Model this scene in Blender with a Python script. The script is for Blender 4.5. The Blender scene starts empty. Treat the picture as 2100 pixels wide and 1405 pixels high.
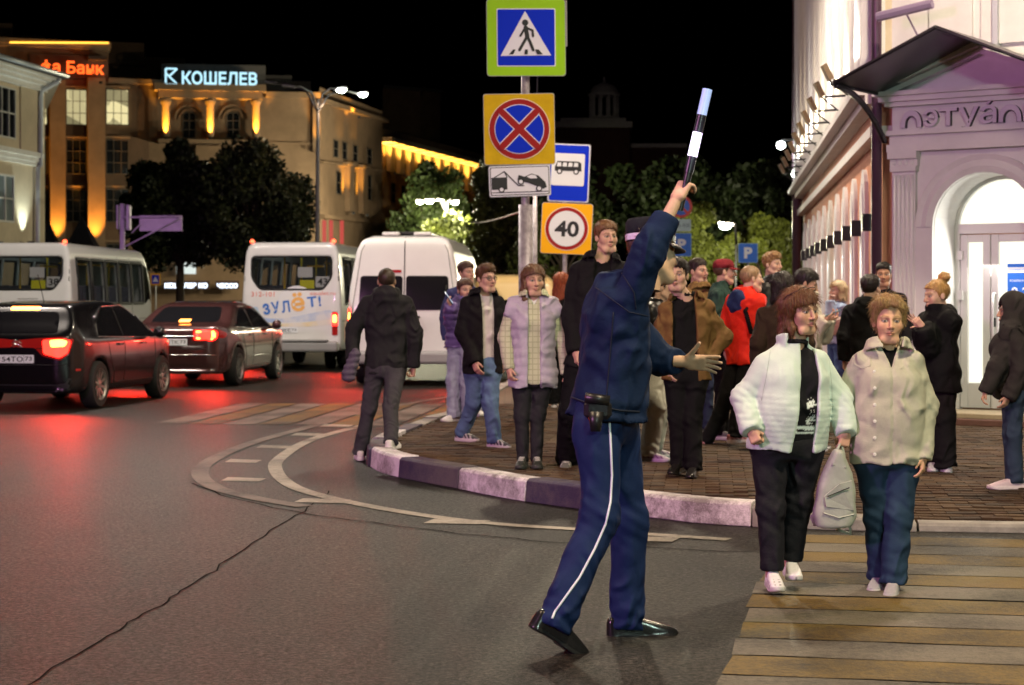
import bpy, bmesh, math, random
import numpy as np
from mathutils import Vector, Matrix
from mathutils.bvhtree import BVHTree
from mathutils.geometry import delaunay_2d_cdt

R = math.radians
scene = bpy.context.scene
COL = scene.collection
random.seed(7); RNG = np.random.default_rng(7)

# ---------------------------------------------------------------- camera, sky, exposure
FPX, HU, HV, HC = 3800.0, 1050.0, 615.0, 1.5      # focal length in photo pixels, principal column, horizon row, camera height
cam = bpy.data.objects.new('camera', bpy.data.cameras.new('camera'))
COL.objects.link(cam)
cam.location = (0, 0, HC); cam.rotation_euler = (R(90), 0, 0)
cam.data.sensor_width = 36; cam.data.lens = FPX / 2100 * 36
cam.data.shift_y = -87.5 / 2100
cam.data.clip_start = .1; cam.data.clip_end = 3000
cam.data.dof.use_dof = True; cam.data.dof.focus_distance = 9.6; cam.data.dof.aperture_fstop = 5.0
scene.camera = cam
world = bpy.data.worlds.new('World'); scene.world = world; world.use_nodes = True
wn = world.node_tree.nodes; wl = world.node_tree.links
sky = wn.new('ShaderNodeTexSky'); sky.sky_type = 'NISHITA'; sky.sun_disc = False
sky.sun_elevation = R(-6.0); sky.sun_rotation = R(200)
wn['Background'].inputs['Strength'].default_value = 0.10
wl.new(sky.outputs[0], wn['Background'].inputs['Color'])
scene.view_settings.view_transform = 'Standard'; scene.view_settings.look = 'None'
scene.view_settings.exposure = 0.0; scene.view_settings.gamma = 1.0
scene.view_settings.use_curve_mapping = False
scene.cycles.use_denoising = True
scene.cycles.max_bounces = 6; scene.cycles.diffuse_bounces = 2; scene.cycles.glossy_bounces = 3
scene.cycles.transmission_bounces = 4; scene.cycles.transparent_max_bounces = 8
scene.cycles.sample_clamp_indirect = 3.0
scene.cycles.caustics_reflective = False; scene.cycles.caustics_refractive = False

def P(u, v, d): return Vector(((u - HU) / FPX * d, d, HC - (v - HV) / FPX * d))
def G(u, v, z=0.0): return P(u, v, FPX * (HC - z) / (v - HV))

# ---------------------------------------------------------------- materials
MATS = {}
def mat(name, color=(.5, .5, .5), rough=.7, metal=0, spec=.4, noise=None, bump=None, emit=None, coat=0, vc=False, sheen=0, alpha=None, trans=0):
    if name in MATS: return MATS[name]
    m = bpy.data.materials.new(name); m.use_nodes = True; MATS[name] = m
    nt = m.node_tree; N = nt.nodes; L = nt.links; b = N['Principled BSDF']
    c4 = (*color[:3], 1)
    b.inputs['Base Color'].default_value = c4
    b.inputs['Roughness'].default_value = rough; b.inputs['Metallic'].default_value = metal
    b.inputs['Specular IOR Level'].default_value = spec
    if coat: b.inputs['Coat Weight'].default_value = coat; b.inputs['Coat Roughness'].default_value = .05
    if sheen: b.inputs['Sheen Weight'].default_value = sheen; b.inputs['Sheen Roughness'].default_value = .5
    if trans: b.inputs['Transmission Weight'].default_value = trans; b.inputs['IOR'].default_value = 1.1
    if alpha is not None: b.inputs['Alpha'].default_value = alpha
    if emit: b.inputs['Emission Color'].default_value = (*emit[:3], 1); b.inputs['Emission Strength'].default_value = emit[3]
    src = None
    if vc:
        a = N.new('ShaderNodeVertexColor'); a.layer_name = 'Col'; src = a.outputs['Color']
    if noise or bump: tc = N.new('ShaderNodeTexCoord')
    if noise:
        n = N.new('ShaderNodeTexNoise'); n.inputs['Scale'].default_value = noise[0]; n.inputs['Detail'].default_value = 5
        n.inputs['Roughness'].default_value = .65
        L.new(tc.outputs['Object'], n.inputs['Vector'])
        mr = N.new('ShaderNodeMapRange'); mr.inputs['From Min'].default_value = .3; mr.inputs['From Max'].default_value = .7
        mr.inputs['To Min'].default_value = 1 - noise[1]; mr.inputs['To Max'].default_value = 1 + noise[1]
        L.new(n.outputs['Fac'], mr.inputs['Value'])
        mx = N.new('ShaderNodeVectorMath'); mx.operation = 'SCALE'
        if src is not None: L.new(src, mx.inputs[0])
        else: mx.inputs[0].default_value = color[:3]
        L.new(mr.outputs[0], mx.inputs['Scale']); src = mx.outputs[0]
    if src is not None: L.new(src, b.inputs['Base Color'])
    if bump:
        n2 = N.new('ShaderNodeTexNoise'); n2.inputs['Scale'].default_value = bump[0]; n2.inputs['Detail'].default_value = 4
        L.new(tc.outputs['Object'], n2.inputs['Vector'])
        bp = N.new('ShaderNodeBump'); bp.inputs['Strength'].default_value = bump[1]; bp.inputs['Distance'].default_value = bump[2] if len(bump) > 2 else .01
        L.new(n2.outputs['Fac'], bp.inputs['Height']); L.new(bp.outputs[0], b.inputs['Normal'])
    return m
def emis(name, color, strength, base=(.02, .02, .02)):
    return mat(name, base, .4, emit=(*color, strength))
_cl = {}
def cloth(color, rough=.85, bump=(90, .35, .006), noise=(9, .13), sheen=.0, key=''):
    k = (tuple(color), rough, bump, key)
    if k not in _cl:
        m = _cl[k] = mat('cloth_%d' % len(_cl), color, rough, spec=.14, noise=noise, bump=bump, sheen=sheen); folds(m)
    return _cl[k]
def folds(m, scale=7.0, strength=.9, dist=.05):
    N = m.node_tree.nodes; L = m.node_tree.links; b = N['Principled BSDF']; tc = N.new('ShaderNodeTexCoord'); mp = N.new('ShaderNodeMapping'); mp.inputs['Scale'].default_value = (1.0, 1.0, .75); mp.inputs['Rotation'].default_value = (.3, .5, .4)
    n = N.new('ShaderNodeTexNoise'); n.inputs['Scale'].default_value = scale; n.inputs['Detail'].default_value = 3; n.inputs['Distortion'].default_value = 1.1; n.noise_type = 'RIDGED_MULTIFRACTAL'
    L.new(tc.outputs['Object'], mp.inputs[0]); L.new(mp.outputs[0], n.inputs['Vector'])
    bp = N.new('ShaderNodeBump'); bp.inputs['Strength'].default_value = strength; bp.inputs['Distance'].default_value = dist; L.new(n.outputs['Fac'], bp.inputs['Height'])
    if b.inputs['Normal'].links: L.new(b.inputs['Normal'].links[0].from_socket, bp.inputs['Normal'])
    L.new(bp.outputs[0], b.inputs['Normal'])

# ---------------------------------------------------------------- object helpers
def wm(o):
    m = o.matrix_basis.copy()
    return wm(o.parent) @ m if o.parent else m
def tag(o, label=None, cat=None, group=None, kind=None):
    if label: o['label'] = label
    if cat: o['category'] = cat
    if group: o['group'] = group
    if kind: o['kind'] = kind
    return o
def thing(name, loc, label, cat, group=None, rz=0.0):
    o = bpy.data.objects.new(name, None); COL.objects.link(o)
    o.empty_display_size = .1
    o.location = loc; o.rotation_euler = (0, 0, rz)
    return tag(o, label, cat, group)
class MB:
    """collects shapes into one mesh"""
    def __init__(s): s.v = []; s.f = []; s.c = []
    def add(s, V, F, M=None):
        o = len(s.v)
        if M is not None: V = [M @ Vector(p) for p in V]
        s.v += [tuple(p) for p in V]; s.f += [tuple(i + o for i in f) for f in F]; return s
    def box(s, c, size, M=None, rz=0.0):
        hx, hy, hz = [a / 2 for a in size]; c = Vector(c); q = Matrix.Rotation(rz, 3, 'Z')
        V = [c + q @ Vector((x, y, z)) for x in (-hx, hx) for y in (-hy, hy) for z in (-hz, hz)]
        return s.add(V, [(0, 1, 3, 2), (4, 6, 7, 5), (0, 4, 5, 1), (2, 3, 7, 6), (0, 2, 6, 4), (1, 5, 7, 3)], M)
    def bb(s, lo, hi, M=None):
        return s.box([(a + b) / 2 for a, b in zip(lo, hi)], [abs(b - a) for a, b in zip(lo, hi)], M)
    def hexa(s, q, n):                      # quad (4 points) swept by vector n
        q = [Vector(p) for p in q]; n = Vector(n); V = q + [p + n for p in q]
        return s.add(V, [(3, 2, 1, 0), (4, 5, 6, 7), (0, 1, 5, 4), (1, 2, 6, 5), (2, 3, 7, 6), (3, 0, 4, 7)])
    def tube(s, pts, r, n=8, cap=True):
        pts = [Vector(p) for p in pts]; k = len(pts)
        rr = [r] * k if isinstance(r, (int, float)) else list(r)
        up = None; V = []
        for i, p in enumerate(pts):
            t = (pts[min(i + 1, k - 1)] - pts[max(i - 1, 0)]).normalized()
            if up is None:
                up = Vector((0, 0, 1)) if abs(t.z) < .9 else Vector((1, 0, 0))
            a = t.cross(up); a = a.normalized() if a.length > 1e-6 else t.orthogonal().normalized()
            b = a.cross(t).normalized(); up = b
            for j in range(n):
                w = 2 * math.pi * j / n; V.append(p + (a * math.cos(w) + b * math.sin(w)) * rr[i])
        Fc = [(i * n + j, i * n + (j + 1) % n, (i + 1) * n + (j + 1) % n, (i + 1) * n + j) for i in range(k - 1) for j in range(n)]
        if cap: Fc += [tuple(range(n - 1, -1, -1)), tuple((k - 1) * n + j for j in range(n))]
        return s.add(V, Fc)
    def lathe(s, prof, c=(0, 0, 0), n=24, axis='z', cap=True):
        V = []; c = Vector(c); k = len(prof)
        for r, h in prof:
            for j in range(n):
                w = 2 * math.pi * j / n
                p = Vector((r * math.cos(w), r * math.sin(w), h))
                if axis == 'x': p = Vector((p.z, p.x, p.y))
                if axis == 'y': p = Vector((p.y, p.z, p.x))
                V.append(c + p)
        Fc = [(i * n + j, i * n + (j + 1) % n, (i + 1) * n + (j + 1) % n, (i + 1) * n + j) for i in range(k - 1) for j in range(n)]
        if cap: Fc += [tuple(range(n - 1, -1, -1)), tuple((k - 1) * n + j for j in range(n))]
        return s.add(V, Fc)
    def prism(s, poly, n):                  # planar polygon (3d points) swept by n
        poly = [Vector(p) for p in poly]; n = Vector(n); k = len(poly)
        return s.add(poly + [p + n for p in poly], [tuple(range(k - 1, -1, -1)), tuple(range(k, 2 * k))] + [(i, (i + 1) % k, (i + 1) % k + k, i + k) for i in range(k)])
    def mesh(s, name='m', Minv=None, smooth=False, m=None):
        me = bpy.data.meshes.new(name)
        V = s.v if Minv is None else [tuple(Minv @ Vector(p)) for p in s.v]
        me.from_pydata(V, [], s.f); 
        bm = bmesh.new(); bm.from_mesh(me); bmesh.ops.recalc_face_normals(bm, faces=bm.faces); bm.to_mesh(me); bm.free()
        if smooth: me.polygons.foreach_set('use_smooth', [True] * len(me.polygons))
        if m: me.materials.append(m)
        return me
def link(name, me, parent=None):
    o = bpy.data.objects.new(name, me); COL.objects.link(o)
    if parent: o.parent = parent
    return o
def obj(name, mb, m, parent=None, local=False, smooth=False, bevel=0, autosmooth=None):
    """mb in world coordinates unless local"""
    Mi = None if (local or parent is None) else wm(parent).inverted()
    me = mb.mesh(name, Mi, smooth, m)
    o = link(name, me, parent)
    if bevel:
        b = o.modifiers.new('bevel', 'BEVEL'); b.width = bevel; b.segments = 2; b.limit_method = 'ANGLE'
    if autosmooth:
        me.polygons.foreach_set('use_smooth', [True] * len(me.polygons)); me.set_sharp_from_angle(angle=R(autosmooth))
    return o
def npmesh(name, V, F, m, smooth=True, col=None):
    """mesh from numpy arrays; quads F (n,4) or list"""
    me = bpy.data.meshes.new(name)
    V = np.ascontiguousarray(V, np.float32); n = len(V)
    me.vertices.add(n); me.vertices.foreach_set('co', V.ravel())
    F = np.asarray(F, np.int32); k = F.shape[1]
    me.loops.add(F.size); me.loops.foreach_set('vertex_index', F.ravel())
    me.polygons.add(len(F)); me.polygons.foreach_set('loop_start', np.arange(0, F.size, k, dtype=np.int32))
    me.polygons.foreach_set('loop_total', np.full(len(F), k, np.int32))
    me.update(calc_edges=True)
    if smooth: me.polygons.foreach_set('use_smooth', np.ones(len(F), bool))
    if col is not None:
        a = me.color_attributes.new('Col', 'FLOAT_COLOR', 'POINT')
        c4 = np.ones((n, 4), np.float32); c4[:, :3] = col; a.data.foreach_set('color', c4.ravel())
    if m: me.materials.append(m)
    return me
def light(name, kind, loc, energy, color, parent=None, size=.2, target=None, spot=None, blend=.5):
    l = bpy.data.lights.new(name, kind); l.energy = energy; l.color = color
    if kind == 'AREA': l.shape = 'DISK'; l.size = size
    else: l.shadow_soft_size = size
    if kind == 'SPOT': l.spot_size = R(spot or 60); l.spot_blend = blend
    o = bpy.data.objects.new(name, l); COL.objects.link(o)
    M = Matrix.Translation(Vector(loc))
    if target is not None:
        d = Vector(target) - Vector(loc); M = M @ d.to_track_quat('-Z', 'Y').to_matrix().to_4x4()
    if parent: o.parent = parent; M = wm(parent).inverted() @ M
    o.matrix_basis = M
    return o
# ---- lettering
def text_mesh(s, size=1.0, extrude=0.0, bold=0.0, align='LEFT', shear=0.0, space=1.0):
    c = bpy.data.curves.new('t', 'FONT'); c.body = s; c.size = size; c.extrude = extrude; c.offset = bold
    c.align_x = align; c.shear = shear; c.space_character = space; c.resolution_u = 3
    o = bpy.data.objects.new('t', c); COL.objects.link(o)
    bpy.context.view_layer.update()
    dg = bpy.context.evaluated_depsgraph_get()
    me = bpy.data.meshes.new_from_object(o.evaluated_get(dg)); bpy.data.objects.remove(o)
    V = [v.co.copy() for v in me.vertices]; Fc = [tuple(p.vertices) for p in me.polygons]
    bpy.data.meshes.remove(me)
    return V, Fc
def lettering(name, s, M, w=None, h=None, m=None, parent=None, extrude=.0, bold=0.0, shear=0.0, space=1.0):
    """text in the local xy plane of world matrix M, scaled to width w and/or height h, origin lower left"""
    V, Fc = text_mesh(s, 1, 0, bold, 'LEFT', shear, space)
    if not V: return None
    x0 = min(v.x for v in V); x1 = max(v.x for v in V); y0 = min(v.y for v in V); y1 = max(v.y for v in V)
    sy = h / (y1 - y0) if h else w / (x1 - x0)
    sx = w / (x1 - x0) if w else sy
    V2 = [Vector(((v.x - x0) * sx, (v.y - y0) * sy, 0)) for v in V]
    mb = MB()
    if extrude:
        me = bpy.data.meshes.new('x'); me.from_pydata([tuple(v) for v in V2], [], Fc)
        bm = bmesh.new(); bm.from_mesh(me); bmesh.ops.remove_doubles(bm, verts=bm.verts, dist=1e-5)
        g = bmesh.ops.extrude_face_region(bm, geom=bm.faces[:])
        for e in g['geom']:
            if isinstance(e, bmesh.types.BMVert): e.co.z += extrude
        bm.verts.index_update()
        V2 = [v.co.copy() for v in bm.verts]; Fc = [tuple(v.index for v in f.verts) for f in bm.faces]; bm.free()
    mb.add(V2, Fc, M)
    return obj(name, mb, m, parent)
def frame(o, x, y):                       # matrix with given axes
    x = Vector(x).normalized(); y = Vector(y); z = x.cross(y).normalized(); y = z.cross(x)
    return Matrix(((x.x, y.x, z.x, o[0]), (x.y, y.y, z.y, o[1]), (x.z, y.z, z.z, o[2]), (0, 0, 0, 1)))

# ---------------------------------------------------------------- signed-distance modelling
def smin(a, b, k):
    h = np.clip(.5 + .5 * (b - a) / k, 0, 1); return b + (a - b) * h - k * h * (1 - h)
def smax(a, b, k): return -smin(-a, -b, k)
class Grid:
    def __init__(s, lo, hi, h):
        s.lo = np.array(lo, np.float32); s.h = h
        n = np.ceil((np.array(hi) - s.lo) / h).astype(int) + 1
        ax = [(s.lo[i] + h * np.arange(n[i])).astype(np.float32) for i in range(3)]
        s.x = ax[0][:, None, None]; s.y = ax[1][None, :, None]; s.z = ax[2][None, None, :]; s.n = n
    def full(s): return np.full(tuple(s.n), 9., np.float32)
    def rel(s, c): return s.x - c[0], s.y - c[1], s.z - c[2]
    def cone(s, a, b, r1, r2, stretch=None):
        a = np.array(a, np.float32); b = np.array(b, np.float32); ab = b - a; L2 = max(float(ab @ ab), 1e-9)
        X, Y, Z = s.rel(a)
        t = np.clip((X * ab[0] + Y * ab[1] + Z * ab[2]) / L2, 0, 1)
        X = X - t * ab[0]; Y = Y - t * ab[1]; Z = Z - t * ab[2]
        return np.sqrt(X * X + Y * Y + Z * Z) - (r1 + (r2 - r1) * t)
    def ell(s, c, r, ax=None):
        X, Y, Z = s.rel(c)
        if ax is not None:
            a = np.array(ax, np.float32)
            X, Y, Z = [X * v[0] + Y * v[1] + Z * v[2] for v in a]
        k0 = np.sqrt((X / r[0]) ** 2 + (Y / r[1]) ** 2 + (Z / r[2]) ** 2)
        k1 = np.sqrt((X / r[0] ** 2) ** 2 + (Y / r[1] ** 2) ** 2 + (Z / r[2] ** 2) ** 2) + 1e-6
        return k0 * (k0 - 1) / k1
    def loc(s, c, ax):
        X, Y, Z = s.rel(c); return [X * v[0] + Y * v[1] + Z * v[2] for v in np.array(ax, np.float32)]
def surf(D, lo, h):
    S = D < 0; nx, ny, nz = D.shape
    n = np.zeros((nx - 1, ny - 1, nz - 1), np.int8)
    for i in (0, 1):
        for j in (0, 1):
            for k in (0, 1): n += S[i:nx - 1 + i, j:ny - 1 + j, k:nz - 1 + k]
    act = (n > 0) & (n < 8); ijk = np.argwhere(act)
    idx = np.full(act.shape, -1, np.int32); idx[act] = np.arange(len(ijk))
    pos = np.zeros((len(ijk), 3), np.float32); cnt = np.zeros(len(ijk), np.float32)
    cor = [(i, j, k) for i in (0, 1) for j in (0, 1) for k in (0, 1)]
    for a in cor:
        for ax in range(3):
            if a[ax]: continue
            b = list(a); b[ax] = 1
            da = D[ijk[:, 0] + a[0], ijk[:, 1] + a[1], ijk[:, 2] + a[2]]; db = D[ijk[:, 0] + b[0], ijk[:, 1] + b[1], ijk[:, 2] + b[2]]
            m = (da < 0) != (db < 0); t = da[m] / (da[m] - db[m])
            p = np.array(a, np.float32)[None, :].repeat(m.sum(), 0); p[:, ax] += t
            pos[m] += p; cnt[m] += 1
    V = np.asarray(lo, np.float32) + h * (ijk + pos / cnt[:, None])
    Fs = []
    for ax in range(3):
        o = [a for a in range(3) if a != ax]
        sl0 = [slice(1, -1)] * 3; sl1 = [slice(1, -1)] * 3
        sl0[ax] = slice(0, -1); sl1[ax] = slice(1, None)
        s0 = S[tuple(sl0)]; s1 = S[tuple(sl1)]
        e = np.argwhere(s0 != s1)
        if not len(e): continue
        flip = s0[tuple(e.T)]
        q = e.copy(); q[:, o[0]] += 1; q[:, o[1]] += 1
        def cell(d0, d1):
            c = q.copy(); c[:, o[0]] += d0; c[:, o[1]] += d1; return idx[tuple(c.T)]
        f = np.stack([cell(-1, -1), cell(0, -1), cell(0, 0), cell(-1, 0)], 1)
        if ax == 1: flip = ~flip
        f[~flip] = f[~flip][:, ::-1]; Fs.append(f)
    return V, np.concatenate(Fs)
def polysdf(px, py, poly):
    poly = np.array(poly, np.float32); n = len(poly)
    px, py = np.broadcast_arrays(px, py)
    d = np.full(px.shape, 1e9, np.float32); s = np.ones(px.shape, np.float32)
    for i in range(n):
        a = poly[i]; b = poly[i - 1]; e = b - a; wx = px - a[0]; wy = py - a[1]
        t = np.clip((wx * e[0] + wy * e[1]) / (e @ e), 0, 1)
        d = np.minimum(d, (wx - e[0] * t) ** 2 + (wy - e[1] * t) ** 2)
        c1 = py >= a[1]; c2 = py < b[1]; c3 = e[0] * wy > e[1] * wx
        s = np.where((c1 & c2 & c3) | (~c1 & ~c2 & ~c3), -s, s)
    return s * np.sqrt(d)
def smoothpoly(pts, n=4):                 # closed Catmull-Rom through points
    pts = [np.array(p, float) for p in pts]; k = len(pts); out = []
    for i in range(k):
        p0, p1, p2, p3 = pts[i - 1], pts[i], pts[(i + 1) % k], pts[(i + 2) % k]
        for j in range(n):
            t = j / n
            out.append(.5 * (2 * p1 + (p2 - p0) * t + (2 * p0 - 5 * p1 + 4 * p2 - p3) * t * t + (3 * p1 - p0 - 3 * p2 + p3) * t ** 3))
    return [tuple(p) for p in out]
def roundpoly(pts, r, n=4):               # polygon with rounded corners
    out = []; k = len(pts)
    for i in range(k):
        a, b, c = (Vector(pts[i - 1]), Vector(pts[i]), Vector(pts[(i + 1) % k]))
        u = (a - b); v = (c - b); rr = min(r, u.length * .45, v.length * .45)
        p = b + u.normalized() * rr; q = b + v.normalized() * rr
        for j in range(n + 1):
            t = j / n; out.append(tuple((1 - t) ** 2 * p + 2 * t * (1 - t) * b + t * t * q))
    return out
def linkmesh(name, me, parent): return link(name, me, parent)
def decal(name, bvh, poly, fr, m, parent, step=.08, off=.004, holes=None, thick=0):
    """polygon in the xy plane of local matrix fr, dropped along its -z onto the body's surface (part-local coordinates)"""
    poly = [Vector(p) for p in poly]; n = len(poly)
    xs = [p.x for p in poly]; ys = [p.y for p in poly]
    pts = list(poly); edges = [(i, (i + 1) % n) for i in range(n)]
    if step:
        x = min(xs) + step / 2
        while x < max(xs):
            y = min(ys) + step / 2
            while y < max(ys):
                pts.append(Vector((x, y))); y += step
            x += step
    r = delaunay_2d_cdt([p.to_2d() for p in pts], edges, [list(range(n))], 1, 1e-5)
    V2, Fc = r[0], r[2]
    V = drop(bvh, V2, fr, off)
    mb = MB(); mb.add(V, Fc)
    o = obj(name, mb, m, parent, local=True, smooth=True)
    nz = (fr.to_3x3() @ Vector((0, 0, 1)))
    if o.data.polygons and sum((p.normal.dot(nz) * p.area for p in o.data.polygons)) < 0: o.data.flip_normals()
    return o
def drop(bvh, V2, fr, off):
    d = -(fr.to_3x3() @ Vector((0, 0, 1))); out = []; last = None
    for v in V2:
        p = fr @ Vector((v.x, v.y, 0)); h = bvh.ray_cast(p, d, 6)
        if h[0] is not None: q = h[0] - d * off; last = (q - p).dot(d)
        else: q = p + d * (last if last is not None else 0)
        out.append(q)
    return out
def decal_text(name, bvh, s, fr, w, h, m, parent, off=.006, bold=.0, shear=0.0):
    V, Fc = text_mesh(s, 1, 0, bold, 'LEFT', shear)
    x0 = min(v.x for v in V); x1 = max(v.x for v in V); y0 = min(v.y for v in V); y1 = max(v.y for v in V)
    V2 = [Vector(((v.x - x0) / (x1 - x0) * w, (v.y - y0) / (y1 - y0) * h)) for v in V]
    mb = MB(); mb.add(drop(bvh, V2, fr, off), Fc); return obj(name, mb, m, parent, local=True)
def bvh_of(V, F): return BVHTree.FromPolygons([tuple(v) for v in V], [tuple(int(i) for i in f) for f in F])
# ---------------------------------------------------------------- street lighting outside the frame, partly lamps added as fill
STEEL = mat('galvanised_steel', (.42, .42, .43), .45, .7, noise=(6, .15))
DARKMETAL = mat('dark_metal', (.03, .03, .035), .4, .3)
def mast_lamp(label, base, h, arm, heads, energy, color, size=.5, spot=150, target=None, cat='street lamp', group=None):
    t = thing('street_lamp', (base[0], base[1], 0), label, cat, group)
    m = MB(); m.tube([(base[0], base[1], 0), (base[0], base[1], h * .5), (base[0], base[1], h)], [.11, .085, .06], 12)
    obj('pole', m, STEEL, t, smooth=True)
    e = Vector((base[0], base[1], h)) + Vector(arm)
    m = MB(); m.tube([(base[0], base[1], h - .05), Vector((base[0], base[1], h + .1)) + Vector(arm) * .5, e], .035, 8); obj('arm', m, STEEL, t, smooth=True)
    m = MB(); m.lathe([(.05, .16), (.2, .12), (.32, .02), (.32, 0)], e, 20); obj('lamp_head', m, DARKMETAL, t, smooth=True)
    light('lamp_light', 'SPOT' if spot else 'POINT', e - Vector((0, 0, .08)), energy, color, t, size, target if target else e - Vector((0, 0, 5)), spot, .6)
    return t
mast_lamp('tall steel street lamp with warm light over the zebra crossing', (5.2, 3.0), 8.5, (-1.6, 2.2, .2), 1, 4300, (1.0, .80, .52), .35, 165)
mast_lamp('tall steel street lamp with warm light over the empty asphalt', (-6.5, 5.0), 9.0, (1.8, 3.0, .2), 1, 1800, (1.0, .74, .45), .35, 165)
mast_lamp('added tall steel street lamp with warm fill light over the crowded pavement', (6.4, 15.2), 8.2, (-1.7, .9, .2), 1, 2900, (1.0, .82, .58), .3, 165)  # unseen lamp added to brighten the crowd and pavement
mast_lamp('street lamp with a magenta advertising floodlight on a short bracket', (-10.5, 2.0), 5.0, (.3, .3, .1), 1, 4600, (1.0, .38, .84), .5, 80, (1, 16, 1.2), 'floodlight')
mast_lamp('street lamp with a pale green floodlight on a short bracket', (4.6, -5.5), 4.6, (-.3, .3, .1), 1, 2900, (.72, 1.0, .84), .5, 90, (1.5, 10, 1.0), 'floodlight')

def fill_pendant(label, pos, energy, color):  # unseen lamps added above the view to brighten cars, buses and side wall
    t = thing('fill_pendant_lamp', pos, label, 'street lamp'); x, y, z = pos
    m = MB(); m.tube([(x - 22, y, z + 1.2), (x - 8, y, z + .55), (x, y, z + .3), (x + 8, y, z + .55), (x + 16, y, z + 1.2)], .008, 5); obj('span_cable', m, DARKMETAL, t)
    m = MB(); m.lathe([(.04, .3), (.09, .22), (.28, .1), (.3, .0)], pos, 18); obj('lamp_shade', m, DARKMETAL, t, smooth=True)
    light('lamp_light', 'SPOT', (x, y, z - .03), energy, color, t, .28, (x, y, z - 5), 165, .5)
fill_pendant('added hooded fill lamp hanging on a span cable above the queue of cars', (-6.0, 31.5, 9.2), 5200, (1.0, .88, .76))
fill_pendant('added hooded fill lamp hanging on a span cable between the van and the salmon building', (.6, 25.5, 8.6), 3600, (1.0, .84, .62))
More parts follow.
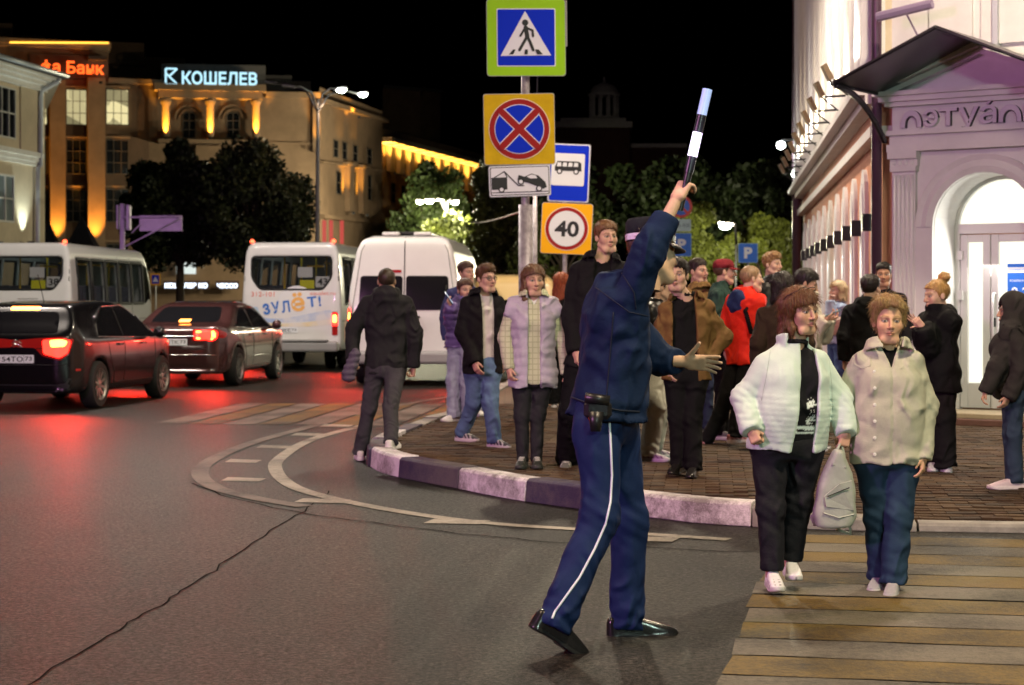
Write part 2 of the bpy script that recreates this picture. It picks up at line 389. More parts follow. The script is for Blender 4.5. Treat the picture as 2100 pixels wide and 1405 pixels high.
# ---------------------------------------------------------------- ground
def asphalt():
    m = bpy.data.materials.new('asphalt'); m.use_nodes = True; nt = m.node_tree; N = nt.nodes; L = nt.links; b = N['Principled BSDF']
    tc = N.new('ShaderNodeTexCoord')
    def nz(s, d=6, r=.6):
        n = N.new('ShaderNodeTexNoise'); n.inputs['Scale'].default_value = s; n.inputs['Detail'].default_value = d; n.inputs['Roughness'].default_value = r
        L.new(tc.outputs['Object'], n.inputs['Vector']); return n.outputs['Fac']
    big = nz(.35); mid = nz(3.1); fine = nz(38, 4, .9)
    r1 = N.new('ShaderNodeValToRGB'); r1.color_ramp.elements[0].position = .42; r1.color_ramp.elements[0].color = (.004, .0037, .0033, 1)
    r1.color_ramp.elements[1].position = .62; r1.color_ramp.elements[1].color = (.034, .0295, .0235, 1); L.new(fine, r1.inputs[0])
    mr = N.new('ShaderNodeMapRange'); mr.inputs[1].default_value = .3; mr.inputs[2].default_value = .7; mr.inputs[3].default_value = .55; mr.inputs[4].default_value = 1.25; L.new(big, mr.inputs[0])
    mr2 = N.new('ShaderNodeMapRange'); mr2.inputs[1].default_value = .3; mr2.inputs[2].default_value = .7; mr2.inputs[3].default_value = .8; mr2.inputs[4].default_value = 1.2; L.new(mid, mr2.inputs[0])
    mu = N.new('ShaderNodeMath'); mu.operation = 'MULTIPLY'; L.new(mr.outputs[0], mu.inputs[0]); L.new(mr2.outputs[0], mu.inputs[1])
    mp = N.new('ShaderNodeMapping'); mp.inputs['Scale'].default_value = (.9, .12, 1); mp.inputs['Rotation'].default_value = (0, 0, .35); L.new(tc.outputs['Object'], mp.inputs[0])   # tyre tracks and stains
    tr = N.new('ShaderNodeTexNoise'); tr.inputs['Scale'].default_value = 1.6; tr.inputs['Detail'].default_value = 5; L.new(mp.outputs[0], tr.inputs['Vector'])
    mr3 = N.new('ShaderNodeMapRange'); mr3.inputs[1].default_value = .35; mr3.inputs[2].default_value = .6; mr3.inputs[3].default_value = .62; mr3.inputs[4].default_value = 1.1; L.new(tr.outputs['Fac'], mr3.inputs[0])
    vo = N.new('ShaderNodeTexVoronoi'); vo.feature = 'DISTANCE_TO_EDGE'; vo.inputs['Scale'].default_value = .55; L.new(tc.outputs['Object'], vo.inputs['Vector'])
    dn = N.new('ShaderNodeTexNoise'); dn.inputs['Scale'].default_value = 1.2; dn.inputs['Detail'].default_value = 6; L.new(tc.outputs['Object'], dn.inputs['Vector'])
    av = N.new('ShaderNodeVectorMath'); av.operation = 'MULTIPLY_ADD'; av.inputs[1].default_value = (1.3, 1.3, 0); L.new(dn.outputs['Color'], av.inputs[0]); L.new(tc.outputs['Object'], av.inputs[2]); L.new(av.outputs[0], vo.inputs['Vector'])
    ck = N.new('ShaderNodeMapRange'); ck.inputs[1].default_value = .0; ck.inputs[2].default_value = .012; ck.inputs[3].default_value = .45; ck.inputs[4].default_value = 1.0; L.new(vo.outputs['Distance'], ck.inputs[0])
    ag = N.new('ShaderNodeTexVoronoi'); ag.inputs['Scale'].default_value = 48; L.new(tc.outputs['Object'], ag.inputs['Vector']); sg = N.new('ShaderNodeSeparateColor'); L.new(ag.outputs['Color'], sg.inputs[0])
    ar = N.new('ShaderNodeMapRange'); ar.inputs[1].default_value = .25; ar.inputs[2].default_value = 1.0; ar.inputs[3].default_value = .35; ar.inputs[4].default_value = 2.1; L.new(sg.outputs[0], ar.inputs[0])
    cq = N.new('ShaderNodeMath'); cq.operation = 'MULTIPLY'; L.new(ck.outputs[0], cq.inputs[0]); L.new(ar.outputs[0], cq.inputs[1]); ck = cq
    m3 = N.new('ShaderNodeMath'); m3.operation = 'MULTIPLY'; L.new(mr3.outputs[0], m3.inputs[0]); L.new(ck.outputs[0], m3.inputs[1])
    m4 = N.new('ShaderNodeMath'); m4.operation = 'MULTIPLY'; L.new(m3.outputs[0], m4.inputs[0]); L.new(mu.outputs[0], m4.inputs[1]); mu = m4
    sc = N.new('ShaderNodeVectorMath'); sc.operation = 'SCALE'; L.new(r1.outputs[0], sc.inputs[0]); L.new(mu.outputs[0], sc.inputs['Scale'])
    L.new(sc.outputs[0], b.inputs['Base Color'])
    rr = N.new('ShaderNodeMapRange'); rr.inputs[1].default_value = .35; rr.inputs[2].default_value = .65; rr.inputs[3].default_value = .62; rr.inputs[4].default_value = .40; L.new(fine, rr.inputs[0]); L.new(rr.outputs[0], b.inputs['Roughness'])
    b.inputs['Specular IOR Level'].default_value = .14
    bp = N.new('ShaderNodeBump'); bp.inputs['Strength'].default_value = .8; bp.inputs['Distance'].default_value = .012; L.new(fine, bp.inputs['Height']); L.new(bp.outputs[0], b.inputs['Normal'])
    return m
def worn(name, color, wear=.5, wscale=14, under=(.06, .056, .05), rough=.6):
    m = bpy.data.materials.new(name); m.use_nodes = True; nt = m.node_tree; N = nt.nodes; L = nt.links; b = N['Principled BSDF']
    tc = N.new('ShaderNodeTexCoord')
    n = N.new('ShaderNodeTexNoise'); n.inputs['Scale'].default_value = wscale; n.inputs['Detail'].default_value = 10; n.inputs['Roughness'].default_value = .9; L.new(tc.outputs['Object'], n.inputs['Vector'])
    n2 = N.new('ShaderNodeTexNoise'); n2.inputs['Scale'].default_value = 1.3; n2.inputs['Detail'].default_value = 3; L.new(tc.outputs['Object'], n2.inputs['Vector'])
    ad = N.new('ShaderNodeMath'); ad.operation = 'MULTIPLY_ADD'; ad.inputs[1].default_value = .8; L.new(n2.outputs['Fac'], ad.inputs[0]); L.new(n.outputs['Fac'], ad.inputs[2])
    r = N.new('ShaderNodeValToRGB'); r.color_ramp.elements[0].position = .9 - .26 * wear - .12; r.color_ramp.elements[1].position = .98 - .1 * wear + .05
    r.color_ramp.elements[0].color = (*under, 1); r.color_ramp.elements[1].color = (*color, 1); L.new(ad.outputs[0], r.inputs[0])
    L.new(r.outputs[0], b.inputs['Base Color']); b.inputs['Roughness'].default_value = rough; b.inputs['Specular IOR Level'].default_value = .14
    n3 = N.new('ShaderNodeTexNoise'); n3.inputs['Scale'].default_value = 95; L.new(tc.outputs['Object'], n3.inputs['Vector'])
    bp = N.new('ShaderNodeBump'); bp.inputs['Strength'].default_value = .45; bp.inputs['Distance'].default_value = .01; L.new(n3.outputs['Fac'], bp.inputs['Height']); L.new(bp.outputs[0], b.inputs['Normal'])
    return m
ASPHALT = asphalt()
m = MB(); m.add([(-700, -60, 0), (700, -60, 0), (700, 1200, 0), (-700, 1200, 0)], [(0, 1, 2, 3)])
road = tag(obj('road', m, ASPHALT), kind='structure')
YEL = worn('yellow_road_paint', (.150, .100, .026), .30, 26, (.02, .018, .015)); WHT = worn('white_road_paint', (.140, .122, .092), .30, 26, (.02, .018, .015)); WHTL = worn('white_line_paint', (.34, .31, .26), .5, 14, (.03, .027, .022))
WHT2 = worn('old_white_paint', (.14, .118, .10), .25, 16, (.022, .02, .017)); YEL2 = worn('old_yellow_paint', (.125, .078, .022), .25, 14, (.03, .027, .023))
TAR = mat('tar', (.009, .0085, .008), .95, spec=.02)
_mk = [0]
def flat(name, pts, mt, z=.004):
    _mk[0] += 1; dz = z + (_mk[0] % 7) * .0004
    m = MB(); m.add([(p[0], p[1], dz) for p in pts], [tuple(range(len(pts)))]); return obj(name, m, mt, road)
ex = Vector((.982, -.187)); pv = Vector((.187, .982))            # near zebra: along a stripe, across the stripes
o0 = Vector((.81, 7.2)); s0 = o0.dot(pv); L0 = o0.dot(ex)
for k in range(15):
    s1 = 11.96 - .413 * k; s2 = s1 - .392
    jl = RNG.normal(0, .012, 4)
    q = []
    for i in range(36): q.append(ex * (L0 + jl[1] + 7 * i / 35) + pv * (s1 + RNG.normal(0, .006)))
    for i in range(36): q.append(ex * (L0 + jl[3] + 7 * (35 - i) / 35) + pv * (s2 + RNG.normal(0, .006)))
    flat('crosswalk_stripe', q, YEL if k % 2 == 0 else WHT)
for k in range(24):                                                # far zebra
    x0 = -.95 - .43 * k; w = .38
    if x0 < -4.2: break
    q = [(x0, 22.0 + k * .06), (x0 + .42, 26.6 + k * .03), (x0 + .42 - w, 26.6 + k * .03), (x0 - w, 22.0 + k * .06)]
    flat('crosswalk_stripe', q, YEL2 if k % 2 == 0 else WHT2)
def ribbon(name, pix, w, mt):
    pts = [G(u, v) for u, v in pix]; n = 6; dense = []
    for i in range(len(pts) - 1):
        p0, p1, p2, p3 = pts[max(i - 1, 0)], pts[i], pts[i + 1], pts[min(i + 2, len(pts) - 1)]
        for j in range(n):
            t = j / n; dense.append(.5 * (2 * p1 + (p2 - p0) * t + (2 * p0 - 5 * p1 + 4 * p2 - p3) * t * t + (3 * p1 - p0 - 3 * p2 + p3) * t ** 3))
    dense.append(pts[-1]); V = []; Fc = []
    for i, p in enumerate(dense):
        t = (dense[min(i + 1, len(dense) - 1)] - dense[max(i - 1, 0)]).normalized(); nn = Vector((-t.y, t.x, 0)) * w / 2
        ww = 1 + .12 * math.sin(i * 1.7) if mt is TAR else 1
        jj = Vector((RNG.normal(0, .012), RNG.normal(0, .02), 0)) if mt is TAR else Vector((0, 0, 0)); V += [p + nn * ww + jj, p - nn * ww + jj]
    Fc = [(2 * i, 2 * i + 1, 2 * i + 3, 2 * i + 2) for i in range(len(dense) - 1)]
    _mk[0] += 1; dz = .0045 + (_mk[0] % 7) * .0005
    m = MB(); m.add([(v.x, v.y, dz) for v in V], Fc); return obj(name, m, mt, road)
ribbon('inner_lane_line', [(745, 873), (640, 902), (575, 940), (566, 966), (600, 998), (685, 1024), (830, 1052), (1000, 1074), (1200, 1088), (1400, 1102), (1495, 1108)], .125, WHTL)
ribbon('outer_lane_line', [(648, 873), (520, 908), (435, 944), (410, 972), (440, 1000), (520, 1022), (625, 1040)], .15, WHT2)
ribbon('lane_line', [(1010, 806), (900, 818), (800, 836), (725, 852)], .12, WHT2)
for a, b, v in ((596, 668, 892), (525, 600, 917), (461, 537, 946), (453, 546, 984), (603, 721, 1028), (868, 1007, 1071), (1290, 1395, 1107), (655, 725, 874)):
    d = 4.5 * (v - 615) / 370
    sl = (b - a) * .16
    flat('hatch_bar', [G(a, v + d * .6), G(b - sl, v + d), G(b, v - d * .4), G(a + sl, v - d)], WHTL)
ribbon('road_crack', [(676, 1008), (640, 1035), (560, 1088), (440, 1170), (372, 1213), (300, 1260), (205, 1315), (60, 1405), (-60, 1480)], .011, TAR)
ribbon('tar_seam', [(392, 992), (470, 1020), (620, 1053), (830, 1082), (1050, 1106), (1300, 1122), (1560, 1135)], .016, TAR)

# pavement, kerb stones, pavers
KERB = [(7.5, 11.55), (3.28, 11.9), (1.58, 12.26), (.88, 12.85), (.09, 13.8), (-.47, 14.8), (-.98, 15.7), (-1.22, 16.4), (-1.34, 17.3), (-1.30, 18.4), (-1.0, 21.1), (-.72, 22.8), (-.08, 30.8), (.9, 40), (3.4, 60), (8, 90)]
kp = [Vector(p) for p in KERB]; kden = []
for i in range(len(kp) - 1):
    p0, p1, p2, p3 = kp[max(i - 1, 0)], kp[i], kp[i + 1], kp[min(i + 2, len(kp) - 1)]
    for j in range(10):
        t = j / 10; kden.append(.5 * (2 * p1 + (p2 - p0) * t + (2 * p0 - 5 * p1 + 4 * p2 - p3) * t * t + (3 * p1 - p0 - 3 * p2 + p3) * t ** 3))
kden.append(kp[-1])
acc = [0]
for a, b in zip(kden, kden[1:]): acc.append(acc[-1] + (b - a).length)
def kat(s):
    i = min(max(int(np.searchsorted(acc, s)) - 1, 0), len(kden) - 2); t = (s - acc[i]) / max(acc[i + 1] - acc[i], 1e-6)
    p = kden[i].lerp(kden[i + 1], t); d = (kden[i + 1] - kden[i]).normalized(); return p, d
def inner(s, w=.2):
    p, d = kat(s); return p + Vector((d.y, -d.x)) * w                # pavement lies on the right-hand side
smark = min(range(len(kden)), key=lambda i: (kden[i] - Vector((1.60, 12.25))).length); sm = acc[smark]
pavement_poly = [inner(s, .19) for s in np.arange(0, acc[-1], .4)]
pave = thing('pavement', (0, 0, 0), None, None); tag(pave, kind='structure')
m = MB(); pp = [(p.x, p.y, .03) for p in pavement_poly] + [(40, 90, .03), (40, 11.2, .03)]
m.add(pp, [tuple(range(len(pp)))]); obj('pavement_bed', m, mat('sand_joint', (.028, .02, .015), .9, noise=(30, .3)), pave)
WK = worn('white_kerb_paint', (.80, .76, .80), .05, 9, (.22, .2, .2)); DK = worn('dark_kerb_paint', (.055, .045, .085), .25, 8, (.13, .115, .12)); GK = mat('concrete_kerb', (.26, .24, .22), .85, noise=(7, .3), bump=(40, .4))
kerb = thing('kerb', (0, 0, 0), 'concrete kerb painted in white and dark blocks round the pavement corner', 'kerb')
s = sm; blk = 0; spans = []
for i in range(26): spans.append((s, s + 1.06, i)); s += 1.075
s = sm - 1.075
for i in range(-1, -6, -1): spans.append((s, s + 1.06, i)); s -= 1.075
for a, b, i in spans:
    if b > acc[-1] or a < 0: continue
    low = i < 0
    h0 = .052 if low else .17; h1 = h0
    if i == 0: pass
    if i == -1: h0 = .06; h1 = .15
    jit = RNG.normal(0, .006, 3)
    V = []; k = 5
    for j in range(k + 1):
        s = a + (b - a) * j / k; p, d = kat(s); nn = Vector((d.y, -d.x)); hh = h0 + (h1 - h0) * j / k + jit[0]
        for off, z in ((-.012 + jit[1], 0.0), (.0 + jit[1], hh - .02), (.022 + jit[1], hh), (.19, hh), (.19, 0.0)):
            q = p + nn * off; V.append((q.x, q.y, z))
    Fc = [(r * 5 + c, r * 5 + (c + 1) % 5, (r + 1) * 5 + (c + 1) % 5, (r + 1) * 5 + c) for r in range(k) for c in range(5)] + [(0, 1, 2, 3, 4), tuple(k * 5 + c for c in (4, 3, 2, 1, 0))]
    m = MB(); m.add(V, Fc)
    mt = GK if (low or i > 7) else (WK if i % 2 == 0 else DK)
    obj('kerb_stone', m, mt, kerb, bevel=.006)
from mathutils.geometry import intersect_point_line
def inside(x, y, poly):
    c = False; n = len(poly); j = n - 1
    for i in range(n):
        xi, yi = poly[i][0], poly[i][1]; xj, yj = poly[j][0], poly[j][1]
        if (yi > y) != (yj > y) and x < (xj - xi) * (y - yi) / (yj - yi) + xi: c = not c
        j = i
    return c
def pave_z(x, y):
    t = min(max((y - 12.0 + .19 * (x - 2.5)) / 1.6, 0), 1); w = min(max((x - 1.35) / .5, 0), 1)
    return .15 * (1 - w) + (.05 + .10 * t) * w
PB = [mat('paver_%d' % i, c, .85, spec=.15, noise=(25, .22), bump=(60, .4, .006)) for i, c in enumerate([(.07, .043, .025), (.058, .033, .02), (.088, .055, .032), (.05, .035, .025)])]
brick_me = []
for c in PB:
    mb = MB(); mb.bb((-.097, -.047, -.06), (.097, .047, 0)); me = mb.mesh('paver', None, False, c); brick_me.append(me)
cells = []
poly_b = [(p.x, p.y) for p in pavement_poly] + [(40, 90), (40, 11.2)]
ca, sa = math.cos(R(-6)), math.sin(R(-6))
for r in range(-20, 160):
    for c in range(-30, 60):
        lx = c * .2 + (r % 2) * .1; ly = r * .1
        x = 1.0 + lx * ca - ly * sa; y = 11.5 + lx * sa + ly * ca
        if y > 24 or x > 5.6 or x < -1.6: continue
        if x / y > .30: continue
        if inside(x, y, poly_b): cells.append((x, y))
def seen(x, y):
    u = 1050 + 3800 * x / y
    return 1585 < u < 2130
near = sorted([c for c in cells if seen(*c)], key=lambda c: c[1])[:298]; nearset = set(near)
for (x, y) in near:
    o = link('paver', random.choice(brick_me), pave); o.location = (x, y, pave_z(x, y) + RNG.normal(0, .0022)); o.rotation_euler = (RNG.normal(0, .012), RNG.normal(0, .012), R(-6) + RNG.normal(0, .008))
m = [MB() for _ in PB]
for (x, y) in cells:
    if (x, y) in nearset: continue
    z = pave_z(x, y) + RNG.normal(0, .0022)
    m[random.randrange(4)].box((x, y, z - .03), (.194, .094, .06), rz=R(-6) + RNG.normal(0, .008))
big = MB(); mi = []
for i, q in enumerate(m):
    k = len(q.f); big.add(q.v, q.f); mi += [i] * k
o = obj('paver_field', big, PB[0], pave); tag(o, kind='stuff')
for c in PB[1:]: o.data.materials.append(c)
o.data.polygons.foreach_set('material_index', mi)
def brickmat(name, c1, c2, mortar, scale, sq):
    mt = bpy.data.materials.new(name); mt.use_nodes = True; N = mt.node_tree.nodes; L = mt.node_tree.links; b = N['Principled BSDF']
    tc = N.new('ShaderNodeTexCoord'); br = N.new('ShaderNodeTexBrick'); br.inputs['Color1'].default_value = (*c1, 1); br.inputs['Color2'].default_value = (*c2, 1); br.inputs['Mortar'].default_value = (*mortar, 1)
    br.inputs['Scale'].default_value = scale; br.inputs['Mortar Size'].default_value = .015; L.new(tc.outputs['Object'], br.inputs['Vector']); L.new(br.outputs[0], b.inputs['Base Color']); b.inputs['Roughness'].default_value = .85
    return mt
m = MB(); fp = [(p.x, p.y) for p in pavement_poly if p.y > 23.9]
q = [(fp[0][0], 23.9)] + fp + [(60, 90), (60, 23.9)]
m.add([(x, y, .149) for x, y in q], [tuple(range(len(q)))])
m.add([(3.3, 11.3, .148), (40, 10.6, .148), (40, 24, .148), (5.7, 24, .148), (5.7, 20, .148), (3.8, 13.3, .148)], [(0, 1, 2, 3, 4, 5)]) if False else None
obj('far_paving', m, brickmat('far_pavers', (.075, .045, .027), (.095, .06, .036), (.02, .015, .01), 2.5, .5), pave)

# ---------------------------------------------------------------- facades
class Wall:
    uref = None; bk = 0.0
    def __init__(s, A, B):
        s.A = Vector((A[0], A[1], 0)); s.B = Vector((B[0], B[1], 0)); s.d = (s.B - s.A).normalized()
        n = Vector((s.d.y, -s.d.x, 0)); s.n = n if n.dot(-s.A - Vector((0, 0, 0))) > 0 else -n
        s.L = (s.B - s.A).length
    def pt(s, u, v, o=0.0):
        r = Vector(((u - HU) / FPX, 1, -(v - HV) / FPX)); c = Vector((0, 0, HC))
        t = (s.A + s.n * o - c).dot(s.n) / r.dot(s.n); return c + r * t
    def at(s, a, z, o=0.0): return s.A + s.d * a + s.n * o + Vector((0, 0, z))
    def box(s, mb, u0, v0, u1, v1, o0=-.3, o1=.0):
        q = [s.pt(u, v) for u, v in ((u0, v1), (u1, v1), (u1, v0), (u0, v0))]
        if o0 <= -5:                       # deep block: flanks run back in one fixed direction (an oblique plan)
            z1 = (q[0].z + q[1].z) / 2; z0 = (q[2].z + q[3].z) / 2
            if s.uref is not None: z1 = s.pt(s.uref, v1).z; z0 = s.pt(s.uref, v0).z
            q[0].z = q[1].z = z1; q[2].z = q[3].z = z0
            F8 = [p + s.n * o1 for p in q]; dp = o1 - o0; b = [p + Vector((s.bk * dp, dp, 0)) for p in F8]
            return mb.add(F8 + b, [(3, 2, 1, 0), (4, 5, 6, 7), (0, 1, 5, 4), (1, 2, 6, 5), (2, 3, 7, 6), (3, 0, 4, 7)])
        q = [p + s.n * o0 for p in q]
        z1 = (q[0].z + q[1].z) / 2; z0 = (q[2].z + q[3].z) / 2
        if s.uref is not None: z1 = s.pt(s.uref, v1).z; z0 = s.pt(s.uref, v0).z
        q[0].z = q[1].z = z1; q[2].z = q[3].z = z0
        return mb.hexa(q, s.n * (o1 - o0))
    def rect(s, mb, a0, z0, a1, z1, o0, o1):
        return mb.hexa([s.at(a0, z0, o0), s.at(a1, z0, o0), s.at(a1, z1, o0), s.at(a0, z1, o0)], s.n * (o1 - o0))
STUC = mat('tan_stucco', (.22, .14, .085), .9, noise=(1.2, .15), bump=(12, .2, .02))
STUC2 = mat('brown_stucco', (.13, .075, .045), .9, noise=(1.0, .2), bump=(12, .2, .02))
CREAM = mat('cream_plaster', (.62, .52, .38), .9, noise=(1.2, .12), bump=(14, .2, .01))
WHITE = mat('white_trim', (.72, .70, .66), .7, noise=(3, .08))
ROOF = mat('dark_roof', (.045, .042, .042), .8, noise=(2, .2))
GLASSD = mat('dark_window_glass', (.012, .013, .016), .08, spec=.6)
FRAME = mat('window_frame_brown', (.10, .075, .055), .6)
FRAMEW = mat('window_frame_white', (.6, .58, .55), .5)
ORANGE = emis('orange_led_strip', (1.0, .42, .06), 5.0)
def litmat(name, col, st, sc):
    mt = bpy.data.materials.new(name); mt.use_nodes = True; N = mt.node_tree.nodes; L = mt.node_tree.links; b = N['Principled BSDF']
    tc = N.new('ShaderNodeTexCoord'); n = N.new('ShaderNodeTexVoronoi'); n.inputs['Scale'].default_value = sc; L.new(tc.outputs['Object'], n.inputs['Vector'])
    r = N.new('ShaderNodeValToRGB'); r.color_ramp.elements[0].color = (*[c * .25 for c in col], 1); r.color_ramp.elements[1].color = (*col, 1); r.color_ramp.elements[1].position = .8
    sp = N.new('ShaderNodeSeparateColor'); L.new(n.outputs['Color'], sp.inputs[0]); L.new(sp.outputs[0], r.inputs[0])
    L.new(r.outputs[0], b.inputs['Emission Color']); b.inputs['Emission Strength'].default_value = st; b.inputs['Base Color'].default_value = (.02, .02, .02, 1); b.inputs['Roughness'].default_value = .2
    return mt
LITWIN = litmat('lit_office_interior', (.95, .82, .42), .95, 1.1)
def window(parent, w, u0, v0, u1, v1, nx, ny, fm, gm, rec=.12, fw=.06, sill=None, arch=False):
    m = MB()
    p0 = w.pt(u0, v1); p1 = w.pt(u1, v0); a0 = (p0 - w.A).dot(w.d); a1 = (p1 - w.A).dot(w.d); z0, z1 = p0.z, p1.z
    if a0 > a1: a0, a1 = a1, a0
    def fr(a, b, c, d): w.rect(m, a, b, c, d, .002, .05)
    fr(a0, z0, a0 + fw, z1); fr(a1 - fw, z0, a1, z1); fr(a0 + fw, z0, a1 - fw, z0 + fw); fr(a0 + fw, z1 - fw, a1 - fw, z1)
    for i in range(1, nx): x = a0 + (a1 - a0) * i / nx; fr(x - fw * .4, z0 + fw, x + fw * .4, z1 - fw)
    for i in range(1, ny): z = z0 + (z1 - z0) * i / ny; w.rect(m, a0 + fw, z - fw * .4, a1 - fw, z + fw * .4, .002, .044)
    win = obj('window', m, fm, parent)
    g = MB()
    if arch:
        k = 12; c = (a0 + a1) / 2; r = (a1 - a0) / 2
        pts = [w.at(a0, z0, -.001), w.at(a1, z0, -.001)] + [w.at(c + r * math.cos(math.pi * i / k), z1 - r + r * math.sin(math.pi * i / k) * 1.0, -.001) for i in range(k + 1)]
        g.prism(pts, w.n * .012)
    else: w.rect(g, a0, z0, a1, z1, .003, .012)
    obj('pane', g, gm, win)
    return win
def uplight(parent, pos, h, energy, col=(1, .45, .08), out=.35, n=Vector((0, -1, 0)), spot=38):
    m = MB(); q = pos + n * out; m.box(q - Vector((0, 0, .08)), (.16, .16, .14)); f = obj('uplight', m, DARKMETAL, parent)
    light('uplight_beam', 'SPOT', q + Vector((0, 0, .05)), energy, col, f, .06, pos + Vector((0, 0, h)) - n * .1, spot, .8)

# --- cream house at the left edge
wA = Wall((P(-60, 600, 52.5).x, 52.5), (P(100, 600, 58).x, 58)); wA.uref = 95; wA.bk = -.30
hA = thing('plaster_house', wA.at(0, 0), 'cream two storey plaster house with white cornice and downpipe behind the minibus', 'house')
m = MB(); wA.box(m, -60, 180, 92, 700, -8, 0); obj('wall', m, CREAM, hA)
m = MB()
for o1, v0, v1 in ((.55, 160, 167), (.42, 167, 174), (.28, 174, 182), (.14, 182, 192)): wA.box(m, -60, v0, 88 + o1 * 4, v1, -8, o1)
obj('cornice', m, WHITE, hA)
zr = wA.pt(95, 160).z; qa = wA.pt(-60, 150) + wA.n * .7; qb = wA.pt(92, 150) + wA.n * .7; qa.z = qb.z = zr; m = MB(); m.hexa([qa, qb, qb + Vector((-1.2, 2.0, .05)), qa + Vector((-.6, 2.0, .05))], Vector((0, 0, -.06))); obj('roof', m, ROOF, hA)
m = MB()
for v0, v1, o1 in ((318, 328, .16), (328, 337, .11), (337, 345, .06)): wA.box(m, -60, v0, 80 + o1 * 10, v1, -.05, o1)
obj('string_course', m, WHITE, hA)
m = MB(); wA.box(m, 40, 190, 78, 317, 0, .05); obj('pilaster', m, CREAM, hA)
window(hA, wA, -28, 183, 30, 275, 4, 2, FRAMEW, GLASSD, fw=.05); window(hA, wA, -30, 360, 27, 452, 3, 2, FRAMEW, mat('pale_curtain_glass', (.20, .24, .26), .2), fw=.06)
m = MB(); m.tube([wA.pt(122, 160, .6), wA.pt(118, 168, .55), wA.pt(86, 186, .15), wA.pt(84, 200, .12), wA.pt(83, 340, .12), wA.pt(78, 345, .12), wA.pt(76, 640, .12)], .075, 10); obj('downpipe', m, mat('grey_downpipe', (.55, .58, .62), .4, .2), hA, smooth=True)
m = MB(); m.tube([qa + Vector((0, 0, .03)), qb + Vector((.05, 0, .03))], .07, 8); obj('gutter', m, mat('grey_downpipe'), hA, smooth=True)
for u, e in ((46, 150), (-20, 110)):
    q = wA.pt(u, 500, 0); m = MB(); m.box(q + wA.n * .28, (.2, .14, .14)); f = obj('floodlight', m, DARKMETAL, hA)
    light('flood_beam', 'SPOT', q + wA.n * .3 + Vector((0, 0, .1)), e * 1.5, (.85, 1.0, .9), f, .06, q + Vector((0, 0, 2.2)), 75, .9)

# --- bank building behind
wB = Wall((P(-120, 0, 100).x, 100), (P(330, 0, 104).x, 104)); wB.bk = -.27
hB = thing('office_block', wB.at(0, 0), 'brown office block with orange lit pilasters and red lettering on its parapet', 'building')
m = MB(); wB.box(m, -120, 92, 222, 720, -12, 0); wB.box(m, 222, 172, 330, 720, -12, -.25); obj('wall', m, STUC2, hB)
m = MB(); wB.box(m, -120, 82, 225, 92, -12, .55); wB.box(m, -120, 92, 224, 97, -12, .35); wB.box(m, 222, 162, 331, 172, -12, .12); obj('cornice', m, STUC, hB)
m = MB(); a = wB.pt(20, 87, .6); b = wB.pt(223, 88, .6); m.tube([a, b], .045, 6); obj('light_strip', m, emis('amber_strip', (1, .45, .05), 3.2), hB)
for u0, u1 in ((101, 132), (178, 213), (30, 60)):
    m = MB(); wB.box(m, u0, 162, u1, 640, 0, .6); obj('pilaster', m, STUC, hB)
    c = wB.pt((u0 + u1) / 2, 520, .6); uplight(hB, c, 6.0, 3400, (1, .42, .05), .5, wB.n, 50)
for c in ((78, 97), (135, 178), (217, 264)):
    for r, lit in (((184, 256), 1), ((287, 357), 0), ((388, 455), 0), ((500, 560), 0)):
        wn_ = window(hB, wB, c[0], r[0], c[1], r[1], 3, 3, FRAME, LITWIN if lit else GLASSD, fw=.045)
        m = MB(); wB.box(m, c[0] - 2, r[0] - 7, c[1] + 2, r[0] - 3, 0, .18); obj('lintel', m, STUC, wn_)
uplight(hB, wB.pt(205, 168, .6), 2, 220, (1, .5, .1), .35, wB.n, 60)
M_ = frame(wB.pt(84, 155, .8), wB.d, (0, 0, 1))
RED = emis('red_neon', (1.0, .10, .012), 2.6)
wid = (wB.pt(213, 150, .8) - wB.pt(84, 150, .8)).length
lettering('lettering', 'фа Банк', M_, w=wid, m=RED, parent=hB, extrude=.12, bold=.015)
m = MB(); wB.box(m, 60, 112, 178, 160, .002, .1); wB.box(m, 178, 118, 216, 126, .002, .78); obj('sign_board', m, mat('dark_sign_board', (.06, .03, .02), .6), hB)
m = MB(); wB.box(m, -40, 20, 42, 84, -10, -5); wB.box(m, 42, 45, 112, 84, -10, -5.5); wB.box(m, 205, 52, 335, 100, -10, -7); wB.box(m, 240, 80, 430, 150, -11, -8); obj('rooftop_block', m, STUC2, hB)

# --- hotel-like building with portico
wC = Wall((P(300, 0, 104).x, 104), (P(656, 0, 105.5).x, 105.5)); wS = Wall((wC.pt(656, 300).x, wC.pt(656, 300).y), (P(784, 0, 119).x, 119)); wC.bk = -.2; wS.bk = -.14
hC = thing('portico_building', wC.at(0, 0), 'tan classical building with an orange lit portico and pale blue roof lettering', 'building')
m = MB(); wC.box(m, 300, 186, 656, 720, -10, 0); wS.box(m, 656, 205, 784, 720, -10, 0); obj('wall', m, STUC, hC)
m = MB(); wC.box(m, 318, 176, 545, 190, -9, 1.1); wC.box(m, 326, 190, 538, 205, -.02, .9); wC.box(m, 545, 190, 657, 202, -9, .35); obj('cornice', m, STUC, hC)
m = MB(); q = [wS.pt(655, 202), wS.pt(786, 246), wS.pt(786, 252), wS.pt(655, 212)]; m.prism([p - wS.n * .5 for p in q], wS.n * .9); obj('side_cornice', m, STUC, hC)
m = MB(); wC.box(m, 330, 130, 545, 176, -6, -.5); wC.box(m, 545, 150, 600, 190, -6, -1); wC.box(m, 600, 160, 640, 190, -6, -1.5); wC.box(m, 440, 135, 470, 150, -8, -6); obj('parapet', m, mat('dark_parapet', (.07, .06, .055), .9, noise=(1, .2)), hC)
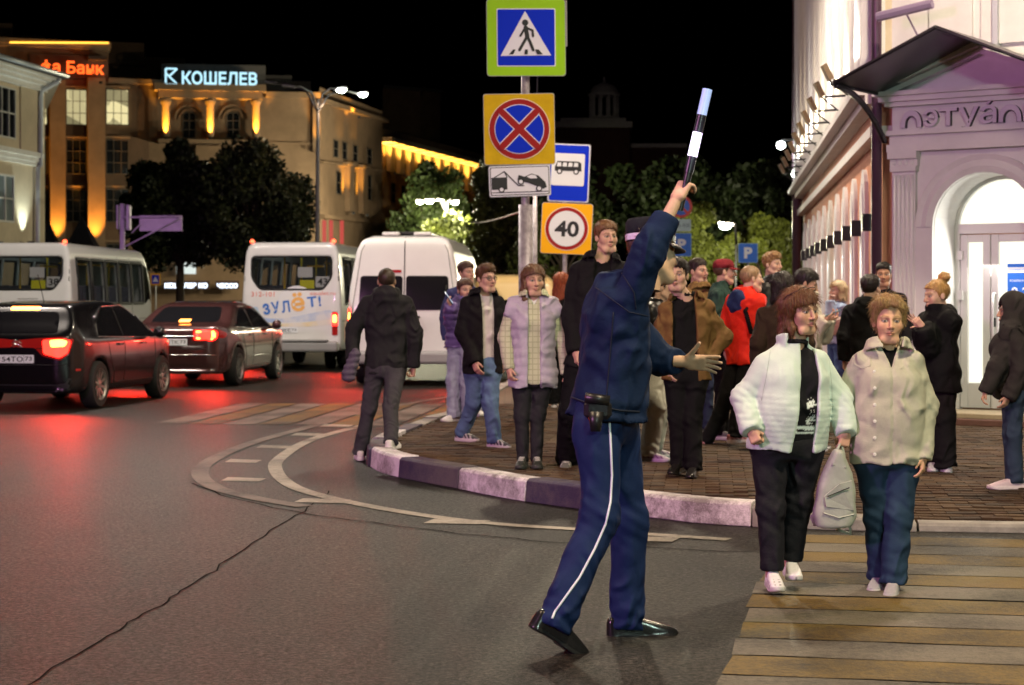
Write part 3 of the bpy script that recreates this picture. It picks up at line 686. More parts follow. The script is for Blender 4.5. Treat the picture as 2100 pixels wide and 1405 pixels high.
m = MB(); q = [wS.pt(700, 175), wS.pt(775, 200), wS.pt(775, 245), wS.pt(700, 216)]; m.prism([p - wS.n * 3 for p in q], -wS.n * 4); obj('rooftop_block', m, mat('dark_parapet'), hC)
M_ = frame(wC.pt(340, 172, 1.05), wC.d, (0, 0, 1))
BLUE = emis('pale_blue_neon', (.50, .85, 1.0), 1.25)
wid = (wC.pt(526, 170) - wC.pt(373, 170)).length
# logo mark: an outlined angular K
mm = MB(); z = .09
def stroke(p, q, w=.11):
    a = M_ @ Vector((*p, 0)); b = M_ @ Vector((*q, 0)); mm.tube([a, b], w * .5, 6)
for p, q in (((0, 0), (0, .85)), ((0, .85), (.62, .85)), ((.62, .85), (.18, .42)), ((.18, .42), (.62, 0)), ((.62, 0), (0, 0)), ((.18, .42), (.0, .6))): stroke(p, q)
obj('logo_mark', mm, BLUE, hC)
lettering('lettering', 'КОШЕЛЕВ', frame(wC.pt(373, 173, 1.05), wC.d, (0, 0, 1)), w=wid, h=.74, m=BLUE, parent=hC, extrude=.1, bold=.022)
for u in (340, 431, 525):
    m = MB(); b = wC.pt(u, 290, .62); t = wC.pt(u, 206, .62); m.lathe([(.33, 0), (.33, .12), (.24, .2), (.21, (t.z - b.z) - .3), (.3, (t.z - b.z) - .15), (.3, t.z - b.z)], b, 14); obj('column', m, STUC, hC, autosmooth=40)
    uplight(hC, b + Vector((0, 0, .22)), 2.4, 1300, (1, .48, .05), .42, wC.n, 55)
m = MB(); wC.box(m, 326, 290, 538, 297, -.02, 1.25); wC.box(m, 545, 292, 655, 296, -.02, .12); obj('ledge', m, STUC, hC)
for c in (388, 478):
    k = 14
    for r0, r1, nm in ((31, 27, 'arch_moulding'), (22, 18.5, 'arch_moulding')):
        m = MB(); V = []
        for i in range(k + 1):
            w_ = math.pi * i / k
            for rr in (r0, r1):
                p = wC.pt(c + rr * math.cos(w_), 246 - rr * 1.05 * math.sin(w_)); V += [p, p + wC.n * .16]
        Fc = []
        for i in range(k):
            a = 4 * i; b = a + 4; Fc += [(a + 1, b + 1, b + 3, a + 3), (a, a + 1, b + 1, b) if False else (a, b, b + 1, a + 1), (a + 2, a + 3, b + 3, b + 2)]
        m.add(V, Fc); obj(nm, m, STUC, hC)
    window(hC, wC, c - 14, 230, c + 14, 284, 2, 3, FRAME, GLASSD, fw=.06, arch=True)
m = MB(); wC.box(m, 402, 300, 456, 330, 0, .5); obj('balcony_niche', m, STUC, hC); window(hC, wC, 420, 305, 442, 330, 2, 2, FRAME, emis('amber_lit_pane', (1, .5, .1), .9), fw=.05)
for u, v0, v1 in ((688, 288, 322), (706, 292, 326), (728, 298, 331), (757, 306, 336), (694, 352, 398), (724, 352, 400), (756, 360, 410)): window(hC, wS, u - 5, v0, u + 5, v1, 1, 2, FRAME, GLASSD, fw=.05)
for u, v0, v1 in ((712, 340, 434), (740, 346, 439)):
    m = MB(); wS.box(m, u - 5, v0, u + 5, v1, 0, .3); wS.box(m, u - 9, v0 - 6, u + 9, v0, 0, .4); obj('pilaster', m, STUC, hC); uplight(hC, wS.pt(u, v1, .3), 2.4, 1900, (1, .5, .05), .4, wS.n, 45)
m = MB(); q = [wS.pt(656, 330), wS.pt(784, 348), wS.pt(784, 352), wS.pt(656, 335)]; m.prism(q, wS.n * .25); q = [wS.pt(656, 440), wS.pt(784, 455), wS.pt(784, 461), wS.pt(656, 448)]; m.prism(q, wS.n * .3); obj('string_course', m, STUC, hC)
m = MB(); wC.box(m, 641, 206, 657, 312, 0, .3); obj('corner_pilaster', m, STUC, hC); uplight(hC, wC.pt(649, 312, .3), 3, 700, (1, .5, .06), .4, wC.n, 40)
uplight(hC, wC.pt(655, 218, .3), 1.5, 160, (1, .5, .06), .5, wC.n, 60); uplight(hC, wS.pt(720, 238, .3), .8, 200, (1, .5, .06), .5, wS.n, 110)
for u in (664, 678, 700):      # red lit shop niches at street level
    m = MB(); wS.box(m, u - 3, 452, u + 3, 500, 0, .06); obj('niche_light', m, emis('red_niche', (1, .12, .1), .55), hC)
m = MB(); wC.box(m, 362, 535, 402, 562, .3, .34); obj('shop_window', m, emis('shop_glow', (.85, .95, .9), .9), hC)
m = MB(); wC.box(m, 336, 576, 430, 593, .5, .6); wC.box(m, 442, 576, 490, 593, .5, .6); obj('shop_sign_board', m, mat('dark_sign_board'), hC)
lettering('shop_lettering', 'КОШЕЛЕВ КО', frame(wC.pt(338, 591, .66), wC.d, (0, 0, 1)), w=(wC.pt(425, 590) - wC.pt(338, 590)).length, m=emis('white_blue_neon', (.75, .85, 1), 3), parent=hC, extrude=.05, bold=.04)
lettering('shop_lettering', 'ЧЕССО', frame(wC.pt(445, 591, .66), wC.d, (0, 0, 1)), w=(wC.pt(487, 590) - wC.pt(445, 590)).length, m=MATS['white_blue_neon'], parent=hC, extrude=.05, bold=.04)
# --- long building down the street
wD = Wall((P(782, 0, 121).x, 121), (P(1040, 0, 150).x, 150)); wD.bk = -.05
hD = thing('long_building', wD.at(0, 0), 'long yellow lit classical building running down the street behind the trees', 'building')
m = MB(); wD.box(m, 782, 300, 1040, 720, -10, 0); obj('wall', m, STUC, hD)
m = MB(); q = [wD.pt(780, 281), wD.pt(1040, 348), wD.pt(1040, 356), wD.pt(780, 291)]; m.prism([p - wD.n * .4 for p in q], wD.n * 1.2); obj('cornice', m, CREAM, hD)
m = MB(); m.tube([wD.pt(784, 294, .7), wD.pt(1036, 357, .7)], .035, 6); obj('light_strip', m, emis('amber_strip2', (1, .5, .08), 5), hD)
u = 797; k = 0
while u < 1030:
    tv = 281 + (u - 780) * .257
    m = MB(); wD.box(m, u - 4.5, tv + 12, u + 4.5, tv + 66, 0, .3); obj('pilaster', m, CREAM, hD)
    uplight(hD, wD.pt(u, tv + 68, .3), 2.4, 2400, (1, .52, .08), .45, wD.n, 50)
    window(hD, wD, u + 6, tv + 24, u + 13, tv + 60, 1, 2, FRAME, GLASSD, fw=.05); window(hD, wD, u + 5, tv + 90, u + 13, tv + 130, 1, 2, FRAME, GLASSD, fw=.05)
    u += 20; k += 1
# --- flat blocks on the skyline
for u0, v0, u1, v1, D, lab in ((785, 178, 862, 240, 150, 'low flat roofed block seen over the classical building'), (862, 182, 903, 300, 158, 'narrow dark apartment block rising beside the flat roofed block')):
    w_ = Wall((P(u0, 0, D).x, D), (P(u1, 0, D + 2).x, D + 2)); w_.bk = -.08; t = thing('apartment_block', w_.at(0, 0), lab, 'building')
    m = MB(); w_.box(m, u0, v0 + 6, u1, 700, -8, 0); obj('wall', m, STUC2, t); m = MB(); w_.box(m, u0 - 1, v0, u1 + 1, v0 + 6, -8, .3); obj('roof', m, ROOF, t)
# --- hill-top hall with cupola
wE = Wall((P(1130, 0, 190).x, 190), (P(1410, 0, 190).x, 190)); wE.bk = .06; hE = thing('cupola_hall', wE.at(0, 0), 'dim red brick hall with a white columned cupola against the night sky', 'building')
m = MB(); wE.box(m, 1135, 258, 1292, 720, -14, 0); wE.box(m, 1292, 300, 1410, 720, -14, -2); obj('wall', m, mat('dark_red_brick', (.10, .045, .035), .9, noise=(1, .2)), hE)
m = MB(); wE.box(m, 1132, 250, 1296, 262, -14, .5); wE.box(m, 1150, 240, 1285, 250, -12, -1); wE.box(m, 1290, 292, 1412, 300, -14, -1.5); obj('cornice', m, WHITE, hE)
c0 = P(1239, 240, 194); sc = 194 / 3800
for i in range(10):
    w_ = 2 * math.pi * i / 10; m = MB(); m.tube([c0 + Vector((27 * sc * math.cos(w_), 27 * sc * math.sin(w_), 0)), c0 + Vector((27 * sc * math.cos(w_), 27 * sc * math.sin(w_), 43 * sc))], .18, 8); obj('column', m, WHITE, hE, smooth=True)
m = MB(); m.lathe([(33 * sc, 0), (33 * sc, 5 * sc), (29 * sc, 7 * sc), (27 * sc, 14 * sc), (20 * sc, 21 * sc), (9 * sc, 26 * sc), (3 * sc, 28 * sc), (2 * sc, 36 * sc), (.4 * sc, 40 * sc)], c0 + Vector((0, 0, 43 * sc)), 24); obj('dome', m, WHITE, hE, smooth=True)
m = MB(); m.lathe([(32 * sc, -3 * sc), (32 * sc, 0)], c0, 24); obj('drum', m, WHITE, hE)
for u, v, z in (): light('hall_floodlight', 'SPOT', wE.pt(1239, 300, 30), 1200, (.8, .85, 1), hE, .5, c0 + Vector((0, 0, 1)), 30, .8)
# ---------------------------------------------------------------- corner shop building on the right
SALM = mat('salmon_stucco', (.62, .30, .19), .9, noise=(2, .08), bump=(20, .2, .01))
TRIM = mat('white_stucco_trim', (.74, .72, .72), .75, noise=(3, .06), bump=(25, .15, .008))
C0 = Vector((4.2, 21.0)); sd = Vector((.112, 1)).normalized(); cd = Vector((math.cos(R(35)), -math.sin(R(35))))
wR = Wall(C0, C0 + sd * 20); wP = Wall(C0, C0 + cd * 7)
hR = thing('corner_shop_building', (C0.x, C0.y, 0), 'salmon and white corner building with a gabled shop entrance and floodlit columns', 'building')
m = MB(); wR.rect(m, 0, 0, 20, 3.35, -3, 0); obj('side_wall', m, SALM, hR)
m = MB(); wR.rect(m, 0, 3.9, 20, 11, -3, 0); obj('upper_wall', m, mat('cream_lit_wall', (.66, .55, .42), .9, noise=(2, .1)), hR)
m = MB(); wR.rect(m, -.05, 3.35, 20, 3.47, -.5, .14); wR.rect(m, -.05, 3.72, 20, 3.82, -.5, .2); wR.rect(m, -.05, 3.82, 20, 3.9, -.5, .34); obj('band_cornice', m, TRIM, hR)
m = MB(); wR.rect(m, 0, 3.47, 20, 3.72, -.5, .03); obj('band', m, SALM, hR)
BULB = emis('white_led', (.9, 1.0, .95), 14)
for i in range(11):
    a = .55 + 1.8 * i
    m = MB(); k = 10; r = .36
    pts = [wR.at(a - r, .15, 0), wR.at(a + r, .15, 0)] + [wR.at(a + r * math.cos(math.pi * j / k), 2.72 + .42 * math.sin(math.pi * j / k), 0) for j in range(k + 1)]
    m.prism(pts, wR.n * .05); ar = obj('blind_arch', m, TRIM, hR)
    m = MB(); pts = [wR.at(a - r * .62, .3, .05), wR.at(a + r * .62, .3, .05)] + [wR.at(a + r * .62 * math.cos(math.pi * j / k), 2.66 + .3 * math.sin(math.pi * j / k), .05) for j in range(k + 1)]
    m.prism(pts, wR.n * .02); obj('arch_panel', m, TRIM, ar)
    if i < 10:
        m = MB(); wR.rect(m, a - .06, 2.3, a + .06, 2.5, .07, .19); lb = obj('wall_lamp', m, DARKMETAL, hR)
        light('lamp_beam', 'SPOT', wR.at(a, 2.28, .14), 30, (.95, 1, .95), lb, .03, wR.at(a, 0, .2), 60, .6)
    for da in (0, .9):
        m = MB(); c = wR.at(a + da - .45, 3.9, .09); m.lathe([(.2, 0), (.2, .12), (.16, .2), (.15, 5.6), (.2, 5.8)], c, 14); obj('column', m, TRIM, hR, autosmooth=40)
    m = MB(); wR.rect(m, a - .28, 4.5, a + .28, 7.2, .002, .05); w_ = obj('window', m, FRAME, hR)
    m = MB(); wR.rect(m, a - .22, 4.56, a + .22, 7.1, .05, .06); obj('pane', m, GLASSD, w_)
    if i < 10:
        aa = a + .35; p0 = wR.at(aa, 4.12, .1); p1 = wR.at(aa, 4.1, .5)
        m = MB(); m.tube([p0, p1], .016, 6); m.tube([wR.at(aa, 3.9, .3), wR.at(aa, 4.11, .55)], .012, 6); br = obj('floodlight_bracket', m, DARKMETAL, hR)
        m = MB(); m.hexa([p1 + Vector((-.0, -.08, .02)), p1 + Vector((0, .08, .02)), p1 + Vector((-.09, .08, .2)), p1 + Vector((-.09, -.08, .2))], Vector((-.05, 0, -.03))); fl = obj('floodlight', m, mat('bronze_fixture', (.22, .15, .09), .5, .3), hR)
        light('flood_beam', 'SPOT', p1 + Vector((.03, 0, .16)), 230, (1.0, .80, .48) if i % 3 else (1, .92, .75), fl, .08, wR.at(aa, 5.6, .1), 100, .8)
m = MB(); p = C0 + Vector((-.1, -.16)); m.tube([(p.x, p.y, .16), (p.x, p.y, 5), (p.x, p.y, 11)], .058, 10); obj('downpipe', m, mat('plum_downpipe', (.10, .055, .09), .35, .3), hR, smooth=True)
m = MB(); q = wR.at(19.9, 0, .15); m.tube([(q.x, q.y, .16), (q.x, q.y, 11)], .1, 10); obj('downpipe', m, MATS['plum_downpipe'], hR, smooth=True)
q = wR.at(19.6, 5.0, 0); m = MB(); m.tube([q, q + wR.n * .5], .03, 6); fb = obj('lamp_bracket', m, DARKMETAL, hR)
for zz, oo in ((-.12, .5), (-.75, .18)):
    m = MB(); m.lathe([(.02, -.09), (.085, -.05), (.1, 0), (.085, .06), (.02, .09)], q + wR.n * oo + Vector((0, 0, zz)), 12); obj('lamp_globe', m, BULB, fb, smooth=True)
light('globe_light', 'POINT', q + wR.n * .62 + Vector((0, 0, -.2)), 130, (.9, 1, .85), fb, .1)
# chamfered entrance wall
m = MB(); wP.rect(m, -.02, 0, .3, 11, -2.5, -.05); wP.rect(m, .3, 4.0, 7, 11, -2.5, -.05); wP.rect(m, 2.3, 0, 7, 4.0, -2.5, -.05); obj('entrance_wall', m, TRIM, hR)
m = MB()
for a0 in (.55, 1.15, 2.0): wP.rect(m, a0, 4.3, a0 + .5, 6.5, -.05, -.01)
obj('wall_panel', m, TRIM, hR)
m = MB(); wP.rect(m, 1.3, 3.9, 1.36, 8, -.04, .05); obj('conduit', m, mat('grey_downpipe'), hR)
for a0, z0 in ((.5, 4.62), (2.45, 4.55)):
    m = MB(); q0 = wP.at(a0 - .32, z0, .55); q1 = wP.at(a0 + .32, z0 + .09, .55); m.tube([q0, q1], .055, 8); m.tube([wP.at(a0, z0 - .25, .1), (q0 + q1) / 2], .012, 6); fl = obj('linear_floodlight', m, mat('violet_grey_housing', (.35, .27, .42), .4, .3), hR)
    light('linear_beam', 'SPOT', (q0 + q1) / 2 + Vector((0, 0, .08)), 420, (1.0, .80, .5), fl, .12, wP.at(a0, 6.2, 0), 110, .8)
PC, OW, ZS = 1.3, .58, 2.3                 # entrance centre, half opening, springing line
m = MB(); k = 18
arc = [(PC + OW * math.cos(math.pi * j / k), ZS + OW * math.sin(math.pi * j / k)) for j in range(k + 1)]
wP.rect(m, PC - 1.05, .15, PC - OW, ZS, -.4, .25); wP.rect(m, PC + OW, .15, PC + 1.05, ZS, -.4, .25)
for (a1, z1), (a2, z2) in zip(arc, arc[1:]):
    m.hexa([wP.at(a1, z1, -.4), wP.at(a2, z2, -.4), wP.at(a2, 3.14, -.4), wP.at(a1, 3.14, -.4)], wP.n * .65)
wP.rect(m, PC - 1.05, ZS, PC - OW, 3.14, -.4, .25); wP.rect(m, PC + OW, ZS, PC + 1.05, 3.14, -.4, .25)
obj('portal', m, TRIM, hR)
m = MB(); V = []
for j in range(k + 1):
    w_ = math.pi * j / k
    for rr, o in ((OW + .005, .25), (OW + .005, .3), (OW + .07, .33), (OW + .14, .29), (OW + .2, .32), (OW + .2, .25)): V.append(wP.at(PC + rr * math.cos(w_), ZS + rr * math.sin(w_), o))
m.add(V, [(6 * i + c, 6 * i + c + 1, 6 * i + c + 7, 6 * i + c + 6) for i in range(k) for c in range(5)])
for sg in (-1, 1): wP.rect(m, PC + sg * (OW + .005), .27, PC + sg * (OW + .2), ZS, .25, .3)
obj('arch_moulding', m, TRIM, hR, autosmooth=50)
for sg in (-1, 1):
    c = PC + sg * .91
    m = MB(); wP.rect(m, c - .13, .27, c + .13, 2.92, .25, .31); pl = obj('pilaster', m, TRIM, hR)
    for j in range(5):
        m = MB(); m.tube([wP.at(c - .1 + .05 * j, .6, .312), wP.at(c - .1 + .05 * j, 2.88, .312)], .017, 6); obj('flute', m, TRIM, pl, smooth=True)
    m = MB(); wP.rect(m, c - .15, .15, c + .15, .4, .25, .34); obj('plinth', m, TRIM, pl); m = MB(); wP.rect(m, c - .15, 2.92, c + .15, 2.98, .25, .35); wP.rect(m, c - .16, 2.98, c + .16, 3.06, .25, .325); wP.rect(m, c - .17, 3.06, c + .17, 3.14, .25, .38); obj('capital', m, TRIM, pl)
    for j in range(4):
        m = MB(); m.lathe([(.01, -.01), (.036, 0), (.01, .012)], wP.at(c - .105 + .07 * j, 3.02, .33), 10, 'y'); obj('egg_ornament', m, TRIM, pl)
m = MB()
for z0, z1, o in ((3.14, 3.22, .36), (3.22, 3.32, .33), (3.32, 3.37, .39), (3.37, 3.64, .3), (3.64, 3.69, .38), (3.69, 3.75, .44), (3.75, 3.8, .5)): wP.rect(m, PC - 1.05 - (o - .3) * .8, z0, PC + 1.05 + (o - .3) * .8, z1, -.4, o)
obj('entablature', m, TRIM, hR)
m = MB(); m.prism([wP.at(PC - 1.08, 3.8, .3), wP.at(PC + 1.08, 3.8, .3), wP.at(PC, 4.2, .3)], -wP.n * .7)
for sg in (-1, 1):
    for o, dz, th in ((.5, 0, .06), (.42, -.07, .06)):
        m.prism([wP.at(PC + sg * 1.16, 3.8 + dz, .3), wP.at(PC + sg * 1.16, 3.8 + dz + th, .3), wP.at(PC, 4.22 + dz + th, .3), wP.at(PC, 4.22 + dz, .3)], wP.n * (o - .3))
obj('pediment', m, TRIM, hR)
# glass-and-sheet canopy
m = MB()
CANO = mat('dark_canopy_sheet', (.035, .03, .03), .3, noise=(3, .3))
for sg in (-1, 1):
    m.hexa([wP.at(PC + sg * 1.14, 3.79, .25), wP.at(PC, 4.29, .25), wP.at(PC, 4.29, 1.65), wP.at(PC + sg * 1.14, 3.79, 1.65)], Vector((0, 0, .015)))
cn = obj('canopy', m, CANO, hR)
m = MB()
for o in (.3, 1.63): m.tube([wP.at(PC - 1.16, 3.78, o), wP.at(PC, 4.28, o), wP.at(PC + 1.16, 3.78, o)], .02, 6)
for sg in (-1, 1): m.tube([wP.at(PC + sg * 1.15, 3.78, .25), wP.at(PC + sg * 1.15, 3.78, 1.66)], .02, 6)
m.tube([wP.at(PC, 4.28, .25), wP.at(PC, 4.28, 1.66)], .02, 6); obj('canopy_frame', m, DARKMETAL, cn, smooth=True)
for sg in (-1, 1):
    m = MB(); pts = [wP.at(PC + sg * 1.12, 3.76 - .5 * t ** 1.7, 1.6 - 1.25 * (t ** .8)) for t in np.linspace(0, 1, 9)]; m.tube(pts, .032, 8); obj('bracket', m, DARKMETAL, cn, smooth=True)
# shop name: cut-out letters with dark returns
LET = mat('lilac_letter_face', (.62, .56, .66), .4); LETD = mat('letter_return', (.05, .045, .055), .5)
def lat(u, v): return wP.pt(u, v, .34)
zb = 3.40
def a_of(u): return (wP.pt(u, 260, .3) - wP.A).dot(wP.d)
def letter(ch, u0, u1, z0, z1):
    a0, a1 = a_of(u0), a_of(u1)
    if ch == 'arch':
        for nm, o0, o1, rr, mt in (('letter', .3, .345, .028, LETD), ('letter_face', .345, .352, .024, LET)):
            m = MB(); V = []; kk = 14; c = (a0 + a1) / 2; r = (a1 - a0) / 2; hh = z1 - z0
            prev = None
            for j in range(kk + 1):
                w_ = math.pi * j / kk
                for q in (1, 1 - 2 * rr / r):
                    for o in (o0, o1): V.append(wP.at(c + r * q * math.cos(w_), z0 + max(0, hh * (1 - (1 - q) * .8) * (abs(math.sin(w_)) ** .7)), o))
            Fc = []
            for j in range(kk):
                a = 4 * j; b = a + 4; Fc += [(a + 1, b + 1, b + 3, a + 3), (a, b, b + 1, a + 1), (a + 2, a + 3, b + 3, b + 2)]
            m.add(V, Fc); obj(nm, m, mt, hR)
        return
    lettering('letter', ch, frame(wP.at(a0, z0, .3), wP.d, (0, 0, 1)), w=a1 - a0, h=z1 - z0, m=LETD, parent=hR, extrude=.045, bold=.02)
    lettering('letter_face', ch, frame(wP.at(a0, z0, .352), wP.d, (0, 0, 1)), w=a1 - a0, h=z1 - z0, m=LET, parent=hR, bold=.008)
letter('arch', 1851, 1893, zb, zb + .19); letter('э', 1897, 1927, zb, zb + .19); letter('т', 1930, 1966, zb, zb + .19); letter('у', 1970, 2010, zb - .06, zb + .19)
letter('а', 2012, 2047, zb, zb + .19); letter('´', 2026, 2038, zb + .205, zb + .245); letter('arch', 2051, 2098, zb, zb + .19); letter('ь', 2102, 2135, zb, zb + .19)
# doors
SHOP = emis('lit_shop_interior', (1.0, .98, .80), 1.25)
WPVC = mat('white_door_frame', (.74, .72, .72), .35)
m = MB(); pts = [wP.at(PC - OW, ZS + .04, -.4), wP.at(PC + OW, ZS + .04, -.4)] + [wP.at(a, z, -.4) for a, z in arc[1:-1]]; m.prism(pts, -wP.n * .03); obj('fanlight', m, SHOP, hR)
m = MB(); wP.rect(m, PC - OW, ZS - .06, PC + OW, ZS + .05, -.42, -.33); wP.rect(m, PC - OW, .27, PC - OW + .06, ZS - .06, -.42, -.33); wP.rect(m, PC + OW - .06, .27, PC + OW, ZS - .06, -.42, -.33)
for (a1, z1), (a2, z2) in zip(arc, arc[1:]):
    c = (PC, ZS); f = .93
    m.hexa([wP.at(a1, z1, -.4), wP.at(a2, z2, -.4), wP.at(c[0] + (a2 - c[0]) * f, c[1] + (z2 - c[1]) * f, -.4), wP.at(c[0] + (a1 - c[0]) * f, c[1] + (z1 - c[1]) * f, -.4)], wP.n * .06)
obj('door_frame', m, WPVC, hR)
def door(a0, a1, nm):
    z0, z1 = .29, ZS - .07; f = .085
    m = MB(); wP.rect(m, a0, z0, a0 + f, z1, -.41, -.345); wP.rect(m, a1 - f, z0, a1, z1, -.41, -.345); wP.rect(m, a0 + f, z0, a1 - f, z0 + .28, -.41, -.35); wP.rect(m, a0 + f, z1 - f, a1 - f, z1, -.41, -.35)
    d = obj('door', m, WPVC, hR, bevel=.006); m = MB(); wP.rect(m, a0 + f, z0 + .28, a1 - f, z1 - f, -.395, -.385); obj('door_pane', m, SHOP, d); return d
dl = door(PC - OW + .065, PC - OW + .41, 'l'); dr = door(PC - OW + .42, PC + OW - .065, 'r')
m = MB(); ah = PC - OW + .465; m.tube([wP.at(ah, 1.05, -.345), wP.at(ah, 1.06, -.29), wP.at(ah, 1.2, -.27), wP.at(ah, 1.42, -.27), wP.at(ah, 1.56, -.29), wP.at(ah, 1.57, -.345)], .016, 8); obj('door_handle', m, WPVC, dr, smooth=True)
m = MB(); wP.rect(m, ah - .012, 1.2, ah + .012, 1.3, -.345, -.338); obj('lock_plate', m, DARKMETAL, dr)
for zz in (.55, 1.5, 1.95):
    m = MB(); wP.rect(m, PC - OW + .02, zz, PC - OW + .1, zz + .1, -.345, -.31); obj('hinge', m, WPVC, dl)
ap = (wP.pt(2066, 570, -.38) - wP.A).dot(wP.d)
m = MB(); wP.rect(m, ap, 1.45, ap + .34, 1.9, -.384, -.378); po = obj('opening_hours_poster', m, mat('blue_poster', (.02, .13, .55), .5, emit=(.02, .15, .6, .35)), dr)
m = MB(); wP.rect(m, ap, 1.80, ap + .34, 1.86, -.378, -.376); obj('poster_band', m, mat('white_print', (.8, .8, .8), .5, emit=(1, 1, 1, .5)), po)
lettering('hours_lettering', '9-21', frame(wP.at(ap + .05, 1.53, -.374), wP.d, (0, 0, 1)), w=.24, m=MATS['white_print'], parent=po, bold=.02)
lettering('hours_lettering', 'РЕЖИМ РАБОТЫ', frame(wP.at(ap + .03, 1.7, -.374), wP.d, (0, 0, 1)), w=.27, m=MATS['white_print'], parent=po)
lettering('hours_lettering', 'С НАМИ УДОБНО', frame(wP.at(ap + .03, 1.815, -.373), wP.d, (0, 0, 1)), w=.27, m=MATS['blue_poster'], parent=po)
m = MB(); wP.rect(m, PC - .75, .148, PC + 1.0, .22, -.4, .55); obj('doorstep', m, mat('maroon_step', (.13, .06, .05), .7, noise=(8, .2)), hR, bevel=.01)
m = MB(); wP.rect(m, PC - .72, .22, PC + .98, .275, -.4, .45); obj('doorstep_tread', m, mat('stone_tread', (.36, .29, .2), .7, noise=(8, .2)), hR, bevel=.008)
light('door_light', 'AREA', wP.at(PC, 2.0, -.3), 30, (1, .97, .85), dr, .6, wP.at(PC, .6, 3))

# ---------------------------------------------------------------- trees
def tree(label, base, cc, rad, nleaf, leaf, col, trunk_r=.2, seed=0, group=None, clumps=26, name='broadleaf_tree'):
    rg = np.random.default_rng(seed); base = Vector(base); cc = Vector(cc)
    t = thing(name, base, label, 'tree', group)
    m = MB(); top = cc + Vector((0, 0, -rad[2] * .2))
    m.tube([base, base.lerp(top, .5) + Vector((rg.normal(0, .1), rg.normal(0, .1), 0)), top], [trunk_r, trunk_r * .8, trunk_r * .5], 9)
    cen = []
    for i in range(clumps):
        d = rg.normal(0, 1, 3); d /= np.linalg.norm(d); r = rg.uniform(.35, .92) ** .6
        p = np.array(cc) + d * np.array(rad) * r; cen.append(p)
        if i % 3 == 0:
            e = Vector(p); s = base.lerp(top, rg.uniform(.55, 1)); m.tube([s, s.lerp(e, .5) + Vector((0, 0, .2)), e], [trunk_r * .35, trunk_r * .2, .02], 5)
    obj('trunk', m, mat('bark', (.05, .035, .025), .9, noise=(8, .3)), t, smooth=True)
    cen = np.array(cen); ci = rg.integers(0, clumps, nleaf); cr = rg.uniform(.22, .5, clumps)
    d = rg.normal(0, 1, (nleaf, 3)); d /= np.linalg.norm(d, axis=1)[:, None]
    pos = cen[ci] + d * (rg.uniform(.15, 1, nleaf) ** .5 * cr[ci])[:, None] * np.array(rad) * np.array([1, 1, .8])
    a = rg.normal(0, 1, (nleaf, 3)); a /= np.linalg.norm(a, axis=1)[:, None]; b = np.cross(a, rg.normal(0, 1, (nleaf, 3))); b /= np.linalg.norm(b, axis=1)[:, None]
    s = leaf * rg.uniform(.6, 1.3, nleaf)[:, None]
    V = np.stack([pos - a * s, pos + b * s * .55, pos + a * s, pos - b * s * .55], 1).reshape(-1, 3) - np.array(base)
    F = np.arange(nleaf * 4).reshape(-1, 4)
    shade = np.repeat(rg.uniform(.55, 1.35, clumps)[ci] * rg.uniform(.75, 1.25, nleaf), 4)
    C = np.array(col)[None, :] * shade[:, None]
    me = npmesh('crown', V, F, mat('leaf', (.06, .1, .02), .55, vc=True), False, C); link('crown', me, t)
    return t
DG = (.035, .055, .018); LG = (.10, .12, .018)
def tpx(label, u0, v0, u1, v1, D, n, leaf, col, seed, **k):
    c = P((u0 + u1) / 2, (v0 + v1) / 2, D); rx = (u1 - u0) / 2 * D / FPX; rz = (v1 - v0) / 2 * D / FPX
    return tree(label, (c.x, c.y, 0), c, (rx, rx * .9, rz), n, leaf, col, .22, seed, **k)
tpx('large dark tree in front of the tan portico building', 255, 300, 480, 545, 82, 24000, .14, (.026, .032, .012), 1, clumps=60)
tpx('broad dark tree between the portico building and the street lamp', 410, 295, 630, 560, 80, 24000, .14, (.026, .032, .012), 2, clumps=60)
tpx('tree standing close before the yellow lit long building', 800, 330, 960, 560, 108, 11000, .15, (.05, .075, .02), 3)
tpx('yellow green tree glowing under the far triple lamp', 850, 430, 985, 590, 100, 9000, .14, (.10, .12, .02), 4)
tpx('dense tree behind the thick sign pole', 955, 330, 1100, 590, 92, 11000, .14, (.08, .095, .022), 5)
tpx('bushy tree behind the orange speed limit sign', 1060, 400, 1240, 600, 75, 10000, .12, (.08, .10, .022), 6)
tpx('tall dark tree below the cupola hall', 1130, 310, 1330, 560, 120, 6000, .26, DG, 7)
tpx('tall dark tree on the slope right of the cupola hall', 1290, 320, 1480, 560, 115, 6000, .26, DG, 8)
tpx('dark tree beside the far end of the salmon building', 1440, 340, 1650, 560, 110, 6000, .26, DG, 9)
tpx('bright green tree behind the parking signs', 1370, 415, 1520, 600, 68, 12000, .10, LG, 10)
tpx('bright green tree between the blue parking sign and the salmon building', 1500, 440, 1650, 610, 70, 12000, .10, LG, 11)
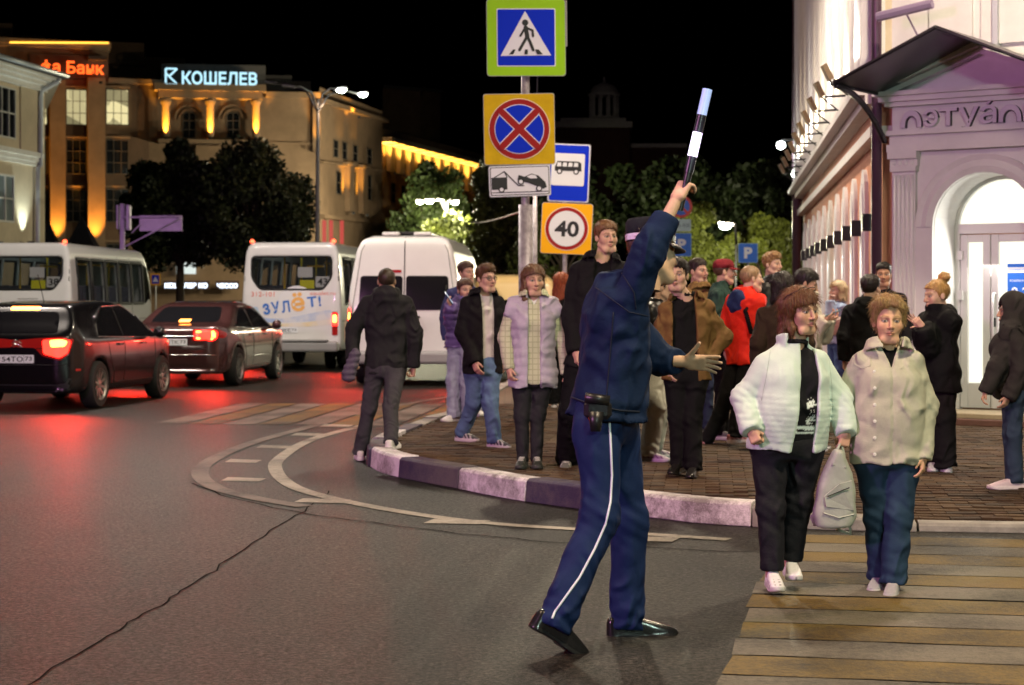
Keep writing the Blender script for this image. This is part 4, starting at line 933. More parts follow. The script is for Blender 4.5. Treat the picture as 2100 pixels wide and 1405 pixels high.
# ---------------------------------------------------------------- street furniture in view
LAMP = emis('lamp_lens', (.88, 1.0, .80), 60)
def street_lamp(label, u, vtop, D, heads, energy, r=.09, lens=LAMP, col=(1.0, .92, .62)):
    base = P(u, 615, D); base.z = 0
    t = thing('street_lamp', base, label, 'street lamp', None)
    top = P(u + 2, vtop, D)
    m = MB(); m.tube([base, base.lerp(top, .5), top], [r * 1.25, r, r * .7], 12); mat('lilac_grey_pole', (.22, .20, .23), .7); PM = MATS['lilac_grey_pole'] if r > .05 else DARKMETAL; obj('pole', m, PM, t, smooth=True)
    for (hu, hv, dd, lit) in heads:
        e = P(hu, hv, D + dd); s = top - Vector((0, 0, .5)); sg = 1 if hu > u else -1
        m = MB(); m.tube([s, s.lerp(e, .25) + Vector((0, 0, .55)), s.lerp(e, .7) + Vector((0, 0, .35)), e], [.05, .04, .035, .03], 8); obj('arm', m, PM, t, smooth=True)
        m = MB(); L = .42; ax = Vector((sg, 0, .12)).normalized()
        m.hexa([e - ax * .1 + Vector((0, -.14, 0)), e + ax * L + Vector((0, -.14, 0)), e + ax * L + Vector((0, .14, 0)), e - ax * .1 + Vector((0, .14, 0))], Vector((0, 0, .09))); h = obj('lamp_head', m, MATS['lilac_grey_pole'], t, bevel=.03)
        if lit:
            m = MB(); m.lathe([(.02, -.15), (.14, -.12), (.2, -.05), (.2, 0.0)], e + ax * .18, 16); obj('lens', m, lens, h)
            (light('lamp_light', 'SPOT', e + ax * .2 - Vector((0, 0, .1)), energy, col, h, .08, e + ax * .2 - Vector((0, 0, 5)), 160, .4) if r > .08 else
             light('lamp_light', 'POINT', e + ax * .2 - Vector((0, 1.2, .3)), energy, col, h, .08))
    return t
street_lamp('tall grey street lamp with four curved arms and two bright heads', 650, 205, 76, ((563, 172, 6, 0), (600, 180, -3, 0), (691, 184, 0, 1), (736, 193, 6, 1)), 2400, col=(1.0, .62, .28))
street_lamp('distant street lamp with three glowing heads among the trees', 914, 420, 100, ((868, 414, 2, 1), (888, 413, -3, 1), (926, 415, 0, 1)), 2600, .07)
street_lamp('small street lamp glowing among the bright green leaves', 1508, 470, 64, ((1498, 463, -3, 1),), 5000, .045)
# traffic gantry, violet light tinted into its grey colour
D = 50; t = thing('traffic_light_mast', P(251, 740, D) - Vector((0, 0, P(251, 740, D).z)), 'grey traffic light mast with violet light put in its colour and a sign board on an arm beyond the minibus', 'traffic light')
VIO_TINT = mat('violet_tinted_grey', (.55, .42, .62), .5, noise=(3, .1))  # magenta light falling on grey metal is put into this base colour
m = MB(); b = P(251, 615, D); m.tube([(b.x, D, 0), P(251, 418, D)], .07, 10); obj('pole', m, VIO_TINT, t, smooth=True)
m = MB(); m.bb(P(238, 470, D - .2), P(247, 421, D + .1)); obj('signal_box', m, VIO_TINT, t, bevel=.03); m = MB(); m.bb(P(258, 472, D - .2), P(270, 421, D + .1)); obj('signal_box', m, VIO_TINT, t, bevel=.03)
m = MB(); m.bb(P(286, 474, D - .05), P(374, 442, D)); obj('sign_board', m, VIO_TINT, t); m = MB(); m.tube([P(251, 446, D - .1), P(374, 444, D - .1)], .03, 6); m.tube([P(258, 505, D - .1), P(372, 446, D - .1)], .025, 6); m.tube([P(270, 478, D - .1), P(290, 458, D - .1)], .02, 6); obj('brace', m, VIO_TINT, t, smooth=True)
mast_lamp('added lamp post with magenta fill floodlight aimed at the traffic light mast', (-14.0, 31.0), 6.5, (.3, .3, .1), 1, 3200, (.95, .45, 1.0), .4, 30, (-10.3, 50, 5.2), 'floodlight')  # unseen floodlight added so the mast receives magenta light
mast_lamp('added tall street lamp with warm fill light over the queue of cars', (-11.5, 27.5), 9.0, (1.6, -2.4, .2), 1, 1500, (1.0, .86, .74), .4, 165)  # unseen lamp added as general light for buses and cars
mast_lamp('tall street lamp with warm light beside the waiting van', (9.5, 29.0), 9.5, (-7.5, -3.4, .4), 1, 1500, (1.0, .72, .42), .4, 165) if False else None
# closed parasols below the bank
for (u0, ua, u1, v0, v1, lab) in ((80, 100, 126, 452, 520, 'dark folded market parasol beside the cream house'), (135, 168, 205, 443, 520, 'dark peaked market tent before the orange lit pilasters')):
    D = 72; t = thing('market_tent', (P((u0 + u1) / 2, 0, D).x, D, 0), lab, 'tent'); c = P((u0 + u1) / 2, v1, D); r = (u1 - u0) / 2 * D / FPX; ap = P(ua, v0, D)
    m = MB(); q = [c + Vector((-r, -r, 0)), c + Vector((r, -r, 0)), c + Vector((r, r, 0)), c + Vector((-r, r, 0))]; m.add([*q, ap], [(0, 1, 4), (1, 2, 4), (2, 3, 4), (3, 0, 4), (3, 2, 1, 0)]); obj('tent_roof', m, cloth((.02, .02, .03)), t)
    for p in q: m = MB(); m.tube([(p.x, p.y, 0), p], .03, 6); obj('leg', m, DARKMETAL, t)
# ---------------------------------------------------------------- traffic signs
def sgn_frame(u, v, D, yaw=0, roll=0):
    return Matrix.Translation(P(u, v, D)) @ Matrix.Rotation(R(yaw), 4, 'Z') @ Matrix.Rotation(R(90), 4, 'X') @ Matrix.Rotation(R(roll), 4, 'Z')
def rsq(w, h, r): return roundpoly([(-w / 2, -h / 2), (w / 2, -h / 2), (w / 2, h / 2), (-w / 2, h / 2)], r, 4)
def circ(r, c=(0, 0), n=40): return [(c[0] + r * math.cos(2 * math.pi * i / n), c[1] + r * math.sin(2 * math.pi * i / n)) for i in range(n)]
def plate(name, poly, M, z, mt, parent, th=.002):
    mb = MB(); mb.prism([M @ Vector((p[0], p[1], z)) for p in poly], (M.to_3x3() @ Vector((0, 0, 1))) * th); return obj(name, mb, mt, parent)
def capsule2(p, q, w, n=6):
    p = Vector(p); q = Vector(q); d = (q - p); a = math.atan2(d.y, d.x); out = []
    for i in range(n + 1): t = a - math.pi / 2 + math.pi * i / n; out.append((q.x + w / 2 * math.cos(t), q.y + w / 2 * math.sin(t)))
    for i in range(n + 1): t = a + math.pi / 2 + math.pi * i / n; out.append((p.x + w / 2 * math.cos(t), p.y + w / 2 * math.sin(t)))
    return out
S_YG = mat('fluorescent_yellow_green', (.30, .62, .02), .6, spec=.1, noise=(3, .05)); S_BL = mat('sign_blue', (.006, .03, .55), .6, spec=.08); S_WH = mat('sign_white', (.72, .74, .78), .35); S_BK = mat('sign_black', (.012, .014, .014), .5)
S_YE = mat('sign_yellow', (.58, .40, .01), .6, spec=.1, noise=(5, .12)); S_RD = mat('sign_red', (.30, .012, .012), .5, spec=.15); S_OR = mat('sign_amber', (.85, .42, .01), .6, spec=.1); S_BACK = mat('sign_back', (.4, .4, .42), .5, .5)
POLE = mat('scuffed_pole', (.36, .33, .36), .5, .4, noise=(9, .4), bump=(20, .3, .004))
def pole(name, u, v0, D, r, label, bz=.15):
    b = P(u, 615, D); t = thing(name, (b.x, D, bz), label, 'pole'); m = MB(); top = P(u + .5, v0, D); m.tube([(b.x, D, bz - .02), top], r, 14); obj('shaft', m, POLE, t, smooth=True)
    m = MB(); m.lathe([(r * 1.9, 0), (r * 1.9, .02), (r * 1.3, .03)], (b.x, D, bz), 14); obj('base_plate', m, POLE, t); return t
# sign 1 pedestrian crossing
D1 = 21.0; px = D1 / FPX
p1 = pole('sign_pole', 1077, 2, D1 + .12, .048, 'scuffed steel pole carrying the pedestrian crossing and no stopping signs')
m = MB(); b = P(1078, 615, D1 + .14); m.tube([(b.x, b.y, .16), P(1078, 420, D1 + .14)], .082, 16); obj('lower_sleeve', m, POLE, p1, smooth=True)
m = MB(); m.tube([P(1104, 112, D1 + .1), P(1101, 200, D1 + .12)], .008, 6); obj('guy_wire', m, DARKMETAL, p1)
M = sgn_frame(1079, 77, D1, 3, .5); t = thing('crossing_sign', P(1079, 77, D1), 'blue pedestrian crossing sign with bright yellow green border', 'sign')
plate('back_plate', rsq(162 * px, 158 * px, .04), M, -.02, S_BACK, t, .018); plate('border', rsq(160 * px, 156 * px, .04), M, 0, S_YG, t); plate('white_line', rsq(121 * px, 119 * px, .02), M, .004, S_WH, t); bp_ = plate('blue_field', rsq(117 * px, 115 * px, .02), M, .008, S_BL, t)
plate('white_triangle', [(-53 * px, -38 * px), (51 * px, -37 * px), (-2 * px, 54 * px)], M, .012, S_WH, t)
def pic(parts, M, z, mt, t, s): 
    for i, q in enumerate(parts): plate('pictogram', [(x * s, y * s) for x, y in q], M, z + i * .0006, mt, t, .001)
pic([circ(6.5, (-2, 30), 18), capsule2((-1, 20), (2, 2), 9), capsule2((2, 2), (-14, -26), 6), capsule2((2, 2), (8, -10), 6), capsule2((8, -10), (14, -26), 6), capsule2((-1, 20), (13, 14), 4.5), capsule2((13, 14), (14, 2), 4.5), capsule2((-3, 18), (-12, 3), 4.5),
     [(-36, -35), (-27, -35), (-22, -25), (-27, -25)], [(-4, -35), (3, -35), (3, -25), (-3, -25)], [(22, -35), (34, -35), (25, -25), (18, -25)]], M, .016, S_BK, t, px)
m = MB(); m.tube([M @ Vector((83 * px, -.1, -.01)), M @ Vector((83 * px, .42, -.01))], .009, 6); obj('edge_rail', m, STEEL, t)
# sign 2 no stopping
M = sgn_frame(1065, 265, D1, 2, 1); t = thing('no_stopping_sign', P(1065, 265, D1), 'yellow square sign with red crossed blue no stopping disc', 'sign')
plate('back_plate', rsq(146 * px, 146 * px, .03), M, -.02, S_BACK, t, .018); plate('yellow_field', rsq(144 * px, 144 * px, .03), M, 0, S_YE, t); plate('white_rim', circ(63 * px), M, .004, mat('sign_cream', (.8, .65, .45), .35), t); plate('red_ring', circ(61.5 * px), M, .008, S_RD, t); plate('inner_rim', circ(51 * px), M, .012, S_WH, t); plate('blue_disc', circ(49.5 * px), M, .016, S_BL, t)
for a in (45, 135):
    d = Vector((math.cos(R(a)), math.sin(R(a)))) * 47
    plate('cross_edge', [(x * px, y * px) for x, y in capsule2(-d, d, 17)], M, .0195 + a * 1e-5, S_WH, t, .001)
for a in (45, 135):
    d = Vector((math.cos(R(a)), math.sin(R(a)))) * 50; plate('red_bar', [(x * px, y * px) for x, y in capsule2(-d, d, 13.5)], M, .0225 + a * 1e-5, S_RD, t, .001)
# sign 3 tow away plate
M = sgn_frame(1066, 371, D1, 2, 2); t = thing('tow_away_plate', P(1066, 371, D1), 'white plate with black tow truck and lifted car', 'sign')
plate('back_plate', rsq(127 * px, 64 * px, .025), M, -.02, S_BACK, t, .018); plate('white_field', rsq(125 * px, 62 * px, .025), M, 0, S_WH, t); plate('black_line', rsq(121 * px, 58 * px, .02), M, .004, S_BK, t); plate('white_panel', rsq(118 * px, 55 * px, .02), M, .007, S_WH, t)
pic([[(-58, -17), (-26, -17), (-26, 8), (-58, 8)], circ(6.5, (-38, -17), 16), capsule2((-52, 8), (-31, 20), 2), capsule2((-31, 20), (-26, 8), 2), capsule2((-31, 20), (-3, -10), 2), capsule2((-3, -10), (8, -10), 2), capsule2((-58, -23), (58, -23), 1.5),
     [(-5, 2), (-2, 12), (10, 8), (24, 14), (38, 10), (46, 2), (52, -4), (55, -14), (48, -18), (20, -6)], circ(6.5, (2, -2), 18), circ(6.5, (39, -17), 18)], M, .011, S_BK, t, px)
pic([circ(4, (-38, -17), 14), circ(4, (2, -2), 14), circ(4, (39, -17), 14), [(14, 8), (24, 12), (33, 10), (36, 4), (22, 4)]], M, .019, S_WH, t, px)
# signs on the second pole
D2 = 28.5; px = D2 / FPX
pole('sign_pole', 1158, 300, D2 + .08, .036, 'thin steel pole behind the crowd carrying the speed limit and bus stop signs')
pole('sign_pole', 1097, 395, 25.0, .03, 'thin bare steel pole close beside the thick sign pole')
M = sgn_frame(1167, 355, D2, -4, -2.5); t = thing('bus_stop_sign', P(1167, 355, D2), 'blue bus stop sign with black bus on white panel', 'sign')
plate('back_plate', rsq(85 * px, 120 * px, .04), M, -.02, S_BACK, t, .018); plate('white_edge', rsq(83 * px, 118 * px, .04), M, 0, S_WH, t); plate('blue_field', rsq(79 * px, 114 * px, .03), M, .004, S_BL, t); plate('white_panel', rsq(68 * px, 66 * px, .03), M @ Matrix.Translation((-.02, 7 * px, 0)), .008, S_WH, t)
pic([[(-27, 0), (-27, 8), (-22, 20), (22, 20), (27, 16), (28, 0)], circ(6, (-17, -1), 18), circ(6, (17, -1), 18)], M @ Matrix.Translation((-.02, 4 * px, 0)), .012, S_BK, t, px)
pic([circ(3.5, (-17, -1), 14), circ(3.5, (17, -1), 14)] + [[(-23 + 11.5 * i, 9), (-14 + 11.5 * i, 9), (-14 + 11.5 * i, 17), (-21.5 + 11.5 * i, 17)] for i in range(4)], M @ Matrix.Translation((-.02, 4 * px, 0)), .0165, S_WH, t, px)
M = sgn_frame(1162, 469, D2, -4, -2.5); t = thing('speed_limit_sign', P(1162, 469, D2), 'orange square sign with round red bordered 40 speed limit', 'sign')
plate('back_plate', rsq(105 * px, 105 * px, .04), M, -.02, S_BACK, t, .018); plate('amber_field', rsq(103 * px, 103 * px, .04), M, 0, S_OR, t); plate('white_rim', circ(45 * px), M, .003, MATS['sign_cream'], t); plate('red_ring', circ(43.5 * px), M, .006, S_RD, t); plate('white_disc', circ(36.5 * px), M, .009, S_WH, t)
lettering('numerals', '40', M @ Matrix.Translation((-24.5 * px, -17 * px, .0125)), w=50 * px, h=33 * px, m=S_BK, parent=t, bold=.03)
# parking signs beyond the crowd
D3 = 46; px = D3 / FPX
pole('sign_pole', 1384, 385, D3 + .06, .03, 'distant pole with the round no parking sign and two plates')
M = sgn_frame(1397, 424, D3, -8, 0); t = thing('no_parking_sign', P(1397, 424, D3), 'round blue no parking sign with a red rim behind the raised arm', 'sign')
plate('red_ring', circ(23 * px), M, 0, mat('sign_red_bright', (.6, .07, .04), .4), t, .015); plate('blue_disc', circ(17.5 * px), M, .018, mat('sign_blue_bright', (.03, .16, .62), .4), t); d = Vector((math.cos(R(135)), math.sin(R(135)))) * 18; plate('red_bar', [(x * px, y * px) for x, y in capsule2(d, -d, 5)], M, .022, MATS['sign_red_bright'], t)
M = sgn_frame(1399, 462, D3, -5); t = thing('hours_plate', P(1399, 462, D3), 'pale plate with parking hours above a blue parking sign', 'sign')
plate('panel', rsq(36 * px, 25 * px, .03), M, 0, mat('pale_plate', (.45, .62, .62), .4), t, .015); lettering('hours_lettering', '8.00-18.00', M @ Matrix.Translation((-15 * px, -4 * px, .018)), w=30 * px, h=8 * px, m=mat('pale_print', (.1, .16, .18), .5), parent=t)
for u, v, lab, D_ in ((1398, 502, 'blue parking sign under the pale hours plate', D3), (1534, 519, 'blue parking sign standing alone before the bright green trees', 44)):
    px = D_ / FPX; M = sgn_frame(u, v, D_, -4); t = thing('parking_sign', P(u, v, D_), lab, 'sign')
    plate('back_plate', rsq(40 * px, 48 * px if u < 1500 else 40 * px, .03), M, -.012, mat('sign_blue_edge', (.3, .5, .7), .4), t, .012); plate('blue_field', rsq(38 * px, 46 * px if u < 1500 else 38 * px, .03), M, .002, MATS['sign_blue_bright'], t)
    lettering('letter', 'P', M @ Matrix.Translation((-8 * px, -11 * px, .006)), w=17 * px, h=23 * px, m=S_WH, parent=t, bold=.05)
pole('sign_pole', 1534, 515, 44.05, .025, 'distant thin pole of the lone blue parking sign')
# little crossing sign far down the road
D = 70; px = D / FPX; M = sgn_frame(319, 573, D); t = thing('crossing_sign', P(319, 573, D), 'tiny distant pedestrian crossing sign with orange border beside the minibus', 'sign'); plate('border', rsq(20 * px, 24 * px, .02), M, 0, S_OR, t, .02); plate('blue_field', rsq(15 * px, 18 * px, .02), M, .022, S_BL, t); plate('white_triangle', [(-6 * px, -5 * px), (6 * px, -5 * px), (0, 6 * px)], M, .026, S_WH, t)
m = MB(); b = P(319, 585, D); m.tube([(b.x, D + .05, 0), (b.x, D + .05, P(319, 562, D).z)], .03, 6); obj('post', m, STEEL, t)
# overhead cable
m = MB(); a = P(916, 421, 100); b = P(1072, 433, D1 + .15); m.tube([a.lerp(b, s_) - Vector((0, 0, .45 * 4 * s_ * (1 - s_))) for s_ in np.linspace(0, 1, 14)], .012, 5); tag(obj('overhead_cable', m, mat('pale_cable', (.45, .42, .35), .6)), 'thin pale cable strung from the far lamp to the thick sign pole', 'cable')
# ---------------------------------------------------------------- vehicles
def relax(V, F, it=2, w=.5):
    E = np.concatenate([F[:, [0, 1]], F[:, [1, 2]], F[:, [2, 3]], F[:, [3, 0]]]); n = len(V)
    for _ in range(it):
        S = np.zeros_like(V); c = np.zeros(n, np.float32)
        np.add.at(S, E[:, 0], V[E[:, 1]]); np.add.at(c, E[:, 0], 1); np.add.at(S, E[:, 1], V[E[:, 0]]); np.add.at(c, E[:, 1], 1)
        V = V * (1 - w) + w * S / c[:, None]
    return V.astype(np.float32)
def hull(prof, plan, sect, h, k=.05, wheels=(), cut=None, wr=.36):
    ys = [p[0] for p in prof]; zs = [p[1] for p in prof]; W = max(p[0] for p in sect)
    g = Grid((-W - 3 * h, min(ys) - 3 * h, min(zs) - 3 * h), (W + 3 * h, max(ys) + 3 * h, max(zs) + 3 * h), h)
    a = polysdf(g.y[0], g.z[0], prof)[None]; 
    pl = plan + [(-x, y) for x, y in reversed(plan)]; b = polysdf(g.x[:, :, 0], g.y[:, :, 0], pl)[:, :, None]
    sc = sect + [(-x, z) for x, z in reversed(sect)]; c = polysdf(g.x[:, 0], g.z[:, 0], sc)[:, None, :]
    D = smax(smax(a + np.zeros_like(g.x), b, k), c, k).astype(np.float32)
    O = D
    if cut: D = cut(g, D)
    for wy, wz in wheels:
        cy = np.sqrt((g.y - wy) ** 2 + (g.z - wz) ** 2) - wr
        D = np.maximum(D, -np.maximum(cy, .55 - np.abs(g.x)))
    V, F = surf(D, g.lo, h); return relax(V, F), F
RIGHT = frame((3, 0, 0), (0, 1, 0), (0, 0, 1)); LEFT = frame((-3, 0, 0), (0, -1, 0), (0, 0, 1)); REAR = frame((0, -6, 0), (1, 0, 0), (0, 0, 1)); FRONT = frame((0, 6, 0), (-1, 0, 0), (0, 0, 1))
CORN = frame((2.2, -4.4, 0), Vector((.866, .5, 0)), (0, 0, 1)); CORNL = frame((-2.2, -4.4, 0), Vector((.866, -.5, 0)), (0, 0, 1))
TYRE = mat('tyre_rubber', (.018, .017, .017), .8, bump=(40, .3)); RIM = mat('alloy_rim', (.55, .53, .5), .3, .9); RUB = mat('black_rubber', (.012, .012, .013), .6)
CGLASS = mat('car_glass', (.008, .008, .01), .1, spec=.35)
TAIL = emis('tail_lamp_red', (1.0, .012, .006), 12.0, (.2, .01, .01)); TAILD = mat('tail_lens_dark', (.22, .012, .012), .15, coat=.6, emit=(1, .02, .01, .12)); CORE = emis('tail_lamp_core', (1.0, .26, .04), 13.0)
PLATE = mat('plate_white', (.72, .72, .74), .4, emit=(1, 1, 1, .10)); INK = mat('plate_ink', (.01, .01, .012), .5)
def wheel(parent, x, y, r, w, seed=0, spokes=9, rim=RIM):
    e = bpy.data.objects.new('wheel', None); COL.objects.link(e); e.parent = parent; e.location = (x, y, r); e.empty_display_size = .1
    s = 1 if x > 0 else -1
    m = MB(); m.lathe([(r * .66, -w / 2), (r * .93, -w / 2), (r, -w / 2 + .03), (r, w / 2 - .03), (r * .93, w / 2), (r * .66, w / 2)], (0, 0, 0), 32, 'x', False); obj('tyre', m, TYRE, e, local=True, autosmooth=40)
    m = MB(); m.lathe([(r * .66, w / 2 * s), (r * .68, (w / 2 + .005) * s), (r * .6, (w / 2 - .02) * s), (r * .6, -.02 * s)], (0, 0, 0), 32, 'x', False)
    for i in range(spokes):
        a = 2 * math.pi * i / spokes + seed; c, q = math.cos(a), math.sin(a); c2, q2 = math.cos(a + .18), math.sin(a + .18)
        m.hexa([(s * (w / 2 - .03), r * .1 * c - .02 * q, r * .1 * q + .02 * c), (s * (w / 2 - .03), r * .1 * c + .02 * q, r * .1 * q - .02 * c), (s * (w / 2 - .012), r * .62 * c2 + .016 * q2, r * .62 * q2 - .016 * c2), (s * (w / 2 - .012), r * .62 * c2 - .016 * q2, r * .62 * q2 + .016 * c2)], (-.03 * s, 0, 0))
    m.lathe([(.0, (w / 2 - .01) * s), (r * .17, (w / 2 - .015) * s), (r * .17, (w / 2 - .05) * s)], (0, 0, 0), 14, 'x', False); obj('rim', m, rim, e, local=True)
    m = MB(); m.lathe([(.0, 0), (r * .6, 0)], (s * .0, 0, 0), 20, 'x', False); obj('brake_disc', m, RUB, e, local=True)
    return e
def vehicle(name, label, cat, px_wheel, local_wheel, heading, group=None, z=0):
    p = G(*px_wheel); a = R(-heading); q = Matrix.Rotation(a, 3, 'Z') @ Vector(local_wheel)
    return thing(name, (p.x - q.x, p.y - q.y, 0), label, cat, group, a)
def lampbeam(parent, pos, energy=30, k=7.0, col=(1, .03, .015)):
    w = wm(parent) @ Vector(pos); t = wm(parent) @ (Vector(pos) + Vector((0, -3, -1.0))); light('lamp_beam', 'SPOT', w, energy * k, col, parent, .04, t, 95, .7)
def seam(parent, bvh, fr, pts, r=.006, off=.0, name='panel_gap', mt=RUB, closed=False):
    P2 = [Vector(p) for p in pts]; den = []
    if closed: P2 = P2 + [P2[0]]
    for a, b in zip(P2, P2[1:]):
        n = max(2, int((b - a).length / .08))
        den += [a.lerp(b, i / n) for i in range(n)]
    den.append(P2[-1]); m = MB(); m.tube(drop(bvh, den, fr, off), r, 5, not closed); return obj(name, m, mt, parent, local=True, smooth=True)
def plate_decal(t, body, bvh, cx, cz, main, reg, w=.52, h=.112, fr=REAR):
    p = decal('number_plate', bvh, rsq_(w, h, .01, cx, cz), fr, PLATE, t, 0, .018)
    M = fr @ Matrix.Translation((cx, cz, 0)); yy = min(v.co.y for v in p.data.vertices)
    for s, x0, ww, hh, z0 in ((main, -w * .46, w * .66, h * .62, -h * .32), (reg, w * .26, w * .19, h * .5, -h * .2)):
        V, Fc = text_mesh(s, 1, 0, .01); X0 = min(v.x for v in V); X1 = max(v.x for v in V); Y0 = min(v.y for v in V); Y1 = max(v.y for v in V)
        m = MB(); m.add([(cx + x0 + (v.x - X0) / (X1 - X0) * ww, yy - .004, cz + z0 + (v.y - Y0) / (Y1 - Y0) * hh) for v in V], Fc); obj('plate_lettering', m, INK, p, local=True)
    m = MB(); m.bb((cx + w * .22, yy - .003, cz - h * .45), (cx + w * .228, yy - .002, cz + h * .45)); obj('plate_divider', m, INK, p, local=True)
    return p
def rsq_(w, h, r, cx, cz): return [(x + cx, y + cz) for x, y in roundpoly([(-w / 2, -h / 2), (w / 2, -h / 2), (w / 2, h / 2), (-w / 2, h / 2)], r, 3)]
def mirror(parent, x, y, z, mt):
    s = 1 if x > 0 else -1; m = MB(); m.lathe([(.02, -.1), (.075, -.085), (.09, 0), (.06, .07), (.01, .1)], (x + s * .1, y, z), 12, 'y'); m.tube([(x - s * .06, y, z - .06), (x + s * .08, y, z - .02)], .022, 6); obj('wing_mirror', m, mt, parent, local=True, smooth=True)
BLACKP = mat('black_car_paint', (.004, .0038, .005), .25, coat=.45, spec=.35); BROWNP = mat('dark_brown_car_paint', (.075, .03, .03), .25, .3, coat=1.0)
CHROME = mat('chrome', (.7, .7, .7), .12, 1)
# --- black hatchback
t = vehicle('black_hatchback', 'shiny black hatchback with glowing brake lights at the rear of the queue', 'car', (188, 836), (.74, -1.305, 0), 8.5)
sh = lambda pts: [(y - 2.165, z) for y, z in pts]
prof = smoothpoly(sh([(.06, .30), (.0, .52), (.0, .72), (.025, .92), (.07, 1.03), (.22, 1.22), (.34, 1.38), (.42, 1.43), (.75, 1.465), (1.5, 1.49), (2.2, 1.45), (2.75, 1.24), (3.2, 1.04), (3.8, .93), (4.18, .76), (4.32, .55), (4.27, .3), (4.1, .22), (.3, .22)]), 3)
plan = [(.56, -2.165), (.74, -2.08), (.84, -1.85), (.885, -1.3), (.89, 0), (.875, 1.2), (.82, 1.7), (.66, 2.05), (.4, 2.165)]
sect = [(.76, .18), (.85, .3), (.885, .5), (.89, .72), (.87, .93), (.82, 1.02), (.68, 1.36), (.60, 1.47), (.5, 1.54)]
V, F = hull(prof, plan, sect, .027, .06, [(-1.305, .32), (1.305, .32)], wr=.365); bv = bvh_of(V, F)
link('body', npmesh('body', V, F, BLACKP), t)
decal('rear_window', bv, roundpoly([(-.56, 1.05), (.56, 1.05), (.50, 1.34), (-.50, 1.34)], .08), REAR, CGLASS, t, .08, .005)
for fr, s, nm in ((RIGHT, 1, 'r'), (LEFT, -1, 'l')):
    for q in ([(-1.25, 1.0), (-.35, .985), (-.35, 1.40), (-.75, 1.38), (-1.15, 1.22)], [(-.28, .985), (.62, .97), (.98, .985), (.55, 1.24), (.1, 1.40), (-.28, 1.41)]):
        decal('side_window', bv, roundpoly([(y * s, z) for y, z in q], .04), fr, CGLASS, t, .08, .005)
    seam(t, bv, fr, [(y * s, z) for y, z in [(-1.33, .99), (-.3, .965), (.7, .95), (1.02, .965), (.55, 1.26), (.1, 1.425), (-.75, 1.405), (-1.2, 1.24)]], .012, .0, 'window_trim', CHROME if s > 0 else RUB, True)
    seam(t, bv, fr, [(s * -.32, 1.40), (s * -.33, .9), (s * -.36, .35)]); seam(t, bv, fr, [(s * .95, .95), (s * .97, .6), (s * .9, .33)]); seam(t, bv, fr, [(s * -1.0, 1.0), (s * -.92, .72), (s * -.78, .5), (s * -.75, .33)]); seam(t, bv, fr, [(s * -.75, .34), (s * .9, .33)])
    for y in (-.52, .42): seam(t, bv, fr, [(s * (y - .09), .87), (s * (y + .09), .875)], .016, .018, 'door_handle', CHROME)
    decal('sill', bv, [(s * y, z) for y, z in [(-.9, .24), (.9, .24), (.9, .32), (-.9, .32)]], fr, RUB, t, .1, .006)
    decal('wheel_side_reflector', bv, rsq_(.09, .03, .01, s * -1.95, .55), fr, TAILD, t, 0, .005)
for fr, s in ((CORN, 1), (CORNL, -1)):
    lam = decal('tail_lamp', bv, [(s * x, z) for x, z in roundpoly([(-.46, .74), (-.24, .68), (-.12, .76), (-.05, .97), (-.22, 1.0), (-.52, .98), (-.80, .95), (-.78, .86), (-.55, .85)], .03)], fr, TAILD, t, .05, .008)
    decal('lamp_glow', bv, [(s * x, z) for x, z in roundpoly([(-.45, .77), (-.25, .71), (-.14, .78), (-.09, .95), (-.24, .975), (-.46, .96)], .04)], fr, TAIL, lam, .05, .014)
    decal('lamp_core', bv, [(s * x, z) for x, z in roundpoly([(-.36, .86), (-.18, .87), (-.14, .94), (-.22, .965), (-.37, .955)], .03)], fr, CORE, lam, .05, .02)
    lampbeam(t, (s * .78, -2.25, .85), 30)
decal('high_brake_light', bv, rsq_(.42, .05, .012, 0, 1.385), REAR, CORE, t, .06, .006)
plate_decal(t, None, bv, .0, .70, '154ТО', '73')
decal('bumper_insert', bv, roundpoly([(-.72, .3), (.72, .3), (.76, .44), (-.76, .44)], .03), REAR, RUB, t, .1, .006)
seam(t, bv, REAR, [(-.74, 1.0), (-.72, .62), (.72, .62), (.74, 1.0)])
for dz in (0, .05): seam(t, bv, REAR, [(-.075, .86 + dz), (0, .905 + dz), (.075, .86 + dz)], .011, .006, 'chevron_badge', CHROME)
seam(t, bv, REAR, [(.28, .84), (.5, .84)], .008, .004, 'model_badge', CHROME)
mirror(t, .9, .78, 1.02, BLACKP); mirror(t, -.9, .78, 1.02, BLACKP)
m = MB(); m.tube([(0, -1.2, 1.47), (.0, -1.42, 1.85)], .006, 5); obj('aerial', m, RUB, t, local=True)
for x in (.77, -.77):
    for y in (-1.305, 1.305): wheel(t, x, y, .325, .21, .2, 10)
